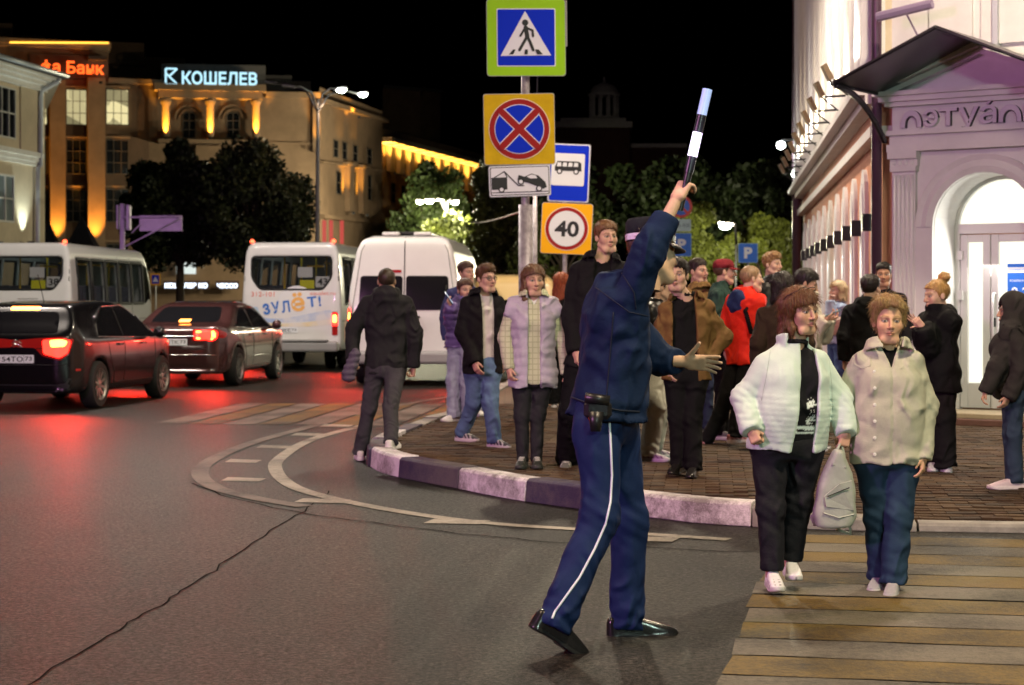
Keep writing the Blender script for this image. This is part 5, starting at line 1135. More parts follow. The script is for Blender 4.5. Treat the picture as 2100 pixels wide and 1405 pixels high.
# --- dark brown saloon (and a second one ahead)
def saloon(label, pw, heading, plate_txt):
    t = vehicle('dark_saloon', label, 'car', pw, (.76, -1.39, 0), heading)
    sh = lambda pts: [(y - 2.42, z) for y, z in pts]
    if 'sal' not in CACHE:
        prof = smoothpoly(sh([(.08, .32), (.0, .5), (.0, .75), (.04, .98), (.15, 1.06), (.45, 1.07), (.75, 1.14), (1.35, 1.40), (1.9, 1.475), (2.5, 1.46), (3.0, 1.27), (3.5, 1.03), (4.2, .94), (4.7, .78), (4.85, .55), (4.8, .3), (4.6, .22), (.35, .22)]), 3)
        plan = [(.6, -2.42), (.78, -2.32), (.87, -2.05), (.9, -1.4), (.9, 0), (.885, 1.3), (.83, 1.95), (.68, 2.3), (.4, 2.42)]
        sect = [(.77, .18), (.86, .3), (.89, .5), (.9, .72), (.88, .93), (.84, 1.02), (.70, 1.34), (.6, 1.45), (.5, 1.52)]
        V, F = hull(prof, plan, sect, .03, .06, [(-1.39, .33), (1.39, .33)], wr=.375); CACHE['sal'] = (npmesh('body', V, F, BROWNP), bvh_of(V, F))
    me, bv = CACHE['sal']; link('body', me, t)
    decal('rear_window', bv, roundpoly([(-.62, 1.11), (.62, 1.11), (.52, 1.38), (-.52, 1.38)], .08), REAR, CGLASS, t, .08, .006)
    for fr, s in ((RIGHT, 1), (LEFT, -1)):
        for q in ([(-1.42, 1.04), (-.38, 1.0), (-.38, 1.38), (-.75, 1.36)], [(-.3, 1.0), (.65, .99), (1.05, 1.0), (.55, 1.25), (.15, 1.38), (-.3, 1.39)]): decal('side_window', bv, roundpoly([(y * s, z) for y, z in q], .04), fr, CGLASS, t, .08, .005)
        seam(t, bv, fr, [(y * s, z) for y, z in [(-1.5, 1.03), (-.3, .98), (1.1, .985), (.55, 1.27), (.15, 1.4), (-.75, 1.385)]], .011, 0, 'window_trim', CHROME, True)
        for a in ([(-.34, 1.38), (-.35, .9), (-.38, .33)], [(1.0, .98), (1.02, .6), (.95, .33)], [(-1.15, 1.03), (-1.0, .75), (-.85, .5), (-.82, .33)], [(-.82, .33), (.95, .33)]): seam(t, bv, fr, [(s * y, z) for y, z in a])
        for y in (-.55, .45): seam(t, bv, fr, [(s * (y - .1), .88), (s * (y + .1), .885)], .016, .018, 'door_handle', CHROME)
        seam(t, bv, fr, [(s * -.85, .5), (s * .95, .5)], .008, .003, 'side_strip', CHROME)
    for fr, s in ((CORN, 1), (CORNL, -1)):
        lam = decal('tail_lamp', bv, [(s * x, z) for x, z in roundpoly([(-.62, .80), (-.3, .78), (-.02, .86), (.02, .93), (-.2, 1.0), (-.6, 1.0)], .03)], fr, TAILD, t, .05, .01)
        decal('lamp_glow', bv, [(s * x, z) for x, z in roundpoly([(-.58, .82), (-.3, .8), (-.22, .84), (-.2, .95), (-.28, .985), (-.57, .98)], .03)], fr, TAIL, lam, .05, .016)
        for q in ([(-.55, .94), (-.28, .945), (-.26, .97), (-.55, .97)], [(-.55, .83), (-.3, .82), (-.28, .85), (-.55, .86)], [(-.31, .86), (-.25, .86), (-.25, .94), (-.31, .94)]): decal('lamp_core', bv, [(s * x, z) for x, z in q], fr, CORE, lam, 0, .024)
        lampbeam(t, (s * .75, -2.5, .9), 26)
    decal('high_brake_light', bv, rsq_(.2, .045, .01, 0, 1.14), REAR, CORE, t, 0, .012)
    plate_decal(t, None, bv, 0, .78, plate_txt, '73')
    seam(t, bv, REAR, [(-.5, .88), (.5, .88)], .016, .008, 'chrome_strip', CHROME); seam(t, bv, REAR, [(-.8, .56), (.8, .56)], .008, .003, 'bumper_strip', CHROME); seam(t, bv, REAR, [(-.7, 1.02), (-.66, .66), (.66, .66), (.7, 1.02)])
    mirror(t, .9, .85, 1.04, BROWNP); mirror(t, -.9, .85, 1.04, BROWNP)
    for x in (.79, -.79):
        for y in (-1.39, 1.39): wheel(t, x, y, .335, .22, .5, 7)
    return t
CACHE = {}
saloon('dark brown saloon with red brake lights between the hatchback and the white minibus', (476, 790), 7.0, 'К272ТК')
saloon('dark saloon mostly hidden ahead of the brown saloon', (500, 749), 3.0, 'М518ОР')
# --- minibuses
BUSW = mat('white_bus_paint', (.74, .73, .73), .3, coat=.5, noise=(2, .04)); BUSG = mat('tinted_bus_glass', (.015, .018, .02), .06, spec=.5, alpha=.42); YRAIL = mat('yellow_handrail', (.75, .5, .02), .4); SEATC = cloth((.10, .10, .14)); GREYB = mat('grey_bumper', (.30, .29, .30), .5)
def bus_shell():
    prof = roundpoly([(-3.48, .42), (-3.5, 1.4), (-3.40, 2.74), (2.75, 2.72), (3.5, 1.6), (3.6, .8), (3.5, .36)], .14, 4); plan = [(.96, -3.52), (1.06, -3.47), (1.1, -3.36), (1.1, 3.0), (1.0, 3.5), (.8, 3.62)]
    sect = [(1.04, .3), (1.09, .6), (1.1, 1.1), (1.08, 1.6), (1.0, 2.5), (.95, 2.65), (.82, 2.76)]
    rw = roundpoly([(-.86, 1.98), (-.86, 2.42), (.86, 2.42), (.86, 1.98), (.68, 1.72), (-.68, 1.72)], .09, 3)
    def cut(g, D):
        sh = np.maximum(D, -(D + .075))
        r = polysdf(g.x[:, 0], g.z[:, 0], rw)[:, None, :] + 0 * g.y
        sh = np.maximum(sh, -np.maximum(r, g.y + 3.1))
        for i, (a, b) in enumerate(SIDEW):
            q = np.maximum(np.maximum(a - g.y, g.y - b), np.maximum(1.42 - g.z, g.z - 2.38))
            sh = np.maximum(sh, -np.maximum(q + 0 * g.x, .7 - np.abs(g.x)))
        return sh
    V, F = hull(prof, plan, sect, .032, .07, [(-2.0, .36), (1.9, .36)], cut, wr=.45)
    V2, F2 = hull(prof, plan, sect, .06, .07)
    return npmesh('body', V, F, BUSW), bvh_of(V2, F2), rw
SIDEW = [(-2.95, -1.95), (-1.85, -.85), (-.75, .25), (.35, 1.35), (1.45, 2.45)]
bus_me, bus_bv, bus_rw = bus_shell()
def minibus(label, px_corner, D, heading, route, graphics, platetxt):
    p = P(px_corner, 615, D); a = R(-heading); q = Matrix.Rotation(a, 3, 'Z') @ Vector((1.06, -3.45, 0))
    t = thing('white_minibus', (p.x - q.x, p.y - q.y, 0), label, 'minibus', None, a)
    link('body', bus_me, t); bv = bus_bv
    decal('rear_window', bv, [(x * 1.0, z) for x, z in bus_rw], REAR, BUSG, t, .1, -.02); seam(t, bv, REAR, bus_rw, .022, 0, 'window_seal', RUB, True)
    for fr, s in ((RIGHT, 1), (LEFT, -1)):
        decal('window_band', bv, roundpoly([(s * y, z) for y, z in [(-3.02, 1.36), (-3.02, 2.44), (-2.97, 2.44), (-2.97, 1.36)]], .01), fr, RUB, t, .2, .004)
        for i, (y0, y1) in enumerate(SIDEW):
            decal('side_window', bv, [(s * y0, 1.42), (s * y1, 1.42), (s * y1, 2.38), (s * y0, 2.38)], fr, BUSG, t, .2, -.02); seam(t, bv, fr, [(s * y0, 1.42), (s * y1, 1.42), (s * y1, 2.38), (s * y0, 2.38)], .035, .0, 'window_seal', RUB, True)
        decal('front_side_window', bv, [(s * 2.55, 1.42), (s * 3.3, 1.42), (s * 2.95, 2.3), (s * 2.55, 2.36)], fr, CGLASS, t, .2, .006)
        seam(t, bv, fr, [(s * -3.4, 1.05), (s * 3.2, 1.05)]); seam(t, bv, fr, [(s * 1.4, .4), (s * 1.4, 2.5)]); seam(t, bv, fr, [(s * .3, .4), (s * .3, 2.5)])
    for x in (-1.02, 1.02):
        for i in range(3): seam(t, bv, REAR, [(x * .985, 2.32 - .16 * i), (x * .99, 2.22 - .16 * i)], .012, .004, 'air_vent', RUB)
        m = MB(); m.lathe([(.045, -.02), (.045, .03), (.02, .05)], (x * .86, -3.3, 2.74), 10); obj('marker_lamp', m, emis('marker_red', (1, .08, .03), 7), t, local=True)
        lam = decal('tail_lamp', bv, rsq_(.12, .5, .02, x * .92, 1.0), REAR, TAILD, t, 0, .02); decal('lamp_glow', bv, rsq_(.11, .26, .03, x * .92, 1.08), REAR, TAIL, lam, 0, .026); decal('lamp_core', bv, rsq_(.08, .16, .03, x * .92, 1.1), REAR, CORE, lam, 0, .032)
        lampbeam(t, (x * .92, -3.6, 1.0), 14)
    m = MB(); m.bb((-1.02, -3.66, .40), (1.02, -3.42, .62)); obj('bumper', m, GREYB, t, local=True, bevel=.05)
    m = MB(); m.bb((-.8, -3.69, .62), (.8, -3.44, .66)); obj('bumper_step', m, GREYB, t, local=True, bevel=.01)
    plate_decal(t, None, bv, -.12, .86, platetxt, '73')
    # inside
    m = MB(); m.bb((-1.0, -3.3, .7), (1.0, 2.9, .75)); obj('floor', m, GREYB, t, local=True)
    for r in range(5):
        for x in (-.75, -.3, .45, .85):
            m = MB(); m.bb((x - .19, -2.6 + r * 1.05, 1.15), (x + .19, -2.15 + r * 1.05, 1.27)); m.bb((x - .19, -2.62 + r * 1.05, 1.27), (x + .19, -2.5 + r * 1.05, 1.82)); obj('seat', m, SEATC, t, local=True, bevel=.04)
    for x in (.62, -.3):
        for y in (-2.7, -.8, 1.0): m = MB(); m.tube([(x, y, .75), (x, y, 2.6)], .02, 8); obj('handrail', m, YRAIL, t, local=True)
    m = MB(); m.tube([(.62, -2.9, 2.3), (.62, 2, 2.3)], .02, 8); obj('handrail', m, YRAIL, t, local=True); m = MB(); m.tube([(.25, -3.0, 2.22), (.62, -3.0, 2.22)], .025, 8); obj('handrail', m, YRAIL, t, local=True)
    m = MB(); m.bb((-.3, -2.4, 2.6), (-.14, .8, 2.63)); dl_ = obj('ceiling_lamp', m, emis('bus_ceiling_lamp', (.75, 1, .9), 2.0), t, local=True)
    m = MB(); m.bb((.1, -3.27, 1.98), (.42, -3.265, 2.2)); obj('notice', m, mat('paper', (.7, .7, .72), .7), t, local=True)
    rx = .5; m = MB(); m.bb((rx, -3.36, 1.77), (rx + .3, -3.355, 2.0)); rp = obj('route_card', m, MATS['paper'], t, local=True); M = Matrix.Translation((rx + .04, -3.364, 1.81)) @ Matrix.Rotation(R(90), 4, 'X')
    V, Fc = text_mesh(route, 1, 0, .02); X0 = min(v.x for v in V); X1 = max(v.x for v in V); Y0 = min(v.y for v in V); Y1 = max(v.y for v in V)
    m = MB(); m.add([M @ Vector(((v.x - X0) / (X1 - X0) * .22, (v.y - Y0) / (Y1 - Y0) * .15, 0)) for v in V], Fc); obj('route_number', m, INK, rp, local=True)
    m = MB(); m.bb((rx - .34, -3.36, 1.74), (rx - .03, -3.355, 1.92)); obj('yellow_card', m, mat('yellow_card', (.7, .68, .02), .6), t, local=True)
    for x in (.88, -.88):
        wheel(t, x, 1.9, .36, .22, 0, 6, STEEL)
        wheel(t, x, -2.0, .36, .22, 0, 6, STEEL)
        wheel(t, x * .68, -2.0, .36, .2, 0, 6, STEEL)
    if graphics:
        BI = mat('print_blue', (.03, .16, .55), .4); OI = mat('print_orange', (.85, .45, .12), .4); RI = mat('print_red', (.75, .16, .10), .4); PB_ = mat('print_pale_blue', (.42, .55, .72), .4)
        def wash(name, c1, c2):
            mt = bpy.data.materials.new(name); mt.use_nodes = True; N = mt.node_tree.nodes; L = mt.node_tree.links; b = N['Principled BSDF']; tc = N.new('ShaderNodeTexCoord'); n = N.new('ShaderNodeTexNoise'); n.inputs['Scale'].default_value = 2.2; n.inputs['Detail'].default_value = 3; L.new(tc.outputs['Object'], n.inputs['Vector'])
            r = N.new('ShaderNodeValToRGB'); r.color_ramp.elements[0].position = .38; r.color_ramp.elements[1].position = .6; r.color_ramp.elements[0].color = (*c1, 1); r.color_ramp.elements[1].color = (*c2, 1); L.new(n.outputs['Fac'], r.inputs[0]); L.new(r.outputs[0], b.inputs['Base Color']); b.inputs['Roughness'].default_value = .35; return mt
        decal('printed_wave', bv, smoothpoly([(-.9, 1.16), (-.4, 1.10), (0, 1.13), (.45, 1.22), (.83, 1.28), (.83, 1.12), (.3, 1.04), (-.2, 1.02), (-.9, 1.04)], 3), REAR, wash('blue_wash', (.30, .45, .75), (.72, .72, .74)), t, .1, .004)
        decal('printed_beach', bv, smoothpoly([(-.6, 1.0), (-.1, 1.0), (.4, 1.03), (.83, 1.08), (.83, .98), (.2, .93), (-.6, .95)], 3), REAR, wash('sand_wash', (.80, .62, .25), (.76, .72, .66)), t, .1, .004)
        decal('printed_sun', bv, circ(.42, (.12, 1.38), 30), REAR, wash('sun_wash', (.70, .72, .78), (.76, .75, .75)), t, .1, .003)
        decal_text('print_lettering', bv, '312-101', REAR @ Matrix.Translation((-.86, 1.57, 0)), .5, .1, RI, t, .008)
        decal_text('print_lettering', bv, 'aqualet.ru', REAR @ Matrix.Translation((.4, 1.58, 0)), .55, .1, RI, t, .008)
        for ch, x, z, w_, h_, mt, rot in (('в', -.80, 1.14, .14, .2, PB_, 14), ('з', -.58, 1.17, .15, .24, BI, 12), ('У', -.40, 1.2, .18, .25, BI, 10), ('Л', -.19, 1.22, .18, .25, BI, 8), ('ё', .02, 1.24, .3, .40, OI, 6), ('Т', .36, 1.34, .2, .22, BI, 6), ('!', .6, 1.36, .05, .22, BI, 6)):
            decal_text('print_lettering', bv, ch, REAR @ Matrix.Translation((x, z, 0)) @ Matrix.Rotation(R(rot), 4, 'Z'), w_, h_, mt, t, .009, .03)
        for q in ([(-2.9, 1.28), (-2.1, 1.32), (-2.1, 1.12), (-2.85, 1.08)], [(-2.8, 1.04), (-1.6, 1.06), (-1.7, .86), (-2.8, .82)], [(-3.2, 1.05), (-2.95, 1.05), (-2.95, .6), (-3.2, .6)]): decal('side_print', bv, q, RIGHT, wash('coral_wash%d' % len(bpy.data.materials), (.80, .30, .16), (.72, .55, .45)), t, .2, .005)
    else:
        seam(t, bv, REAR, [(-.1, 1.52), (.35, 1.52)], .008, .003, 'maker_badge', CHROME); decal('gas_badge', bv, [(.42, 1.46), (.48, 1.42), (.54, 1.46), (.48, 1.5)], REAR, mat('green_badge', (.05, .4, .25), .4), t, 0, .006)
    return t
minibus('white minibus 43 with blue and orange holiday lettering on its back', 699, 39.3, 4.5, '43', True, 'К408ЕЕ')
minibus('white minibus 38 with plain back beyond the black hatchback', 146, 39.6, 3.5, '38', False, 'Е871КУ')
# --- white high-roof van
t = None
p = P(946, 615, 32.3); a = R(-3.5); q = Matrix.Rotation(a, 3, 'Z') @ Vector((1.0, -2.95, 0))
t = thing('white_van', (p.x - q.x, p.y - q.y, 0), 'white high roof van with twin rear doors behind the man in black', 'van', None, a)
prof = roundpoly([(-2.98, .45), (-3.0, 1.2), (-2.86, 2.58), (-2.4, 2.66), (1.0, 2.62), (1.7, 2.3), (2.3, 1.5), (2.95, 1.25), (3.05, .8), (3.0, .35)], .16, 4)
plan = [(.9, -3.02), (.99, -2.97), (1.02, -2.86), (1.03, 1.5), (.98, 2.6), (.7, 3.05)]; sect = [(.95, .3), (1.01, .6), (1.03, 1.1), (.99, 1.6), (.86, 2.35), (.77, 2.55), (.6, 2.66)]
V, F = hull(prof, plan, sect, .035, .08, [(-1.9, .35), (1.85, .35)], wr=.42); bv = bvh_of(V, F); link('body', npmesh('body', V, F, BUSW), t)
for s in (-1, 1): decal('rear_window', bv, roundpoly([(s * .03, 1.32), (s * .80, 1.32), (s * .77, 1.92), (s * .03, 1.92)], .06), REAR, CGLASS, t, .1, .006)
seam(t, bv, REAR, [(0, .6), (0, 2.6)], .01); seam(t, bv, REAR, [(-.9, .6), (.9, .6)]); 
for s in (-1, 1):
    seam(t, bv, REAR, [(s * .92, .62), (s * .90, 1.4), (s * .76, 2.35), (s * .66, 2.56)])
    lam = decal('tail_lamp', bv, roundpoly([(s * .93, .98), (s * 1.01, .98), (s * .98, 1.52), (s * .93, 1.40)], .02), REAR, TAILD, t, 0, .02); decal('lamp_glow', bv, roundpoly([(s * .935, 1.1), (s * 1.0, 1.1), (s * .985, 1.36), (s * .94, 1.34)], .02), REAR, TAIL, lam, 0, .028); decal('lamp_core', bv, roundpoly([(s * .945, 1.16), (s * .99, 1.16), (s * .98, 1.28), (s * .945, 1.28)], .01), REAR, CORE, lam, 0, .034); lampbeam(t, (s * .97, -3.1, 1.15), 14)
    for zz in (.9, 1.2): seam(t, bv, REAR, [(s * .93, zz), (s * .93, zz + .07)], .02, .01, 'hinge', RUB)
    m = MB(); m.bb((s * .28 - .16, -2.6, 2.63), (s * .28 + .16, -1.2, 2.70)); obj('roof_vent', m, BUSW, t, local=True, bevel=.03)
    for fr in (RIGHT if s > 0 else LEFT,):
        seam(t, bv, fr, [(s * -2.7, .7), (s * 2.5, .7)]); seam(t, bv, fr, [(s * -2.6, 1.35), (s * -2.6, 2.3)]); seam(t, bv, fr, [(s * .2, .5), (s * .2, 2.4)]); decal('side_window', bv, roundpoly([(s * 1.2, 1.4), (s * 2.1, 1.4), (s * 1.7, 2.0), (s * 1.2, 2.05)], .05), fr, CGLASS, t, .1, .006)
m = MB(); m.bb((-.14, -2.5, 2.66), (.14, -1.3, 2.71)); obj('roof_hatch', m, RUB, t, local=True, bevel=.02)
decal('high_brake_light', bv, rsq_(.3, .05, .01, -.2, 2.0), REAR, TAILD, t, 0, .012)
seam(t, bv, REAR, [(.12, 1.2), (.28, 1.2)], .02, .012, 'door_handle', RUB)
m = MB(); m.bb((-.98, -3.14, .38), (.98, -2.92, .6)); obj('bumper', m, GREYB, t, local=True, bevel=.05)
for x in (.86, -.86):
    for y in (-1.9, 1.85): wheel(t, x, y, .35, .22, 0, 6, STEEL)
# --- yellow people carrier half hidden by the crowd
p = P(1063, 615, 38); a = R(-2); t = thing('yellow_minivan', (p.x, p.y, 0), 'cream yellow minivan half hidden behind the people on the pavement corner', 'van', None, a)
prof = roundpoly([(-2.3, .4), (-2.32, 1.0), (-2.1, 1.95), (-1.6, 2.02), (.6, 1.98), (1.4, 1.2), (2.2, 1.0), (2.3, .5)], .16, 4); plan = [(.8, -2.34), (.9, -2.25), (.94, -2.0), (.94, 1.6), (.6, 2.3)]; sect = [(.88, .3), (.94, .7), (.93, 1.1), (.76, 1.85), (.6, 2.02)]
V, F = hull(prof, plan, sect, .045, .08, [(-1.4, .33), (1.4, .33)]); bv = bvh_of(V, F); YV = mat('cream_yellow_paint', (.85, .60, .26), .3, coat=.5); link('body', npmesh('body', V, F, YV), t)
decal('rear_window', bv, roundpoly([(-.68, 1.2), (.68, 1.2), (.62, 1.5), (-.62, 1.5)], .06), REAR, CGLASS, t, .1, .006)
for s in (-1, 1):
    decal('tail_lamp', bv, rsq_(.12, .4, .03, s * .8, .95), REAR, TAILD, t, 0, .02)
    for y in (-1.4, 1.4): wheel(t, s * .82, y, .33, .21)
# ---------------------------------------------------------------- people
SKIN = mat('skin', (.5, .3, .2), .55, spec=.35, vc=True, noise=(60, .05)); SHOE = mat('shoe_material', (.5, .5, .5), .6, vc=True, noise=(70, .08)); VCLOTH = mat('printed_cloth', (.5, .5, .5), .85, spec=.14, vc=True, noise=(9, .12), bump=(90, .35, .006)); folds(VCLOTH); DRESS = mat('polished_leather', (.5, .5, .5), .22, spec=.5, vc=True)
HEADS = {}
def head_mesh(sex, h, smile=0):
    key = (sex, h, smile)
    if key in HEADS: return HEADS[key]
    g = Grid((-.105, -.125, -.16), (.105, .14, .14), h); f = sex == 'f'
    d = g.ell((0, -.012, .036), (.075, .096, .084))
    d = smin(d, g.ell((0, .026, -.04), (.058 if f else .062, .066, .078)), .03)
    d = smin(d, g.cone((-.03, .055, -.098), (.03, .055, -.098), .024, .024), .02)
    if not f:
        for s in (-1, 1): d = smin(d, g.cone((s * .055, .0, -.06), (s * .03, .06, -.1), .02, .022), .025)
    for s in (-1, 1):
        d = smin(d, g.ell((s * .04, .058, -.022), (.026, .024, .026)), .03)
        d = smin(d, g.cone((s * .012, .085, .026), (s * .048, .07, .024), .0105, .008), .012)
        d = smax(d, -g.ell((s * .032, .104, .004), (.019, .02, .0125)), .012)
        d = smin(d, g.ell((s * .032, .0765, .004), (.0135, .0125, .0115)), .003)
        d = smin(d, g.ell((s * .077, -.008, -.006), (.0085, .019, .03), ((.94, .34 * s, 0), (-.34 * s, .94, 0), (0, 0, 1))), .006)
    d = smin(d, g.cone((0, .09, .018), (0, .111, -.028), .0075, .0115), .009)
    for s in (-1, 1): d = smin(d, g.ell((s * .0115, .098, -.032), (.008, .010, .007)), .006)
    w = .019 + .009 * smile
    for s in (-1, 1):
        d = smin(d, g.cone((0, .0975, -.058), (s * w, .083, -.06 + .006 * smile), .0062, .003), .005)
        d = smin(d, g.cone((0, .0965, -.068), (s * w * .8, .084, -.066 + .004 * smile), .0068, .003), .005)
        d = smax(d, -g.cone((0, .106, -.0628), (s * (w + .003), .09, -.0628 + .006 * smile), .0035, .002), .003)
    d = smin(d, g.cone((0, -.022, -.07), (0, -.03, -.16), .054 if not f else .047, .056 if not f else .049), .02)
    V, F = surf(d.astype(np.float32), g.lo, h); V = relax(V, F, 1, .3)
    HEADS[key] = (V, F); return V, F
def face_colors(V, skin, brow, lip, sex, stubble=0, smile=0):
    x, y, z = V.T; ax = np.abs(x); C = np.ones((len(V), 3), np.float32) * np.array(skin, np.float32)
    front = np.clip((y - .04) / .03, 0, 1)
    ru = np.exp(-(((ax - .042) / .02) ** 2 + ((z + .028) / .018) ** 2)) * front + .6 * np.exp(-((ax / .014) ** 2 + ((z + .03) / .014) ** 2)) * front
    C *= 1 - (ru * .25)[:, None] * np.array([.1, .75, .7])
    if stubble:
        st = np.clip((-.035 - z) / .02, 0, 1) * front * stubble; C *= 1 - st[:, None] * .45
    lp = (np.exp(-((x / .021) ** 4 + ((z + .0625) / .0095) ** 4)) * front)[:, None]; C = C * (1 - lp * .8) + lp * .8 * np.array(lip)
    ml = np.exp(-((x / .025) ** 6 + ((z + .0628 - .006 * smile * (ax / .025)) / .0028) ** 2)) * front; C *= 1 - .75 * ml[:, None]
    by = .0275 + .004 * np.clip((ax - .015) / .02, 0, 1) - .010 * np.clip((ax - .04) / .015, 0, 1)
    br = np.exp(-(((ax - .033) / .02) ** 6 + ((z - by) / .0045) ** 2)) * front; C = C * (1 - br[:, None] * .85) + br[:, None] * .85 * np.array(brow)
    e = ((ax - .032) / .014) ** 2 + ((z - .004) / .0058) ** 2; eye = (e < 1) & (y > .06)
    C[eye] = np.array((.42, .39, .37)); iris = eye & (((ax - .032) ** 2 + (z - .0045) ** 2) < .0058 ** 2); C[iris] = (.03, .028, .026)
    lash = (e >= 1) & (e < 2.0) & (y > .055) & (z > .005); C[lash] *= .28
    lo = (e >= 1) & (e < 1.9) & (y > .055) & (z <= .005); C[lo] *= .6
    sock = np.exp(-(((ax - .03) / .02) ** 2 + ((z - .01) / .014) ** 2)) * front; C *= 1 - .3 * sock[:, None]; rgn = np.random.default_rng(1); C *= (1 + .05 * np.sin(x * 210 + z * 130) * np.sin(y * 170 + z * 90))[:, None]
    no = (((ax - .0085) / .0042) ** 2 + ((z + .0385) / .003) ** 2 < 1) & (y > .08); C[no] *= .35
    return C
HANDS = {}
def hand_mesh(pose, h=.0042):
    if pose in HANDS: return HANDS[pose]
    c1, c2, spread, thumb = dict(relaxed=(28, 38, .0, 'side'), fist=(72, 95, 0, 'wrap'), grip=(60, 75, 0, 'wrap'), open=(6, 10, .11, 'out'), half=(42, 55, .03, 'side'), point=(55, 70, 0, 'side'), phone=(48, 50, .02, 'side'))[pose]
    g = Grid((-.07, -.05, -.05), (.11, .12, .21), h)
    d = g.cone((-.022, 0, .025), (-.024, 0, .082), .0155, .0145); 
    for x in (-.008, .008, .024): d = smin(d, g.cone((x * .8, 0, .02), (x, 0, .084), .0155, .0145), .008)
    d = smin(d, g.cone((0, 0, -.05), (0, 0, .02), .0245, .024), .02)
    d = smin(d, g.ell((.022, .008, .035), (.018, .014, .028)), .01)
    for i, (x, L) in enumerate(((.0285, .07), (.0095, .079), (-.0095, .074), (-.0275, .058))):
        a1 = R(c1 + i * 3); a2 = a1 + R(c2); 
        if pose == 'point' and i == 0: a1 = R(5); a2 = R(12)
        sx = (x / .02) * spread
        b = np.array((x, .0, .086)); m_ = b + np.array((sx * L * .5, math.sin(a1) * L * .5, math.cos(a1) * L * .5)); e = m_ + np.array((sx * L * .3, math.sin((a1 + a2) / 2) * L * .3, math.cos((a1 + a2) / 2) * L * .3)); t_ = e + np.array((sx * L * .2, math.sin(a2) * L * .22, math.cos(a2) * L * .22))
        r = .0092 if i < 3 else .0078
        f_ = np.minimum(np.minimum(g.cone(b, m_, r, r * .95), g.cone(m_, e, r * .95, r * .85)), g.cone(e, t_, r * .85, r * .7)); d = smin(d, f_, .004)
    tp = dict(side=((.03, .006, .022), (.05, .02, .055), (.052, .034, .083)), wrap=((.03, .006, .022), (.045, .035, .05), (.018, .052, .068)), out=((.03, .004, .02), (.066, .008, .046), (.098, .006, .066)))[thumb]
    f_ = np.minimum(g.cone(tp[0], tp[1], .0125, .0108), g.cone(tp[1], tp[2], .0108, .0085)); d = smin(d, f_, .008)
    V, F = surf(d.astype(np.float32), g.lo, h); HANDS[pose] = (V, F); return V, F
def unit(v): v = np.asarray(v, float); return v / max(np.linalg.norm(v), 1e-9)
def waves(g, seed, amp, lam=(.09, .28), ridge=.5, ax=None):
    rg = np.random.default_rng(seed); o = 0
    for i in range(5):
        k = rg.normal(0, 1, 3); k[2] *= 1.3; k = k / np.linalg.norm(k) * 2 * math.pi / rg.uniform(*lam); q = rg.normal(0, 1, 3) * 9
        ph = g.x * k[0] + g.y * k[1] + g.z * k[2] + rg.uniform(0, 6) + 1.1 * np.sin(g.x * q[0] + g.y * q[1] + g.z * q[2])
        s = np.sin(ph); o = o + (s * (1 - ridge) + ridge * (1 - 2 * np.abs(np.sin(ph * .5)) ** .6))
    return (o * amp / 2.2).astype(np.float32)
def bounds(pts, mg):
    a = np.array(pts); return a.min(0) - mg, a.max(0) + mg
class Fig: pass
def spine(p):
    p.pel = (p.J['hipR'] + p.J['hipL']) / 2; mid = (p.J['shR'] + p.J['shL']) / 2
    for sd in 'RL': p.J['sh' + sd] = p.J['sh' + sd] + (mid - p.J['sh' + sd]) * .07 - np.array((0, 0, .05 * p.s))
    p.neck = mid + np.array((0, 0, .05 * p.s))
    p.a = unit(p.neck - p.pel); r = p.J['shR'] - p.J['shL']; r = unit(r - p.a * (r @ p.a)); p.r = r; p.f = np.cross(p.a, r); p.L = np.linalg.norm(p.neck - p.pel)
    rh = p.J['hipR'] - p.J['hipL']; p.rh = unit(rh - p.a * (rh @ p.a)); p.fh = np.cross(p.a, p.rh)
def torso(p, g, drop, bulk, prof=None, b=1.0):
    X, Y, Z = g.loc(p.pel, (p.r, p.f, p.a)); q = Z / p.L
    prof = prof or p.prof
    qs = [-.4] + [k[0] for k in prof]; ws = [prof[0][1]] + [k[1] for k in prof]; ds = [prof[0][2]] + [k[2] for k in prof]
    w = np.interp(q, qs, ws).astype(np.float32) * p.s * b + bulk; d = np.interp(q, qs, ds).astype(np.float32) * p.s * b + bulk * .9
    off = np.interp(q, [0, .35, .75, 1.], [.0, p.belly, .0, -.01]).astype(np.float32) * p.s
    rr = (np.abs(X / w) ** 2.5 + np.abs((Y - off) / d) ** 2.3 + 1e-9) ** (1 / 2.4)
    D = (rr - 1) * np.minimum(w, d)
    D = smax(D, (q - 1.06) * p.L, .03)
    return D, X, Y, q
MALE = [(0, .172, .118), (.3, .162, .112), (.55, .172, .116), (.75, .182, .118), (.9, .145, .095), (1.0, .075, .07), (1.1, .05, .05)]
FEM = [(0, .178, .122), (.3, .15, .108), (.5, .152, .112), (.7, .165, .122), (.88, .14, .095), (1.0, .068, .065), (1.1, .045, .045)]
STOUT = [(0, .215, .16), (.25, .212, .165), (.5, .205, .16), (.72, .2, .152), (.88, .16, .115), (1.0, .085, .08), (1.1, .06, .06)]
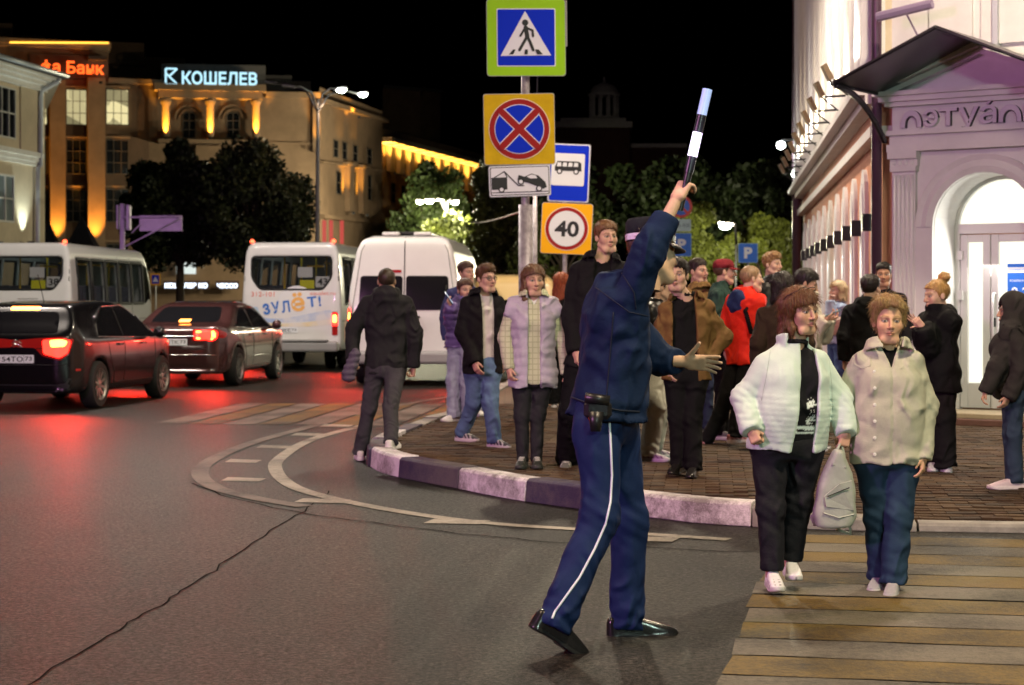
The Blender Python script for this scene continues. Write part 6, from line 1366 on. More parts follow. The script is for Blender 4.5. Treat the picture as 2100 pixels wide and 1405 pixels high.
def garment(p, L, h, seed):
    """one upper-body layer"""
    drop = L.get('drop', .06); bulk = L.get('bulk', .012); bulk = bulk * .62 if bulk > 0 else bulk; arms = L.get('arms', True); ar = L.get('arm', 1.0) * p.s
    J = p.J; pts = [J['shR'], J['shL'], p.pel - p.a * (drop + .05), p.neck + p.a * .09]
    if arms: pts += [J['elR'], J['elL'], J['wrR'], J['wrL']]
    lo, hi = bounds(pts, .2 * p.s + bulk); g = Grid(lo, hi, h)
    D, X, Y, q = torso(p, g, drop, bulk, L.get('prof'), L.get('b', 1.0))
    if p.sex == 'f' and L.get('bust', 1):
        for s in (-1, 1): D = smin(D, g.ell(p.pel + p.a * p.L * .66 + p.r * s * .07 * p.s + p.f * (.075 + bulk) * p.s, np.array((.07, .06, .07)) * p.s * p.bust), .05)
    hemw = L.get('flare', 0)
    wav = waves(g, seed, L.get('wrinkle', .006) * 1.35, L.get('lam', (.1, .3)))
    for sd in 'RL':
        sh, el, wr = J['sh' + sd], J['el' + sd], J['wr' + sd]
        D = smin(D, g.cone(p.neck - p.a * .035 * p.s, sh + p.a * .012, .048 * p.s + bulk * .4, .05 * p.s + bulk * .5), .045)
        if arms:
            r0, r1, r2 = (.06 * ar + bulk, .054 * ar + bulk, .042 * ar + bulk * 1.1); e = L.get('sleeve', 1.0)
            we = el + (wr - el) * e
            up = g.cone(sh, el, r0, r1); fo = g.cone(el, we, r1, r2); dr = unit(we - el)
            Xw, Yw, Zw = g.rel(we); fo = np.maximum(fo, Xw * dr[0] + Yw * dr[1] + Zw * dr[2] - .012)
            ea = np.sqrt(sum(k * k for k in g.rel(el))); sw = np.sqrt(sum(k * k for k in g.rel(we)))
            arm = smin(up, fo, .03)
            t_ = Xw * dr[0] + Yw * dr[1] + Zw * dr[2]
            arm = arm + .004 * np.sin((g.rel(el)[2] + g.rel(el)[0] * .9 + .5 * g.rel(el)[1]) * 2 * math.pi / .06 + 1.3 * np.sin(Xw * 31 + Yw * 23)) * np.exp(-(ea / .1) ** 2) + .003 * np.sin(t_ * 2 * math.pi / .05 + 1.8 * np.sin(Xw * 45 + Yw * 37)) * np.exp(-(sw / .08) ** 2)
            D = smin(D, arm, .011)
        else:
            sh2 = sh + unit(el - sh) * .02
            D = smin(D, g.cone(sh - p.r * (.02 if sd == 'R' else -.02), sh2, .06 * p.s + bulk, .065 * p.s + bulk), .03)
    if not arms:
        for sd in 'RL':
            sh, el = J['sh' + sd], J['el' + sd]; dr = unit(p.r * (1 if sd == 'R' else -1) + np.array((0, 0, .25))); Xw, Yw, Zw = g.rel(sh + dr * .055 * p.s)
            D = np.where(q > .45, np.maximum(D, Xw * dr[0] + Yw * dr[1] + Zw * dr[2]), D)
    D = D + wav
    if L.get('quilt'):
        lam, amp, zz = L['quilt']; on = np.clip((zz - q) / .05, 0, 1) if zz > 0 else 1.0
        D = D - amp * np.abs(np.sin((q * p.L + .3 * 0) * math.pi / lam)) ** .6 * on
    Z = q * p.L
    hemz = -drop + L.get('hemwave', .006) * np.sin(X * 40 + seed)
    D = np.maximum(D, hemz - Z)
    if L.get('rib'): 
        D = D + .006 * (np.clip((Z - (-drop + .02)) / .01, 0, 1) * np.clip(((-drop + .07) - Z) / .01, 0, 1))
    c = L.get('collar')
    nk = p.neck + p.a * .015
    if c:
        tilt = unit(p.a * .9 + p.f * -.25); fr = np.cross(tilt, p.r)
        x, y, z = g.loc(nk + p.f * .012, (p.r, fr, tilt)); rad = np.sqrt((x / 1.05) ** 2 + y ** 2)
        R0 = L.get('cr', .068) * p.s; hh = L.get('ch', .03)
        if c in ('stand', 'shirt'):
            ring = np.sqrt(np.maximum(np.abs(rad - R0 - .12 * z) - .002, 0) ** 2 + np.maximum(np.abs(z - hh * .3) - hh, 0) ** 2) - .007
            if c == 'shirt':
                fold = np.sqrt(np.maximum(np.abs(rad - R0 - .03 + .35 * (z - .02)) - .002, 0) ** 2 + np.maximum(np.abs(z + .012) - .03, 0) ** 2) - .006
                ring = np.minimum(ring, fold)
            if L.get('open') or L.get('vneck'): ring = np.maximum(ring, -(np.maximum(np.abs(x) - L.get('cgap', .03) - .25 * np.maximum(-z + .02, 0), -y)))
            D = smin(D, ring, .008)
        if c == 'hood':
            ring = np.sqrt((rad - .085 * p.s) ** 2 + (z + .0) ** 2) - np.interp(y, [-.1, .02, .1], [.05, .034, .02]).astype(np.float32)
            bag = g.ell(nk - p.f * .105 * p.s - p.a * .05, (.12 * p.s, .06 * p.s, .105 * p.s), (p.r, p.f, p.a)); D = smin(smin(D, ring, .03), bag + .003 * np.sin(Z * 90), .03)
    # hollow for the neck
    if L.get('neckhole', 1): D = np.maximum(D, -g.cone(p.neck - p.a * .0 + p.f * .012, p.neck + p.a * .2 + p.f * .03, L.get('nr', .056) * p.s, .066 * p.s))
    if L.get('vneck'):
        d_ = L['vneck']; x, y, z = g.loc(p.neck, (p.r, p.f, p.a)); D = np.maximum(D, -np.maximum(np.abs(x) - np.maximum((z + d_) * .42, -.01), -y + .0))
    if L.get('open'):
        w0, w1, xo = L['open']; ww = np.interp(q, [-.3, .9, 1.0], [w1, w0, w0 * 1.0]).astype(np.float32); D = smax(D, -np.maximum(np.abs(X - xo - L.get('oslant', 0) * q) - ww, -Y + .01), .012)
    elif L.get('zip'):
        D = D + .006 * np.exp(-(X / .006) ** 2) * (Y > 0)
    V, F = surf(D.astype(np.float32), g.lo, h)
    return relax(V, F, 1, .35), F
def trousers(p, T, h, seed):
    J = p.J; s = p.s; w = T.get('w', 1.0); b = T.get('b', 1.0)
    lo, hi = bounds([J['hipR'], J['hipL'], J['knR'], J['knL'], J['anR'], J['anL'], p.pel + p.a * .16 * s], .17 * s * b); g = Grid(lo, hi, h)
    X, Y, Z = g.loc(p.pel, (p.rh, p.fh, p.a))
    ww = np.interp(Z, [-.12, 0, .06, .2], [.15, .172, .165, .145]).astype(np.float32) * s * b; dd = np.interp(Z, [-.12, 0, .06, .2], [.115, .125, .115, .1]).astype(np.float32) * s * b
    D = ((np.abs(X / ww) ** 2.4 + np.abs((Y + .008) / dd) ** 2.4 + 1e-9) ** (1 / 2.4) - 1) * np.minimum(ww, dd)
    D = smax(smax(D, -Z - .10 * s, .05), Z - .16 * s, .02)
    rt, rk, rh = T.get('r', (.092, .062, .058)); rt, rk, rh = rt * s * w * b ** .5, rk * s * w, rh * s * w
    legs = None
    for sd in 'RL':
        hp, kn, an = J['hip' + sd], J['kn' + sd], J['an' + sd]; dr = unit(an - kn); end = an + dr * T.get('len', .035)
        th = g.cone(hp - np.array((0, 0, .03)), kn, rt, rk); ca = g.cone(kn, end, rk, rh)
        Xe, Ye, Ze = g.rel(end); te = Xe * dr[0] + Ye * dr[1] + Ze * dr[2]; ca = np.maximum(ca, te)
        le = smin(th, ca, .04); ek = np.sqrt(sum(k * k for k in g.rel(kn)))
        le = le + .004 * np.sin((g.rel(kn)[2] + .6 * g.rel(kn)[0]) * 2 * math.pi / .06 + seed) * np.exp(-(ek / .11) ** 2) + T.get('bunch', .006) * .6 * np.sin(te * 2 * math.pi / .065 + 1.7 * np.sin(Xe * 34 + Ye * 21 + seed)) * np.exp(-(te / .12) ** 2)
        legs = le if legs is None else np.minimum(legs, le)
    D = smin(D, legs, .035) + waves(g, seed + 5, T.get('wrinkle', .004), (.1, .3))
    V, F = surf(D.astype(np.float32), g.lo, h); return relax(V, F, 1, .35), F
SHOES = {}
def shoe_mesh(kind):
    if kind in SHOES: return SHOES[kind]
    g = Grid((-.075, -.12, -.11), (.075, .24, .09), .006)
    sole_h = dict(sneaker=.03, dress=.016, boot=.03)[kind]
    def outline(w): return polysdf(g.x[:, :, 0], g.y[:, :, 0], smoothpoly([(0, -.085), (.032 * w, -.07), (.036 * w, -.02), (.036 * w, .05), (.047 * w, .12), (.040 * w, .18), (.014, .21), (-.022 * w, .20), (-.04 * w, .14), (-.036 * w, .05), (-.034 * w, -.03), (-.03 * w, -.07)], 3))[:, :, None]
    zb = -.085 + .016 * np.clip((g.y - .12) / .1, 0, 1) ** 2
    sole = smax(outline(1.04), np.abs(g.z - zb - sole_h / 2) - sole_h / 2, .006)
    if kind == 'dress': sole = np.maximum(sole, -np.maximum(np.maximum(-.03 - g.y, g.y - .05), g.z + .078))
    top = np.interp(g.y, [-.1, -.04, .03, .08, .14, .21], [.0, .005, .008, -.008, -.026, -.048]).astype(np.float32)
    up = smax(smax(outline(.97), g.z - top, .025), zb + .005 - g.z, .004)
    up = smax(up, np.abs(g.x) - np.interp(g.z, [-.08, -.05, .0, .04], [.05, .046, .036, .034]).astype(np.float32), .02)
    D = np.minimum(sole, up)
    V, F = surf(D.astype(np.float32), g.lo, .006); V = relax(V, F, 1, .3); SHOES[kind] = (V, F, sole_h); return SHOES[kind]
def hairdo(style, h, seed=0):
    lo, hi = dict(long=((-.15, -.17, -.29), (.15, .13, .17)), bob=((-.14, -.16, -.17), (.14, .14, .18)), bun=((-.13, -.2, -.15), (.13, .13, .22))).get(style, ((-.12, -.15, -.13), (.12, .14, .18)))
    g = Grid(lo, hi, h); rg = np.random.default_rng(seed)
    th = np.arctan2(g.x + 1e-6, g.y + .012); ph = rg.uniform(0, 6)
    strand = .0018 * np.sin(th * 38 + 14 * g.z + 2 * np.sin(g.z * 40 + ph)) + .002 * np.sin(th * 83 + 20 * g.z + ph) + .003 * np.sin(g.x * 90 + g.y * 60 + ph) * np.clip(g.z * 12, 0, 1)
    top = np.clip((g.z - .03) / .07, 0, 1)
    def cr(t): return g.ell((0, -.012, .036), (.075 + t, .096 + t, .084 + t))
    def line(front, burn=-.005, back=-.07): return np.interp(g.y, [-.11, -.055, -.02, .015, .035, .06, .09], [back, back + .005, burn, burn - .004, .035, front - .012, front]).astype(np.float32)
    if style == 'buzz': D = np.maximum(cr(.005) + strand * .3, line(.072) - g.z)
    elif style == 'short': D = np.maximum(cr(.008) - .014 * top + strand, line(.07) - g.z + .004 * np.sin(th * 25))
    elif style == 'fade': D = np.maximum(cr(.003) - .018 * np.clip((g.z - .05) / .05, 0, 1) + strand, line(.072, -.02) - g.z + .004 * np.sin(th * 25))
    elif style in ('swept', 'curly'):
        D = smin(cr(.008) - .014 * top, g.ell((.015, .045, .105), (.065, .055, .036)), .03) + strand * (1 if style == 'swept' else .6)
        if style == 'curly': D = D + .007 * np.sin(g.x * 110 + ph) * np.sin(g.y * 120) * np.sin(g.z * 130 + 1)
        D = np.maximum(D, line(.068, -.012) - g.z + .006 * np.sin(th * 19))
    elif style == 'pixie':
        D = smin(cr(.011) - .012 * top, g.ell((.02, .03, .108), (.06, .06, .03)), .04) + strand * 1.6 + .005 * np.sin(g.x * 70 + g.y * 45 + ph) * top
        fr = line(.088, -.04, -.08) - .014 * np.clip(g.x / .05, 0, 1) * (g.y > .03); D = np.maximum(D, fr - g.z + .004 * np.sin(th * 13 + ph))
    elif style in ('bob', 'long'):
        bot = -.115 if style == 'bob' else -.23
        wd = .088 + (.016 if style == 'bob' else .022) * np.clip(-g.z / .12, 0, 1); dp = .104
        cyl = (np.sqrt((g.x / wd) ** 2 + ((g.y + .022) / dp) ** 2) - 1) * .09
        cyl = smax(smax(cyl, g.z - .05, .03), bot + .02 * np.sin(th * 9 + ph) + .03 * np.clip((g.y + .02) / .1, 0, 1) - g.z, .012)
        D = smin(cr(.014) - .008 * top, cyl, .03) + strand * 1.5
        fw = .2
        opening = np.maximum(np.maximum(.030 + .012 * np.sin(g.z * 60 + ph) - g.y, g.z - (.048 if style == 'bob' else .066) + (.25 * g.x if style == 'bob' else .35 * np.abs(g.x))), np.abs(g.x) - fw - .12 * np.clip(-g.z, 0, .1))
        D = np.maximum(D, -opening); D = np.maximum(D, -np.maximum(np.maximum(-.045 - g.y, g.z + .095), np.abs(g.x) - .055))
    elif style == 'bun':
        D = np.maximum(cr(.008) + strand, line(.07, -.01, -.08) - g.z); bun = g.ell((.0, -.085, .135), (.05, .045, .042)) + .006 * np.sin(g.x * 120 + ph) * np.sin(g.z * 110); D = smin(D, bun, .02)
    V, F = surf(D.astype(np.float32), g.lo, h); return relax(V, F, 1, .25), F
def strands(V, F, n, L, seed):
    rg = np.random.default_rng(seed); N = np.zeros_like(V); a, b, c = V[F[:, 0]], V[F[:, 1]], V[F[:, 2]]; fn = np.cross(b - a, c - a)
    for k in range(4): np.add.at(N, F[:, k], fn)
    N /= np.linalg.norm(N, axis=1)[:, None] + 1e-9
    ok = np.where((V[:, 2] > -.2))[0]; i = rg.choice(ok, n); v, nr = V[i], N[i]
    d = v - np.array((.012, -.035, .135)); d += rg.normal(0, .011, d.shape); d -= nr * np.sum(d * nr, 1)[:, None]; d /= np.linalg.norm(d, axis=1)[:, None] + 1e-9
    sd = np.cross(d, nr); l = L * rg.uniform(.5, 1.2, n)[:, None]; w = .0011; off = rg.uniform(.0, .004, n)[:, None]; lift = rg.normal(0, .0035, n)[:, None]; rows = []
    for t in (0, .35, .7, 1.0):
        p = v + nr * (off + lift * t * t - .35 * (l * t) ** 2 / .1) + d * l * t; ww = w * (1 - .75 * t)
        rows += [p + sd * ww, p - sd * ww]
    W = np.stack(rows, 1).reshape(-1, 3); k = np.arange(n)[:, None, None] * 8; q = np.array([[0, 1, 3, 2], [2, 3, 5, 4], [4, 5, 7, 6]])[None]
    return np.concatenate([V, W]), np.concatenate([F, (k + q).reshape(-1, 4) + len(V)])
def hairmat(col):
    k = 'hair_%02d%02d%02d' % tuple(int(c * 99) for c in col)
    if k in MATS: return MATS[k]
    m = mat(k, col, .42, spec=.4); N = m.node_tree.nodes; L = m.node_tree.links; b = N['Principled BSDF']; tc = N.new('ShaderNodeTexCoord'); mp = N.new('ShaderNodeMapping'); mp.inputs['Scale'].default_value = (150, 150, 14); L.new(tc.outputs['Object'], mp.inputs[0])
    n = N.new('ShaderNodeTexNoise'); n.inputs['Scale'].default_value = 1.0; n.inputs['Detail'].default_value = 3; L.new(mp.outputs[0], n.inputs['Vector'])
    r = N.new('ShaderNodeValToRGB'); r.color_ramp.elements[0].position = .32; r.color_ramp.elements[1].position = .7; r.color_ramp.elements[0].color = (*[c * .55 for c in col], 1); r.color_ramp.elements[1].color = (*[min(c * 1.3, 1) for c in col], 1); L.new(n.outputs['Fac'], r.inputs[0]); L.new(r.outputs[0], b.inputs['Base Color'])
    bp = N.new('ShaderNodeBump'); bp.inputs['Strength'].default_value = .6; bp.inputs['Distance'].default_value = .006; L.new(n.outputs['Fac'], bp.inputs['Height']); L.new(bp.outputs[0], b.inputs['Normal'])
    return m
def mats3(ax, o): return np.asarray(ax), np.asarray(o)
def person(label, base, H, yaw, J=None, head=None, layers=(), legs=None, shoes=None, hands=None, sex='m', build=None, bust=.9, belly=.01, group=None, h=.0125, z0=.15, seed=0, name='person', shw=None):
    p = Fig(); p.sex = sex; p.s = H / 1.75; p.prof = build or (FEM if sex == 'f' else MALE); p.bust = bust; p.belly = belly
    u, D = base; B = np.array(P(u, 615, D)); B[2] = z0; p.B = B; p.D = D
    yw = R(yaw); f = np.array((math.sin(yw), -math.cos(yw), 0)); r = np.array((-math.cos(yw), -math.sin(yw), 0)); up = np.array((0, 0, 1.0))
    sw = shw or (.105 if sex == 'm' else .095)
    dflt = dict(hip=(.05, 0, .525), kn=(.056, .012, .285), an=(.06, 0, .0486), sh=(sw, 0, .812), el=(sw + .03, -.015, .635), wr=(sw + .032, .05, .49), toe=(.075, .1, .03))
    p.J = {}
    for k, (a, b, c) in dflt.items():
        for sd, sg in (('R', 1), ('L', -1)): p.J[k + sd] = B + r * sg * a * H + f * b * H + up * c * H
    for k, v in (J or {}).items():
        if len(v) == 3: p.J[k] = np.array(P(v[0], v[1], D + v[2]))
    for sd, sg in (('R', 1), ('L', -1)):
        if 'toe' + sd not in (J or {}):
            an = p.J['an' + sd]; d = f + r * sg * .22; p.J['toe' + sd] = an + unit(d) * .15 - up * .035
    spine(p)
    hd = dict(yaw=yaw, pitch=0, roll=0, skin=(.50, .30, .21), hair=('short', (.04, .025, .015)), scale=1.0, smile=0); hd.update(head or {})
    if 'at' in hd: hc = np.array(P(hd['at'][0], hd['at'][1], D + (hd['at'][2] if len(hd['at']) > 2 else 0)))
    else: hc = p.neck + p.a * .0 + up * (.165 * p.s) + f * .02
    hy, hp, hr = R(hd['yaw']), R(hd['pitch']), R(hd['roll'])
    ff = np.array((math.sin(hy) * math.cos(hp), -math.cos(hy) * math.cos(hp), math.sin(hp))); rr = np.array((-math.cos(hy), -math.sin(hy), 0)); uu = np.cross(rr, ff)
    rr, uu = rr * math.cos(hr) + uu * math.sin(hr), uu * math.cos(hr) - rr * math.sin(hr)
    A = np.array((rr, ff, uu)) * hd['scale']; p.hA, p.hc = A, hc
    parts = []; skin = hd['skin']
    V, F = head_mesh(sex, hd.get('res', .0042), hd['smile']); brow = np.array(hd['hair'][1]) * .8
    C = face_colors(V, skin, brow, hd.get('lip', (skin[0] * .85, skin[1] * .55, skin[2] * .55)), sex, hd.get('stubble', 0), hd['smile']); parts.append((V @ A + hc, F, C))
    def tube(pts, rad, n=10):
        m = MB(); m.tube(pts, rad, n, False); V = np.array(m.v, np.float32); F = np.array(m.f, np.int64); parts.append((V, F, np.ones((len(V), 3)) * skin))
    nb = hc - A[2] * .10 - A[1] * .02; tube([nb + A[2] * .03, nb * .6 + p.neck * .4 + (p.f * .01), p.neck + p.f * .012, p.neck - p.a * .08], [.05 * p.s, .052 * p.s, .06 * p.s, .07 * p.s], 16)
    tube([p.neck - p.a * .05, p.pel + p.a * .25, p.pel], [.06, .09, .1])
    hands = hands or {}
    for sd, sg in (('R', 1), ('L', -1)):
        el, wr, sh = p.J['el' + sd], p.J['wr' + sd], p.J['sh' + sd]
        tube([sh, el, wr], [.04 * p.s, .033 * p.s, .0255 * p.s]); tube([p.J['hip' + sd], p.J['kn' + sd], p.J['an' + sd], p.J['an' + sd] - up * .03], [.05, .04, .036, .036])
        pose = hands.get(sd, 'relaxed')
        if pose is None: continue
        V, F = hand_mesh(pose); V = V.copy()
        if sd == 'R': V[:, 0] *= -1; F = F[:, ::-1]
        zz = unit(hands.get(sd + 'd', wr - el)); pn = hands.get(sd + 'n'); 
        if pn is None: pn = -p.r * sg * .8 - p.f * .3          # palms face the thighs
        yy = np.asarray(pn, float); yy = unit(yy - zz * (yy @ zz)); xx = np.cross(yy, zz)
        # right hand: thumb (+x) must point forward when hanging with the palm in
        if sd == 'L': xx = np.cross(yy, zz)
        hs = .95 * p.s * (1.0 if sex == 'm' else .93); p.__dict__['hand' + sd] = (wr, np.array((xx, yy, zz)))
        W = V * np.array((1, 1, 1)) @ (np.array((xx, yy, zz)) * hs) + wr
        cc = np.ones((len(V), 3)) * np.array(skin) * np.array((1.0, .95, .95)); parts.append((W, F, cc))
    off = 0; VV = []; FF = []; CC = []
    for V, F, C in parts: VV.append(np.asarray(V, np.float32)); FF.append(np.asarray(F) + off); CC.append(C); off += len(V)
    root = link(name, npmesh('person', np.concatenate(VV) - B, np.concatenate(FF), SKIN, True, np.concatenate(CC))); root.location = B; tag(root, label, 'person', group)
    p.root = root
    if hd['hair'][0]:
        V, F = hairdo(hd['hair'][0], hd.get('hres', .0052), seed); V, F = strands(V, F, 2600 if h < .01 else 1200, dict(buzz=.006, bob=.05, long=.06, bun=.03, pixie=.04).get(hd['hair'][0], .026), seed); link('hair', npmesh('hair', V @ A + hc - B, F, hairmat(hd['hair'][1])), root)
    for i, L in enumerate(layers):
        if i < len(layers) - 1: L = dict(L, bulk=min(L.get('bulk', 0), -.006), wrinkle=.002, b=L.get('b', 1.0) * .93) if layers[-1].get('arms', True) or not L.get('arms', True) else L
        V, F = garment(p, L, L.get('h', h), seed * 7 + i)
        col = None
        if L.get('paint'):
            q = (V - p.pel); loc = np.stack([q @ p.r, q @ p.f, q @ p.a / p.L], 1); col = L['paint'](loc, V, p)
        link(L['name'], npmesh(L['name'], V - B, F, VCLOTH if col is not None else L['mat'], True, col), root)
    if legs:
        V, F = trousers(p, legs, legs.get('h', h), seed); col = None
        if legs.get('paint'): col = legs['paint'](V, p)
        link(legs.get('name', 'trousers'), npmesh('trousers', V - B, F, VCLOTH if col is not None else legs['mat'], True, col), root)
    if shoes:
        kind, uc, sc_ = shoes[:3]; V, F, shh = shoe_mesh(kind)
        for sd, sg in (('R', 1), ('L', -1)):
            an, toe = p.J['an' + sd], p.J['toe' + sd]; fd = toe - an; ground = False
            flat_ = np.array((fd[0], fd[1], 0)); n = np.linalg.norm(flat_); pit = math.atan2(fd[2] + .035 * p.s, n) if hands.get('tilt' + sd) else 0.0
            ffd = unit(flat_) * math.cos(pit) + up * math.sin(pit); rrd = unit(np.cross(ffd, up)); uud = np.cross(rrd, ffd); k = max(p.s, .9) * (1.04 if sex == 'm' else 1.08)
            Vl = V.copy(); 
            if sd == 'R': Vl[:, 0] *= -1; F_ = F[:, ::-1]
            else: F_ = F
            z = Vl[:, 2]; C = np.where((z < -.085 + shh + .004)[:, None], np.array(sc_), np.array(uc)).astype(np.float32)
            if kind == 'sneaker' and len(shoes) > 3:
                st = (np.abs(((Vl[:, 1] * 1.0 + Vl[:, 2] * .9) % .045) - .022) < .008) & (z > -.05) & (z < .0) & (np.abs(Vl[:, 0]) > .02); C[st] = shoes[3]
                lc = (np.abs(Vl[:, 0]) < .018) & (Vl[:, 1] > .04) & (Vl[:, 1] < .12) & ((Vl[:, 1] % .018) < .01) & (z > -.05); C[lc] = (.7, .7, .68)
            W = Vl @ (np.array((rrd, ffd, uud)) * k) + an
            link('shoe', npmesh('shoe', W - B, F_, DRESS if kind == 'dress' else SHOE, True, C), root)
    return p
def extra(p, name, mb, mt, smooth=True, parent=None): return obj(name, mb, mt, parent or p.root, smooth=smooth)
def hl(p, v): return Vector(p.hc + np.asarray(v) @ p.hA)           # head-local point to world
def phone(p, sd, label, off=(0, .03, .09)):
    w, A = p.__dict__['hand' + sd]; c = w + np.array(off) @ A; x, y, z = A
    m = MB(); M = Matrix(((x[0], y[0], z[0], c[0]), (x[1], y[1], z[1], c[1]), (x[2], y[2], z[2], c[2]), (0, 0, 0, 1)))
    m.box((0, 0, 0), (.072, .009, .15), M); o = obj('smartphone', m, mat('phone_case', (.02, .02, .025), .3)); 
    m2 = MB(); m2.box((0, .0052, 0), (.066, .001, .14), M); obj('screen', m2, mat('phone_screen', (.02, .02, .02), .15, emit=(.6, .8, 1, .8)), o)
    tag(o, label, 'phone'); return o
BLK = cloth((.006, .006, .007)); BLK2 = cloth((.009, .0085, .010), key='b'); NAVY = cloth((.007, .017, .05), .8, (70, .3, .006)); NAVYT = cloth((.010, .022, .075), .7, (110, .25, .004), (5, .1)); 
LEATH = mat('black_leather', (.015, .014, .015), .35, bump=(60, .3, .004)); CHAR = cloth((.035, .034, .04)); 
# ---- traffic officer
cop = person('traffic policeman in dark navy uniform raising a lit baton on the asphalt', (1255, 8.1), 1.86, 112,
    dict(hipR=(1226, 862, -.07), hipL=(1262, 860, .12), knR=(1232, 1056, -.12), anR=(1142, 1268, -.24), toeR=(1192, 1318, -.2), knL=(1290, 1062, .17), anL=(1286, 1266, .2), toeL=(1360, 1278, .22),
         shR=(1292, 612, -.13), shL=(1250, 602, .2), elR=(1330, 520, -.16), wrR=(1386, 412, -.1), elL=(1352, 738, .26), wrL=(1404, 742, .16)),
    dict(at=(1339, 522, .05), yaw=118, pitch=-4, roll=6, skin=(.56, .36, .24), hair=('short', (.10, .065, .03)), scale=1.04, res=.0036),
    [dict(name='uniform_jacket', mat=NAVY, drop=-.005, bulk=.034, wrinkle=.008, lam=(.1, .34), collar='stand', ch=.034, cr=.078, sleeve=.62, arm=.80, rib=True, b=.95, prof=[(0, .185, .143), (.16, .178, .135), (.35, .168, .122), (.55, .174, .118), (.75, .182, .118), (.9, .145, .095), (1.0, .075, .07), (1.1, .05, .05)])],
    dict(mat=NAVYT, b=.93, r=(.096, .074, .07), wrinkle=.0065, bunch=.008, len=.045), ('dress', (.012, .012, .013), (.02, .02, .02)), dict(R='grip', L='open', Ld=np.array((.93, -.2, -.05)), Ln=np.array((-.25, -.85, -.4)), Rn=np.array((.6, .5, .1)), tiltR=True), h=.0095, z0=0, seed=3)
# trouser piping following the outer side of the near leg
hpR, knR, anR = cop.J['hipR'], cop.J['knR'], cop.J['anR']
leg_o = [o for o in cop.root.children if o.name.startswith('trousers')][0]
vs = np.empty(len(leg_o.data.vertices) * 3, np.float32); leg_o.data.vertices.foreach_get('co', vs); fs = [tuple(q.vertices) for q in leg_o.data.polygons]; bvt = BVHTree.FromPolygons([tuple(v) for v in vs.reshape(-1, 3)], fs)
pix = [(1248, 835), (1252, 900), (1255, 975), (1252, 1030), (1242, 1075), (1220, 1125), (1188, 1185), (1152, 1235), (1137, 1256), (1131, 1272)]; pts = []
for i in range(len(pix) - 1):
    for t_ in np.linspace(0, 1, 6)[:-1]: pts.append((pix[i][0] * (1 - t_) + pix[i + 1][0] * t_, pix[i][1] * (1 - t_) + pix[i + 1][1] * t_))
m = MB(); W = []; o_ = Vector(cop.B)
for (u, v) in pts:
    d_ = (P(u, v, 1) - P(HU, HV, 0)).normalized(); c_ = Vector((0, 0, HC)) - o_; hit = bvt.ray_cast(c_, d_)
    if hit[0] is not None: W.append(hit[0] + o_ - d_ * .001)
m.tube(W, .0055, 6); extra(cop, 'trouser_piping', m, mat('reflective_white', (.75, .80, .85), .4), True, leg_o)
# holster and belt
c_ = P(1226, 832, 8.1 - .20); m = MB(); m.bb(c_ + Vector((-.06, -.02, -.06)), c_ + Vector((.06, .02, .025))); hol = extra(cop, 'holster', m, LEATH, False); hol.modifiers.new('b', 'BEVEL').width = .02
m = MB(); m.tube([P(1222, 845, 7.88), P(1222, 885, 7.87)], [.034, .022], 8); m.tube([P(1200, 815, 7.88), P(1250, 822, 7.88)], .022, 8); obj('holster_pouch', m, LEATH, hol, smooth=True)
# peaked cap
m = MB(); 
def ering(z, rx, ry, cy=-.012, tilt=0, n=28): return [hl(cop, (rx * math.cos(2 * math.pi * i / n), cy + ry * math.sin(2 * math.pi * i / n), z + tilt * math.sin(2 * math.pi * i / n))) for i in range(n)]
def loft(rings, cap=True):
    n = len(rings[0]); V = [q for r_ in rings for q in r_]; Fc = [(i * n + j, i * n + (j + 1) % n, (i + 1) * n + (j + 1) % n, (i + 1) * n + j) for i in range(len(rings) - 1) for j in range(n)]
    if cap: Fc += [tuple(range(n - 1, -1, -1)), tuple((len(rings) - 1) * n + j for j in range(n))]
    mb = MB(); mb.add(V, Fc); return mb
cap = extra(cop, 'cap', loft([ering(.045, .087, .11), ering(.10, .088, .112), ering(.135, .09, .112, -.012, .006), ering(.152, .08, .1, -.014, .008), ering(.155, .03, .04, -.014, .008)]), cloth((.012, .013, .018)))
obj('cap_band', loft([ering(.052, .0885, .1115), ering(.078, .0895, .1135)], False), mat('silver_band', (.72, .76, .8), .35, noise=(60, .25)), cap, smooth=True)
n = 14; V = []; 
for k in range(3):
    for i in range(n + 1):
        a_ = math.pi * (.1 + .8 * i / n); rr_ = (1, 1.28, 1.5)[k]; V.append(hl(cop, (.086 * (1 + (rr_ - 1) * .55) * math.cos(a_), -.012 + .11 * rr_ * math.sin(a_), .05 - (rr_ - 1) * .06)))
mb = MB(); mb.add(V, [(k * (n + 1) + i, k * (n + 1) + i + 1, (k + 1) * (n + 1) + i + 1, (k + 1) * (n + 1) + i) for k in range(2) for i in range(n)]); pk = obj('cap_peak', mb, LEATH, cap, smooth=True); pk.modifiers.new('s', 'SOLIDIFY').thickness = .004
# baton
ba = P(1408, 372, 8.0); bb_ = P(1451, 183, 8.0); bd = (bb_ - ba).normalized(); bt = thing('traffic_baton', ba, 'black and white striped baton glowing in the policeman raised hand', 'baton')
tot = (bb_ - ba).length; cuts = [(-.13, .0, .014, 'handle', LEATH), (.0, .10 * tot, .017, 'collar', LEATH), (.10 * tot, .27 * tot, .0205, 'black_section', mat('gloss_black', (.015, .015, .02), .3)), (.27 * tot, .53 * tot, .021, 'glowing_section', emis('baton_glow', (.82, .72, 1.0), 3.2)), (.53 * tot, .72 * tot, .021, 'black_section', MATS['gloss_black']), (.72 * tot, tot, .021, 'pale_section', emis('baton_pale', (.30, .50, 1.0), .55, (.35, .42, .6)))]
for a_, b_, r_, nm, mt_ in cuts:
    m = MB(); m.tube([ba + bd * a_, ba + bd * b_], r_, 16); obj(nm, m, mt_, bt, autosmooth=40)
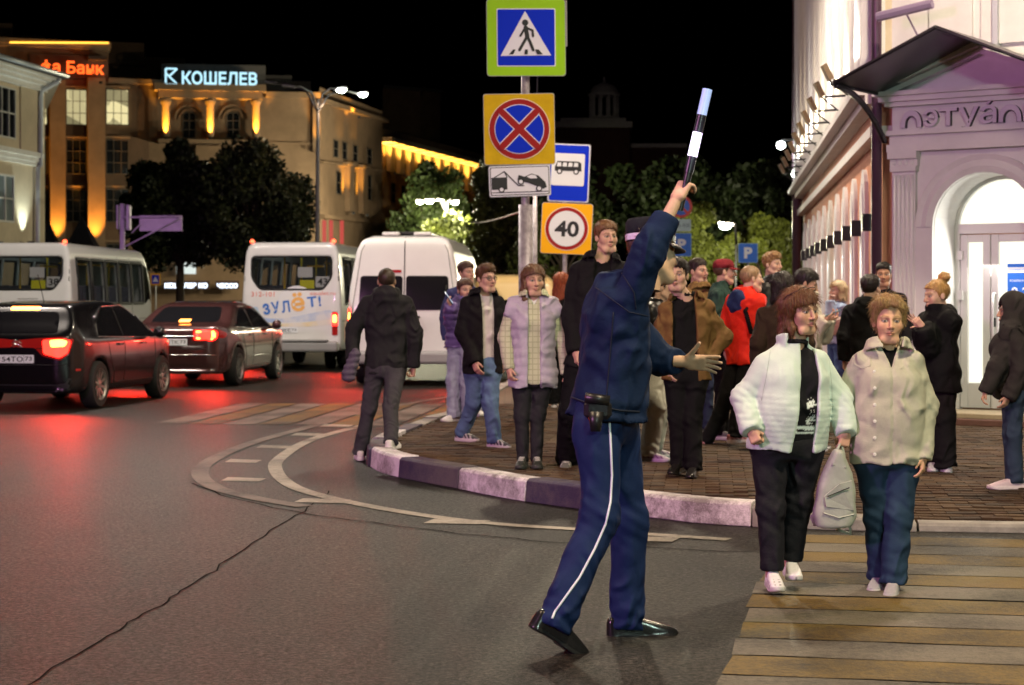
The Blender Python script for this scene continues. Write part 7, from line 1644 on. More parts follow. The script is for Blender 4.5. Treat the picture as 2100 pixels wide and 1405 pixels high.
light('baton_light', 'POINT', ba + bd * .4 * tot - Vector((0, .05, 0)), 1.2, (.8, .7, 1), bt, .03)
# ---- woman in white quilted jacket
WJ = mat('white_quilt', (.56, .67, .61), .75, spec=.14, noise=(6, .05), bump=(120, .25, .003)); folds(WJ, 9, .35, .03); 
def sweater(loc, V, p):
    C = np.ones((len(V), 3), np.float32) * np.array((.010, .010, .013)); x, y, q = loc.T; fr = y > 0
    band = fr & (((q > .155) & (q < .19)) | ((q > .115) & (q < .135))) & (x < .06) ; C[band] = (.62, .72, .72)
    k = np.floor(q / .018).astype(int); hsh = (np.sin(k * 12.9898) * 43758.5) % 1
    on = fr & (q > .21) & (q < .50) & ((q % .018) < .0075) & (x < -.035) & (x > -.035 - .02 - .075 * hsh * (.3 + np.abs(np.sin(k * .6)))); C[on] = (.68, .74, .74); return C
ww = person('woman in a white quilted jacket and black trousers on the zebra crossing', (1622, 9.58), 1.59, 12,
    dict(shR=(1570, 732, -.04), shL=(1680, 726, .03), elR=(1526, 815, -.02), wrR=(1541, 880, -.13), elL=(1722, 815, .03), wrL=(1735, 885, -.05), hipR=(1578, 905, 0), hipL=(1650, 905, .02), knR=(1580, 1040, -.05), anR=(1584, 1172, -.07), knL=(1637, 1030, .05), anL=(1622, 1150, .1), toeR=(1597, 1195, -.3), toeL=(1634, 1176, -.1)),
    dict(at=(1641, 640, -.03), yaw=33, pitch=-2, roll=-2, skin=(.56, .34, .23), hair=('bob', (.15, .06, .025)), sex='f', res=.0034, hres=.0042, scale=.95),
    [dict(name='sweater', drop=.0, bulk=-.008, arms=False, h=.008, paint=sweater, wrinkle=.003, collar='stand', ch=.006, cr=.07), dict(name='jacket', mat=WJ, drop=.04, bulk=.016, b=.94, arm=1.0, wrinkle=.006, open=(.046, .062, -.03), oslant=-.03, collar='stand', ch=.03, cr=.08, cgap=.05, quilt=(.028, .0028, .55), h=.008, sleeve=1.0)],
    dict(mat=cloth((.014, .014, .018), .75), r=(.098, .075, .064), b=1.22, wrinkle=.004, bunch=.003, len=-.01, h=.0095), ('sneaker', (.74, .72, .74), (.62, .6, .6)), dict(R='fist', L='grip', Rd=np.array((.3, -.45, -.9)), Rn=np.array((.5, .8, -.2)), Ld=np.array((-.2, -.1, -1.)), Ln=np.array((-.2, .9, 0))), 'f', STOUT, 1.15, .03, None, .0095, 0, 11, shw=.105)
# punched holes and laces on the white shoes
for o in [c for c in ww.root.children if c.name.startswith('shoe')]:
    n_ = len(o.data.vertices); co = np.empty(n_ * 3, np.float32); o.data.vertices.foreach_get('co', co); co = co.reshape(-1, 3); c4 = np.empty(n_ * 4, np.float32); at_ = o.data.color_attributes['Col']; at_.data.foreach_get('color', c4); c4 = c4.reshape(-1, 4)
    hole = (np.abs((co[:, 0] % .026) - .013) < .004) & (np.abs((co[:, 1] % .03) - .015) < .0055) & (co[:, 2] > .04) & (co[:, 2] < .085); c4[hole, :3] = .25; at_.data.foreach_set('color', c4.ravel())
gl = MB()
for s_ in (-1, 1): gl.tube([hl(ww, (s_ * .03 + .032 * math.cos(w_), .058 + .012 * math.sin(w_), .122 + .014 * math.sin(w_))) for w_ in np.linspace(0, 2 * math.pi, 14)], .0025, 5)
gl.tube([hl(ww, (-.062, .05, .12)), hl(ww, (-.085, -.01, .09)), hl(ww, (-.088, -.05, .06))], .0025, 5); gl.tube([hl(ww, (.062, .05, .12)), hl(ww, (.085, -.01, .09)), hl(ww, (.088, -.05, .06))], .0025, 5)
tag(obj('sunglasses', gl, CHROME), 'sunglasses pushed up on the hair of the white jacketed woman', 'sunglasses')
# zip edges and shoulder seams of the white jacket, seams of the officer's jacket: thin tubes laid on the cloth
def onto(p_, nm, child, lines, r_, mt_):
    o = [c for c in p_.root.children if c.name.split('.')[0] == child][0]; vv = np.empty(len(o.data.vertices) * 3, np.float32); o.data.vertices.foreach_get('co', vv)
    bv_ = BVHTree.FromPolygons([tuple(q) for q in vv.reshape(-1, 3)], [tuple(q.vertices) for q in o.data.polygons]); B_ = Vector(p_.B)
    for ln in lines:
        pts_ = []
        for (a_, b_) in zip(ln, ln[1:]):
            for t_ in np.linspace(0, 1, 8)[:-1]:
                d_ = (P(a_[0] + (b_[0] - a_[0]) * t_, a_[1] + (b_[1] - a_[1]) * t_, 1) - P(HU, HV, 0)).normalized(); hit = bv_.ray_cast(Vector((0, 0, HC)) - B_, d_)
                if hit[0] is not None and (not pts_ or (hit[0] + B_ - pts_[-1]).length < .12): pts_.append(hit[0] + B_ - d_ * .001)
        if len(pts_) > 3: m_ = MB(); m_.tube(pts_, r_, 5); obj(nm, m_, mt_, o, smooth=True)
SEAM = mat('seam_thread', (.40, .48, .44), .8); NSEAM = mat('navy_seam', (.003, .007, .022), .8)
onto(ww, 'seam', 'jacket', [[(1580, 718), (1572, 770), (1560, 830)], [(1700, 735), (1706, 790), (1708, 850)]], .0014, SEAM)
onto(cop, 'seam', 'uniform_jacket', [[(1222, 590), (1290, 640), (1335, 650)], [(1258, 640), (1250, 740), (1242, 835)], [(1275, 560), (1300, 600), (1305, 640)]], .003, NSEAM)
onto(cop, 'hem_band', 'uniform_jacket', [[(1172, 815), (1220, 832), (1270, 842), (1318, 845)]], .005, NSEAM)
# ---- woman in beige overshirt
BS = cloth((.44, .43, .34), .9, (160, .4, .004), (14, .10))
bw = person('short haired blonde woman in a beige button shirt on the zebra crossing', (1820, 9.62), 1.545, 0,
    dict(shR=(1766, 728, 0), shL=(1874, 728, 0), elR=(1736, 812, .04), wrR=(1722, 884, .04), elL=(1899, 830, .02), wrL=(1893, 938, -.06), hipR=(1788, 925, 0), hipL=(1850, 925, 0), knR=(1803, 1060, .03), anR=(1805, 1178, .08), knL=(1842, 1062, -.05), anL=(1832, 1190, -.08), toeR=(1786, 1196, -.12), toeL=(1824, 1212, -.32)),
    dict(at=(1822, 660, -.03), yaw=-3, pitch=0, roll=2, skin=(.58, .35, .22), hair=('pixie', (.36, .235, .10)), sex='f', res=.0034, hres=.0042, scale=.95),
    [dict(name='undershirt', mat=BLK, drop=-.2, bulk=-.004, arms=False, wrinkle=.002), dict(name='shirt', mat=BS, drop=.06, bulk=.014, arm=1.0, wrinkle=.007, collar='shirt', ch=.02, cr=.075, cgap=.03, vneck=.10, h=.008, b=.93, zip=True, lam=(.12, .4))],
    dict(mat=cloth((.022, .045, .085), .8, (140, .3, .003)), r=(.1, .078, .074), b=1.18, wrinkle=.006, bunch=.006, len=.015, h=.0095), ('sneaker', (.34, .33, .35), (.58, .56, .52)), dict(R='grip', L='relaxed', Rd=np.array((.05, -.1, -1)), Rn=np.array((.3, .9, 0))), 'f', STOUT, 1.1, .02, None, .0095, 0, 12, shw=.105)
shirt_o = [o for o in bw.root.children if o.name.startswith('shirt')][0]
for i in range(6):
    v = 762 + i * 34; c_ = P(1793 + .5 * (i > 0) * 2, v, 9.62 - .19 - .012 * (i > 1)); 
    vv = np.empty(len(shirt_o.data.vertices) * 3, np.float32); shirt_o.data.vertices.foreach_get('co', vv)
    if i == 0: bvs = BVHTree.FromPolygons([tuple(q) for q in vv.reshape(-1, 3)], [tuple(q.vertices) for q in shirt_o.data.polygons])
    d_ = (c_ - Vector((0, 0, HC))).normalized(); hit = bvs.ray_cast(Vector((0, 0, HC)) - Vector(bw.B), d_)
    if hit[0] is not None:
        m = MB(); q_ = hit[0] + Vector(bw.B); m.lathe([(.0, -.004), (.009, -.003), (.009, .001)], q_, 12, 'y'); obj('button', m, mat('pearl_button', (.7, .66, .6), .3), shirt_o)
for s_, u0, u1 in ((1, 1750, 1786), (-1, 1826, 1866)):
    q4 = []
    for (u, v) in ((u0, 733), (u1, 733), (u1, 750), ((u0 + u1) / 2, 757), (u0, 747)):
        d_ = (P(u, v, 1) - P(HU, HV, 0)).normalized(); hit = bvs.ray_cast(Vector((0, 0, HC)) - Vector(bw.B), d_); q4.append((hit[0] + Vector(bw.B) - d_ * .006) if hit[0] is not None else P(u, v, 9.45))
    m = MB(); m.prism(q4, Vector((0, .012, 0))); obj('pocket_flap', m, BS, shirt_o, bevel=.002)
for p_, x_ in ((bw, .078), (ww, .078)):
    m = MB(); m.lathe([(.001, -.006), (.006, 0), (.001, .006)], hl(p_, (x_, .0, -.04)), 8); obj('earring', m, CHROME, p_.root)
# grey-green rucksack held between them
GB = mat('sage_leather', (.36, .38, .33), .5, noise=(12, .12), bump=(50, .3, .004)); bc = P(1714, 1010, 9.5); bag = thing('rucksack', P(1714, 1082, 9.5), 'sage green leather rucksack held by its loop between the two women', 'bag')
g = Grid((-.16, -.11, -.22), (.16, .11, .25), .008); w_ = np.interp(g.z, [-.2, -.12, .0, .1, .17, .22], [.085, .105, .098, .075, .045, .02]).astype(np.float32)
D_ = (np.abs((g.x - .0 - .05 * g.z) / w_) ** 3 + np.abs(g.y / (.055 + .0 * w_)) ** 3 + 1e-9) ** (1 / 3) - 1; D_ = smax(smax(D_ * .05, np.abs(g.z - .02) - .2, .02), -9 + 0 * D_, .01) + waves(g, 5, .003, (.08, .2)); V, F = surf(D_.astype(np.float32), g.lo, .008); V = relax(V, F)
bo = link('bag_body', npmesh('bag', V + np.array(bc) - np.array(bag.location), F, GB), bag); bvb = bvh_of(V + np.array(bc), F)
def onbag(u, v, o=.004):
    d_ = (P(u, v, 1) - P(HU, HV, 0)).normalized(); hit = bvb.ray_cast(Vector((0, 0, HC)), d_); return hit[0] - d_ * o if hit[0] is not None else P(u, v, 9.44)
m = MB(); m.prism([onbag(u, v, .012) for u, v in ((1690, 1018), (1722, 992), (1748, 985), (1752, 1048), (1694, 1040))], Vector((0, .012, 0))); obj('flap', m, GB, bo, bevel=.003)
m = MB(); m.tube([onbag(1697, 1018, .016), onbag(1742, 1000, .016)], .003, 5); obj('zip', m, DARKMETAL, bo); m = MB(); m.tube([onbag(1688, 1052, .006), onbag(1720, 1062, .006), onbag(1752, 1055, .006)], .004, 5); obj('piping', m, GB, bo)
m = MB(); m.tube([onbag(1708, 955, 0), P(1716, 925, 9.5), P(1724, 905, 9.52), P(1730, 930, 9.53), onbag(1733, 960, 0)], .009, 6); obj('carry_loop', m, GB, bag, smooth=True)
for (a_, b_, c2) in (((1685, 1040), (1665, 1060), (1672, 1078)), ((1740, 1065), (1745, 1095), (1715, 1085))):
    m = MB(); m.tube([P(*a_, 9.52), P(*b_, 9.55), P(*c2, 9.55)], .011, 6); obj('shoulder_strap', m, GB, bag, smooth=True)
# ---- man in black walking off towards the van
mb_ = person('man in black hooded jacket and grey jeans stepping off the kerb with his back turned', (790, 17.2), 1.80, 178,
    dict(shL=(752, 612, 0), shR=(834, 612, 0), elL=(724, 676, -.02), wrL=(722, 735, -.1), elR=(852, 684, 0), wrR=(848, 752, .02), hipL=(770, 752, 0), hipR=(812, 752, 0), knL=(757, 838, .02), anL=(738, 924, .1), knR=(801, 832, -.25), anR=(802, 902, -.5)),
    dict(at=(793, 577, 0), yaw=182, skin=(.52, .32, .22), hair=('buzz', (.045, .03, .018))),
    [dict(name='jacket', mat=cloth((.02, .02, .022)), drop=.07, bulk=.022, wrinkle=.007, collar='hood', rib=True)], dict(mat=cloth((.05, .048, .055)), r=(.092, .066, .062), wrinkle=.005, bunch=.008), ('sneaker', (.66, .63, .62), (.74, .72, .72)), dict(L='grip', R='fist'), seed=21, z0=.0)
cpos = P(722, 748, 17.05); g = Grid((-.1, -.1, -.2), (.1, .1, .2), .012); D_ = smin(g.cone((-.03, 0, -.08), (.03, 0, .1), .065, .05), g.ell((-.03, 0, -.12), (.06, .06, .05)), .02) + .006 * np.sin(g.z * 110); V, F = surf(D_.astype(np.float32), g.lo, .012); ro = link('rolled_jacket', npmesh('rolled', V, F, cloth((.10, .085, .12)))); ro.location = cpos; tag(ro, 'rolled dark bundle gripped in the hand of the man in black', 'bundle')
# ---- young man in glasses
yg = person('young man in glasses with black denim jacket and blue jeans walking on the pavement', (990, 17.1), 1.74, 28,
    dict(shR=(958, 612, -.04), shL=(1020, 612, .06), elR=(950, 682, -.05), wrR=(972, 742, -.14), elL=(1036, 684, .12), wrL=(1034, 742, .1), hipR=(972, 752, 0), hipL=(1008, 752, .05), knL=(1005, 824, -.05), anL=(1014, 900, -.05), knR=(972, 826, .05), anR=(948, 886, .2), toeL=(1034, 905, -.15), toeR=(968, 897, .1)),
    dict(at=(997, 572, -.03), yaw=38, skin=(.55, .34, .25), hair=('swept', (.10, .05, .02))),
    [dict(name='tee_shirt', mat=cloth((.62, .62, .6)), drop=.02, bulk=.0, arms=False, wrinkle=.004), dict(name='jacket', mat=BLK2, drop=.06, bulk=.022, open=(.06, .05, -.02), collar='shirt', ch=.02, cr=.08, cgap=.04, wrinkle=.007)], dict(mat=cloth((.10, .17, .30), .85, (120, .3, .004), (8, .25)), r=(.095, .07, .066), wrinkle=.006, bunch=.008), ('sneaker', (.05, .05, .06), (.66, .62, .62), (.6, .6, .6)), dict(R='relaxed', L='relaxed'), seed=22)
gl = MB()
for s_ in (-1, 1):
    gl.tube([hl(yg, (s_ * .033 + .023 * math.cos(w_), .103 - .012 * abs(math.cos(w_) * .5 + .5 * s_) , .004 + .018 * math.sin(w_))) for w_ in np.linspace(0, 2 * math.pi, 14)], .0028, 5); gl.tube([hl(yg, (s_ * .056, .092, .01)), hl(yg, (s_ * .078, .04, .01)), hl(yg, (s_ * .08, .0, .005))], .0025, 5)
gl.tube([hl(yg, (-.011, .105, .006)), hl(yg, (.011, .105, .006))], .0025, 5); tag(obj('eyeglasses', gl, RUB), 'black framed glasses on the young man in the black denim jacket', 'glasses')
# ---- woman in lilac padded vest
def plaid():
    mt = bpy.data.materials.new('green_plaid'); mt.use_nodes = True; N = mt.node_tree.nodes; L = mt.node_tree.links; b = N['Principled BSDF']; tc = N.new('ShaderNodeTexCoord'); sp = N.new('ShaderNodeSeparateXYZ'); L.new(tc.outputs['Object'], sp.inputs[0]); o = None
    for ax in (0, 2):
        w = N.new('ShaderNodeMath'); w.operation = 'PINGPONG'; w.inputs[1].default_value = .022; L.new(sp.outputs[ax], w.inputs[0]); c = N.new('ShaderNodeMath'); c.operation = 'LESS_THAN'; c.inputs[1].default_value = .004; L.new(w.outputs[0], c.inputs[0])
        if o is None: o = c.outputs[0]
        else: a = N.new('ShaderNodeMath'); a.operation = 'MAXIMUM'; L.new(o, a.inputs[0]); L.new(c.outputs[0], a.inputs[1]); o = a.outputs[0]
    mx = N.new('ShaderNodeMix'); mx.data_type = 'RGBA'; mx.inputs['A'].default_value = (.50, .52, .36, 1); mx.inputs['B'].default_value = (.36, .38, .25, 1); L.new(o, mx.inputs['Factor']); L.new(mx.outputs['Result'], b.inputs['Base Color']); b.inputs['Roughness'].default_value = .9; return mt
PLAID = plaid()
vw = person('woman in a lilac padded vest and pale plaid shirt waiting at the kerb', (1092, 14.95), 1.69, 6,
    dict(shR=(1050, 618, 0), shL=(1138, 618, .02), elR=(1036, 694, 0), wrR=(1044, 756, -.1), elL=(1152, 694, .02), wrL=(1162, 764, -.02), hipR=(1072, 772, 0), hipL=(1114, 772, 0), knR=(1070, 852, -.02), anR=(1072, 937, -.03), knL=(1102, 852, 0), anL=(1100, 937, -.02), toeR=(1066, 945, -.2), toeL=(1104, 946, -.2)),
    dict(at=(1094, 577, -.03), yaw=14, skin=(.55, .34, .24), hair=('long', (.13, .065, .03)), sex='f', hres=.0055),
    [dict(name='tee_shirt', mat=cloth((.66, .68, .66)), drop=-.25, bulk=-.002, arms=False, wrinkle=.002), dict(name='plaid_shirt', mat=PLAID, drop=.06, bulk=.008, wrinkle=.004, vneck=.09, collar='shirt', ch=.018, cr=.07, cgap=.04), dict(name='padded_vest', mat=cloth((.42, .38, .47), .5, (60, .3, .005)), drop=.09, bulk=.032, arms=False, open=(.045, .05, 0.0), quilt=(.075, .010, 2.0), wrinkle=.005, collar='stand', ch=.028, cr=.085, cgap=.06)],
    dict(mat=cloth((.022, .022, .026), .7), r=(.09, .062, .046), b=1.05, wrinkle=.004, bunch=.004), ('sneaker', (.03, .035, .03), (.05, .055, .05), (.12, .12, .1)), dict(R='half', L='relaxed'), 'f', None, 1.0, .01, seed=23)
# ---- tall young man in black
tb = person('very tall young man in black jacket standing behind the lilac vest woman', (1226, 14.9), 1.98, 12,
    dict(shR=(1186, 545, 0), shL=(1282, 545, 0), elR=(1172, 640, 0), wrR=(1180, 720, -.1), hipR=(1190, 740, 0), hipL=(1236, 740, 0), knR=(1172, 845, 0), anR=(1164, 940, .25), knL=(1240, 850, .1), anL=(1246, 945, .3), toeR=(1158, 948, .05)), dict(at=(1243, 487, -.02), yaw=22, pitch=0, skin=(.56, .35, .25), hair=('short', (.17, .085, .035)), scale=1.02),
    [dict(name='tee_shirt', mat=BLK, drop=.1, bulk=0, arms=False), dict(name='jacket', mat=BLK2, drop=.06, bulk=.026, open=(.06, .05, -.01), collar='shirt', ch=.02, cr=.085, wrinkle=.008)], dict(mat=BLK, r=(.11, .09, .085), bunch=.012), ('sneaker', (.16, .17, .16), (.4, .4, .4), (.5, .5, .5)), seed=24)
# ---- the others on the pavement
def crowd(label, u, vtop, H, yaw, hyaw=None, D=None, **k):
    z0 = .15; D = D or FPX * (z0 + H - HC) / (HV - vtop); H = HC + (HV - vtop) / FPX * D - z0 - .012
    hd = dict(yaw=yaw if hyaw is None else hyaw); hd.update(k.pop('head', {}))
    if 'at' not in hd: hd['at'] = (u + k.pop('hdx', 0), vtop + .132 * H / 1.75 * FPX / D)
    return person(label, (u, D), H, yaw, head=hd, **k)
SK1, SK2, SK3 = (.56, .34, .25), (.50, .29, .20), (.60, .38, .28)
JEANS = cloth((.03, .045, .08), .85, (120, .3, .004)); LJEANS = cloth((.36, .42, .52), .85, (120, .3, .004), (8, .2)); WPANT = cloth((.55, .56, .50)); PURP = cloth((.14, .10, .26), .5, (50, .3, .005))
crowd('young man with cropped hair talking behind the man in glasses', 956, 536, 1.8, 15, 40, 21.5, head=dict(skin=SK1, hair=('short', (.07, .035, .02)), smile=1), layers=[dict(name='jacket', mat=cloth((.05, .06, .16)), drop=.06, bulk=.02)], legs=dict(mat=LJEANS, r=(.1, .085, .08)), shoes=('sneaker', (.7, .68, .68), (.7, .7, .7)), seed=31)
pg = crowd('girl in violet padded jacket holding a phone up beside the white van', 947, 566, 1.66, -30, 20, 20.6, sex='f', head=dict(skin=SK1, hair=('short', (.10, .05, .03)), at=(954, 596)), layers=[dict(name='jacket', mat=PURP, drop=.02, bulk=.035, quilt=(.07, .014, 2), collar='stand')], legs=dict(mat=LJEANS, r=(.1, .092, .09), bunch=.008), shoes=('sneaker', (.72, .7, .7), (.7, .7, .7)), J=dict(elR=(926, 664, -.05), wrR=(925, 628, -.25)), hands=dict(R='phone', Rd=np.array((-.4, -.2, .6)), Rn=np.array((.3, -.2, .8))), seed=32)
phone(pg, 'R', 'phone in the raised hand of the girl in violet')
crowd('red haired girl seen from behind in a dark coat beyond the lilac vest woman', 1152, 560, 1.66, 165, 150, 23.3, sex='f', head=dict(skin=SK3, hair=('long', (.32, .07, .02))), layers=[dict(name='coat', mat=BLK2, drop=.25, bulk=.03)], legs=dict(mat=BLK, r=(.11, .1, .1)), shoes=('sneaker', (.1, .1, .1), (.72, .68, .7)), seed=33)
ph = crowd('person in black jacket and pale loose trousers checking a phone behind the policeman', 1345, 553, 1.72, 70, 78, 15.6, head=dict(skin=SK1, hair=('short', (.05, .03, .02)), at=(1362, 588)), layers=[dict(name='jacket', mat=LEATH, drop=.05, bulk=.024)], legs=dict(mat=WPANT, r=(.105, .095, .09), bunch=.01), shoes=('sneaker', (.5, .45, .5), (.7, .68, .7), (.25, .15, .25)), J=dict(elR=(1345, 690, -.15), wrR=(1362, 655, -.32), anR=(1330, 927, -.1), anL=(1338, 920, .2)), hands=dict(R='phone', Rd=np.array((.7, -.3, .3)), Rn=np.array((-.2, .1, .9))), seed=34)
phone(ph, 'R', 'phone lit in the hand beside the brown jacketed man')
crowd('dark haired young man in open brown suede jacket and black clothes looking sideways', 1402, 514, 1.74, 18, -16, 14.25, head=dict(skin=(.52, .33, .24), hair=('swept', (.018, .013, .011)), at=(1389, 565, -.03), stubble=.3), layers=[dict(name='sweater', mat=BLK, drop=.08, bulk=.004, arms=False, collar='stand', ch=.02, cr=.06), dict(name='suede_jacket', mat=cloth((.15, .085, .03), .8, (40, .4, .006)), drop=.07, bulk=.024, open=(.085, .10, .03), collar='shirt', cr=.085, ch=.02, cgap=.06, wrinkle=.009)], legs=dict(mat=BLK, r=(.095, .07, .07), bunch=.008), shoes=('dress', (.015, .014, .014), (.02, .02, .02)),
      J=dict(shR=(1366, 628, 0), shL=(1446, 620, .03), elL=(1480, 692, .08), wrL=(1452, 738, -.04), elR=(1352, 700, .02), wrR=(1366, 752, -.06), hipR=(1385, 762, 0), hipL=(1430, 762, 0), knR=(1390, 858, 0), anR=(1393, 948, 0), knL=(1420, 860, -.05), anL=(1422, 955, -.1), toeR=(1378, 955, -.15), toeL=(1416, 965, -.3)), hands=dict(L=None), seed=35)
crowd('smiling cropped young man in tan jacket standing behind the brown suede jacket', 1432, 530, 1.8, 30, 42, 18.6, head=dict(skin=SK1, hair=('fade', (.03, .018, .014)), smile=1, stubble=.4), layers=[dict(name='jacket', mat=cloth((.22, .13, .05)), drop=.06, bulk=.02, collar='shirt')], legs=dict(mat=JEANS), shoes=('sneaker', (.1, .1, .1), (.6, .6, .6)), seed=36)
mc = crowd('young man in maroon baseball cap and dark green jacket seen in profile', 1478, 527, 1.8, 75, 88, 18.0, head=dict(skin=SK1, hair=('buzz', (.09, .05, .03)), at=(1486, 558)), layers=[dict(name='jacket', mat=cloth((.025, .055, .045)), drop=.06, bulk=.022, collar='stand')], legs=dict(mat=BLK), shoes=('sneaker', (.1, .1, .1), (.5, .5, .5)), seed=37)
cop_ = cop; 
def ballcap(p_, col):
    global cop; keep = cop; cop = p_
    o = obj('cap', loft([ering(.038, .084, .106), ering(.075, .083, .105), ering(.105, .07, .09), ering(.125, .045, .06), ering(.132, .012, .016)]), cloth(col), p_.root, smooth=True); V = []
    for k in range(2):
        for i in range(n + 1):
            a_ = math.pi * (.15 + .7 * i / n); rr_ = (1, 1.62)[k]; V.append(hl(p_, (.084 * (1 + (rr_ - 1) * .3) * math.cos(a_), -.012 + .105 * rr_ * math.sin(a_), .045 - (rr_ - 1) * .03)))
    q = MB(); q.add(V, [(i, i + 1, n + 2 + i, n + 1 + i) for i in range(n)]); b_ = obj('cap_brim', q, cloth(col), o, smooth=True); b_.modifiers.new('s', 'SOLIDIFY').thickness = .005; cop = keep
ballcap(mc, (.20, .022, .03))
rj = crowd('crop haired young man in bright red anorak with navy hood striding across the pavement', 1528, 536, 1.78, 125, 102, 17.2, head=dict(skin=SK3, hair=('buzz', (.30, .19, .10)), at=(1541, 572)), layers=[dict(name='anorak', mat=cloth((.72, .028, .012), .6, (40, .4, .006)), drop=.14, bulk=.032, wrinkle=.010, collar='stand', cr=.08)], legs=dict(mat=BLK2, r=(.095, .07, .07)), shoes=('sneaker', (.35, .12, .14), (.7, .55, .6), (.6, .3, .35)), J=dict(knL=(1478, 850, .1), anL=(1448, 905, .2), knR=(1515, 830, -.05), anR=(1508, 890, -.1), wrR=(1552, 690, -.1), elR=(1545, 655, -.1)), hands=dict(R='fist'), seed=38)
q = np.array(rj.neck) - rj.f * .10 - rj.a * .10; g = Grid(q - .2, q + .2, .012); D_ = g.ell(q, (.12, .05, .12), (rj.r, rj.f, rj.a)) + waves(g, 9, .008, (.08, .2)); V, F = surf(D_.astype(np.float32), g.lo, .012); link('hood', npmesh('hood', V - rj.B, F, cloth((.02, .035, .10))), rj.root)
m = MB(); m.tube([Vector(rj.J['shR'] + rj.a * .07 + rj.f * .0), Vector(rj.J['shR'] - rj.f * .12 - rj.a * .08 - rj.r * .03), Vector(rj.pel + rj.r * .2 + rj.a * .15 - rj.f * .1)], .022, 6); extra(rj, 'bag_strap', m, BLK)
m = MB(); w0 = rj.J['wrR']; m.tube([Vector(w0 + (rj.J['elR'] - w0) * .35), Vector(w0 + (rj.J['elR'] - w0) * .15)], .075, 12); extra(rj, 'reflective_cuff', m, mat('pale_cuff', (.75, .6, .65), .5))
crowd('smiling curly blond young man in black leather jacket before the green trees', 1584, 516, 1.87, 35, 48, 19.8, head=dict(skin=SK3, hair=('curly', (.38, .22, .09)), smile=1), layers=[dict(name='jacket', mat=LEATH, drop=.06, bulk=.024, collar='shirt')], legs=dict(mat=JEANS), shoes=('sneaker', (.1, .1, .1), (.5, .5, .5)), seed=39)
crowd('dark haired person in dark brown coat with back turned behind the white jacketed woman', 1604, 562, 1.6, 178, 176, 15.5, head=dict(skin=SK2, hair=('bob', (.018, .013, .011))), layers=[dict(name='coat', mat=cloth((.035, .022, .014)), drop=.15, bulk=.035)], legs=dict(mat=BLK), shoes=('sneaker', (.05, .05, .05), (.1, .1, .1)), sex='f', seed=40)
cp = crowd('dark haired youth in cream hoodie looking down at a phone beyond the white jacketed woman', 1655, 548, 1.66, 75, 82, 16.6, head=dict(skin=SK2, hair=('short', (.015, .012, .011)), pitch=-18, at=(1653, 582)), layers=[dict(name='hoodie', mat=cloth((.52, .46, .38)), drop=.06, bulk=.03, collar='hood')], legs=dict(mat=BLK2), shoes=('sneaker', (.05, .05, .06), (.6, .6, .6)), J=dict(elR=(1668, 690, -.1), wrR=(1692, 656, -.18), elL=(1690, 690, .1), wrL=(1700, 656, .0)), hands=dict(R='phone', L='phone', Rd=np.array((.9, 0, .35)), Rn=np.array((-.2, .1, .9)), Ld=np.array((.9, 0, .35)), Ln=np.array((-.2, -.1, .9))), seed=41)
phone(cp, 'R', 'phone held by the youth in the cream hoodie')
fw = crowd('blonde woman in pale denim jacket phoning beside the salmon wall', 1718, 578, 1.6, -70, -75, 23.5, sex='f', head=dict(skin=SK3, hair=('bob', (.58, .40, .20))), layers=[dict(name='denim_jacket', mat=LJEANS, drop=.03, bulk=.03, wrinkle=.008)], legs=dict(mat=cloth((.06, .10, .2)), r=(.1, .08, .075)), shoes=('sneaker', (.5, .5, .5), (.6, .6, .6)), J=dict(elR=(1704, 660, -.1), wrR=(1702, 618, -.1), elL=(1712, 664, .1), wrL=(1700, 655, 0)), hands=dict(R='grip', Rd=np.array((.2, 0, 1))), seed=42)
hb = P(1712, 668, 23.3); g = Grid((-.2, -.1, -.16), (.2, .1, .16), .016); D_ = g.ell((0, 0, 0), (.16, .07, .12)) + waves(g, 4, .01, (.08, .2)); V, F = surf(D_.astype(np.float32), g.lo, .016); hb_ = link('handbag', npmesh('handbag', V, F, cloth((.5, .34, .27), .6))); hb_.location = hb; tag(hb_, 'soft pink handbag on the arm of the blonde phoning woman', 'bag')
crowd('dark haired man in black hoodie with his back turned beside the fluted pilaster', 1778, 563, 1.62, 165, 140, 17.5, head=dict(skin=SK1, hair=('short', (.018, .014, .012)), at=(1786, 592)), layers=[dict(name='hoodie', mat=BLK, drop=.06, bulk=.03, collar='hood')], legs=dict(mat=JEANS), shoes=('sneaker', (.05, .05, .06), (.5, .5, .5)), seed=43)
crowd('tanned young man in black vest top facing the street under the downpipe', 1812, 539, 1.76, -15, -12, 19.2, head=dict(skin=(.42, .23, .14), hair=('fade', (.015, .012, .01))), layers=[dict(name='vest_top', mat=BLK2, drop=.06, bulk=.012)], legs=dict(mat=BLK), shoes=('sneaker', (.05, .05, .05), (.5, .5, .5)), seed=44)
crowd('girl with a blonde bun in an oversized black hoodie standing before the glass door', 1925, 572, 1.54, -68, -72, 14.66, sex='f', head=dict(skin=SK3, hair=('bun', (.45, .26, .09)), at=(1921, 606), pitch=-8), layers=[dict(name='hoodie', mat=BLK, drop=.17, bulk=.05, wrinkle=.010, collar='hood', arm=1.2, b=1.05)], legs=dict(mat=BLK2, r=(.12, .11, .1), bunch=.014), shoes=('sneaker', (.55, .55, .58), (.7, .68, .7), (.3, .3, .32)), J=dict(elR=(1905, 712, -.12), wrR=(1893, 672, -.2), elL=(1900, 705, .12), wrL=(1888, 668, .05), toeR=(1912, 960, -.05), toeL=(1920, 957, .1)), hands=dict(R='half', L='open', Rd=np.array((-.6, 0, .7)), Ld=np.array((-.75, .1, .65)), Rn=np.array((.3, .9, .2)), Ln=np.array((.3, -.9, .2))), seed=45)
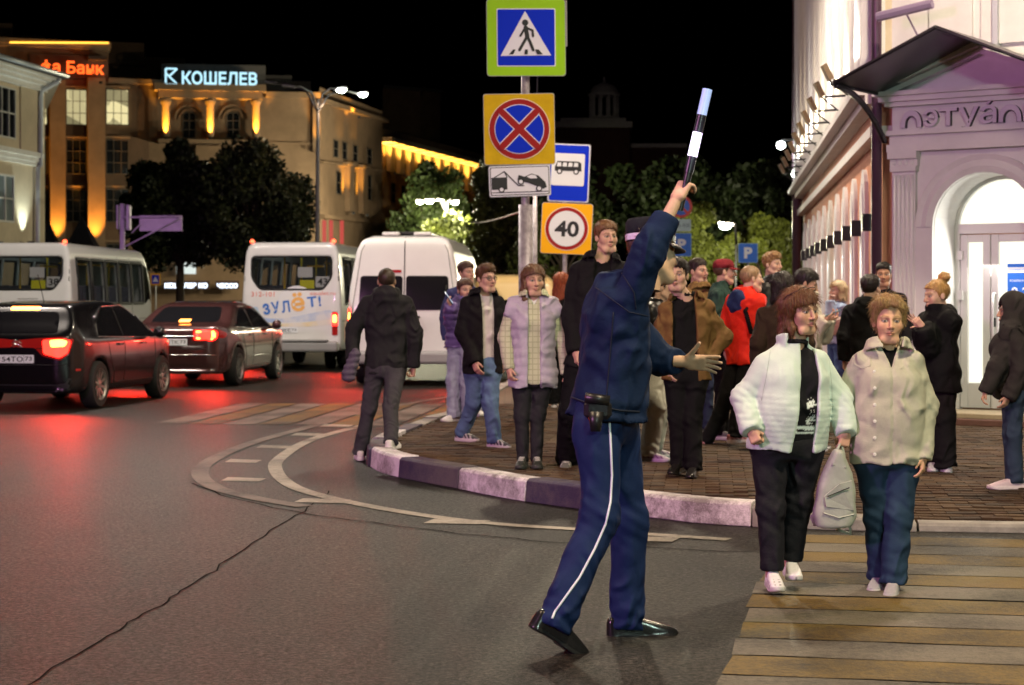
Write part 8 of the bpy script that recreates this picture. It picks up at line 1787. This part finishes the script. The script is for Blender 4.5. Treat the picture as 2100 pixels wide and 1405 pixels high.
kd = crowd('child in a dark hooded jacket with a violet backpack walking past the shop door', 2078, 612, 1.40, -95, -95, 13.4, head=dict(skin=SK2, hair=('short', (.03, .02, .015)), at=(2076, 640), scale=.93), layers=[dict(name='hooded_jacket', mat=cloth((.03, .026, .026)), drop=.06, bulk=.026, wrinkle=.007, arm=1.1, collar='stand')], legs=dict(mat=JEANS, r=(.1, .075, .07), bunch=.008), shoes=('sneaker', (.62, .48, .54), (.7, .6, .64)), J=dict(shR=(2066, 690, -.1), elR=(2044, 752, -.14), wrR=(2022, 802, -.16), toeR=(2050, 994, -.06), anR=(2078, 982, -.05), knR=(2074, 892, -.06)), hands=dict(R='half'), seed=46)
g = Grid(kd.hc - .2, kd.hc + .2, .009); cH = kd.hc + kd.hA[2] * .02 - kd.hA[1] * .015; D_ = smin(g.ell(cH, (.1, .115, .125), kd.hA), g.cone(cH - kd.hA[2] * .06, kd.neck - kd.a * .03, .09, .1), .04); op = kd.hc + kd.hA[1] * .1; D_ = np.maximum(D_, -g.ell(op, (.062, .075, .09), kd.hA)) + waves(g, 3, .004, (.06, .2)); V, F = surf(D_.astype(np.float32), g.lo, .009); link('hood', npmesh('hood', V - kd.B, F, cloth((.03, .026, .026))), kd.root)
bp0 = kd.neck - kd.f * .17 - kd.a * .22; g = Grid(bp0 - .26, bp0 + .26, .014); x_, y_, z_ = g.loc(bp0, (kd.r, kd.f, kd.a)); D_ = smax(smax(np.abs(x_) - .13, np.abs(y_) - .075, .06), np.abs(z_) - .19, .08) + waves(g, 6, .007, (.08, .2)); V, F = surf(D_.astype(np.float32), g.lo, .014); bpk = link('backpack', npmesh('backpack', V - bp0, F, mat('violet_nylon', (.12, .06, .20), .35, bump=(25, .5, .01)))); bpk.location = bp0; tag(bpk, 'shiny violet backpack on the back of the hooded child', 'backpack')
m = MB(); m.tube([Vector(bp0 + kd.r * .08 + kd.a * .17), Vector(kd.J['shR'] + kd.a * .075), Vector(kd.J['shR'] + kd.f * .1 - kd.a * .08), Vector(kd.J['shR'] + kd.f * .03 - kd.a * .22), Vector(bp0 + kd.r * .1 - kd.a * .15)], .016, 6); obj('shoulder_strap', m, MATS['violet_nylon'], bpk, smooth=True)

# ---------------------------------------------------------------- groups of like things
GROUPS = dict(person='people on the pavement corner and the crossing', sign_pole='steel sign poles behind the crowd', broadleaf_tree='trees along the far street', white_minibus='white minibuses in the traffic queue', dark_saloon='saloon cars in the traffic queue', parking_sign='blue parking signs beyond the crowd', crossing_sign='pedestrian crossing signs', street_lamp='street lamps along the road', fill_pendant_lamp='added fill lamps hung on span cables', apartment_block='blocks on the skyline', market_tent='dark market tents below the office block', smartphone='phones held by people in the crowd')
for o in list(COL.objects):
    if o.parent is None:
        k = o.name.split('.')[0]
        if k in GROUPS and 'label' in o.keys(): o['group'] = GROUPS[k]
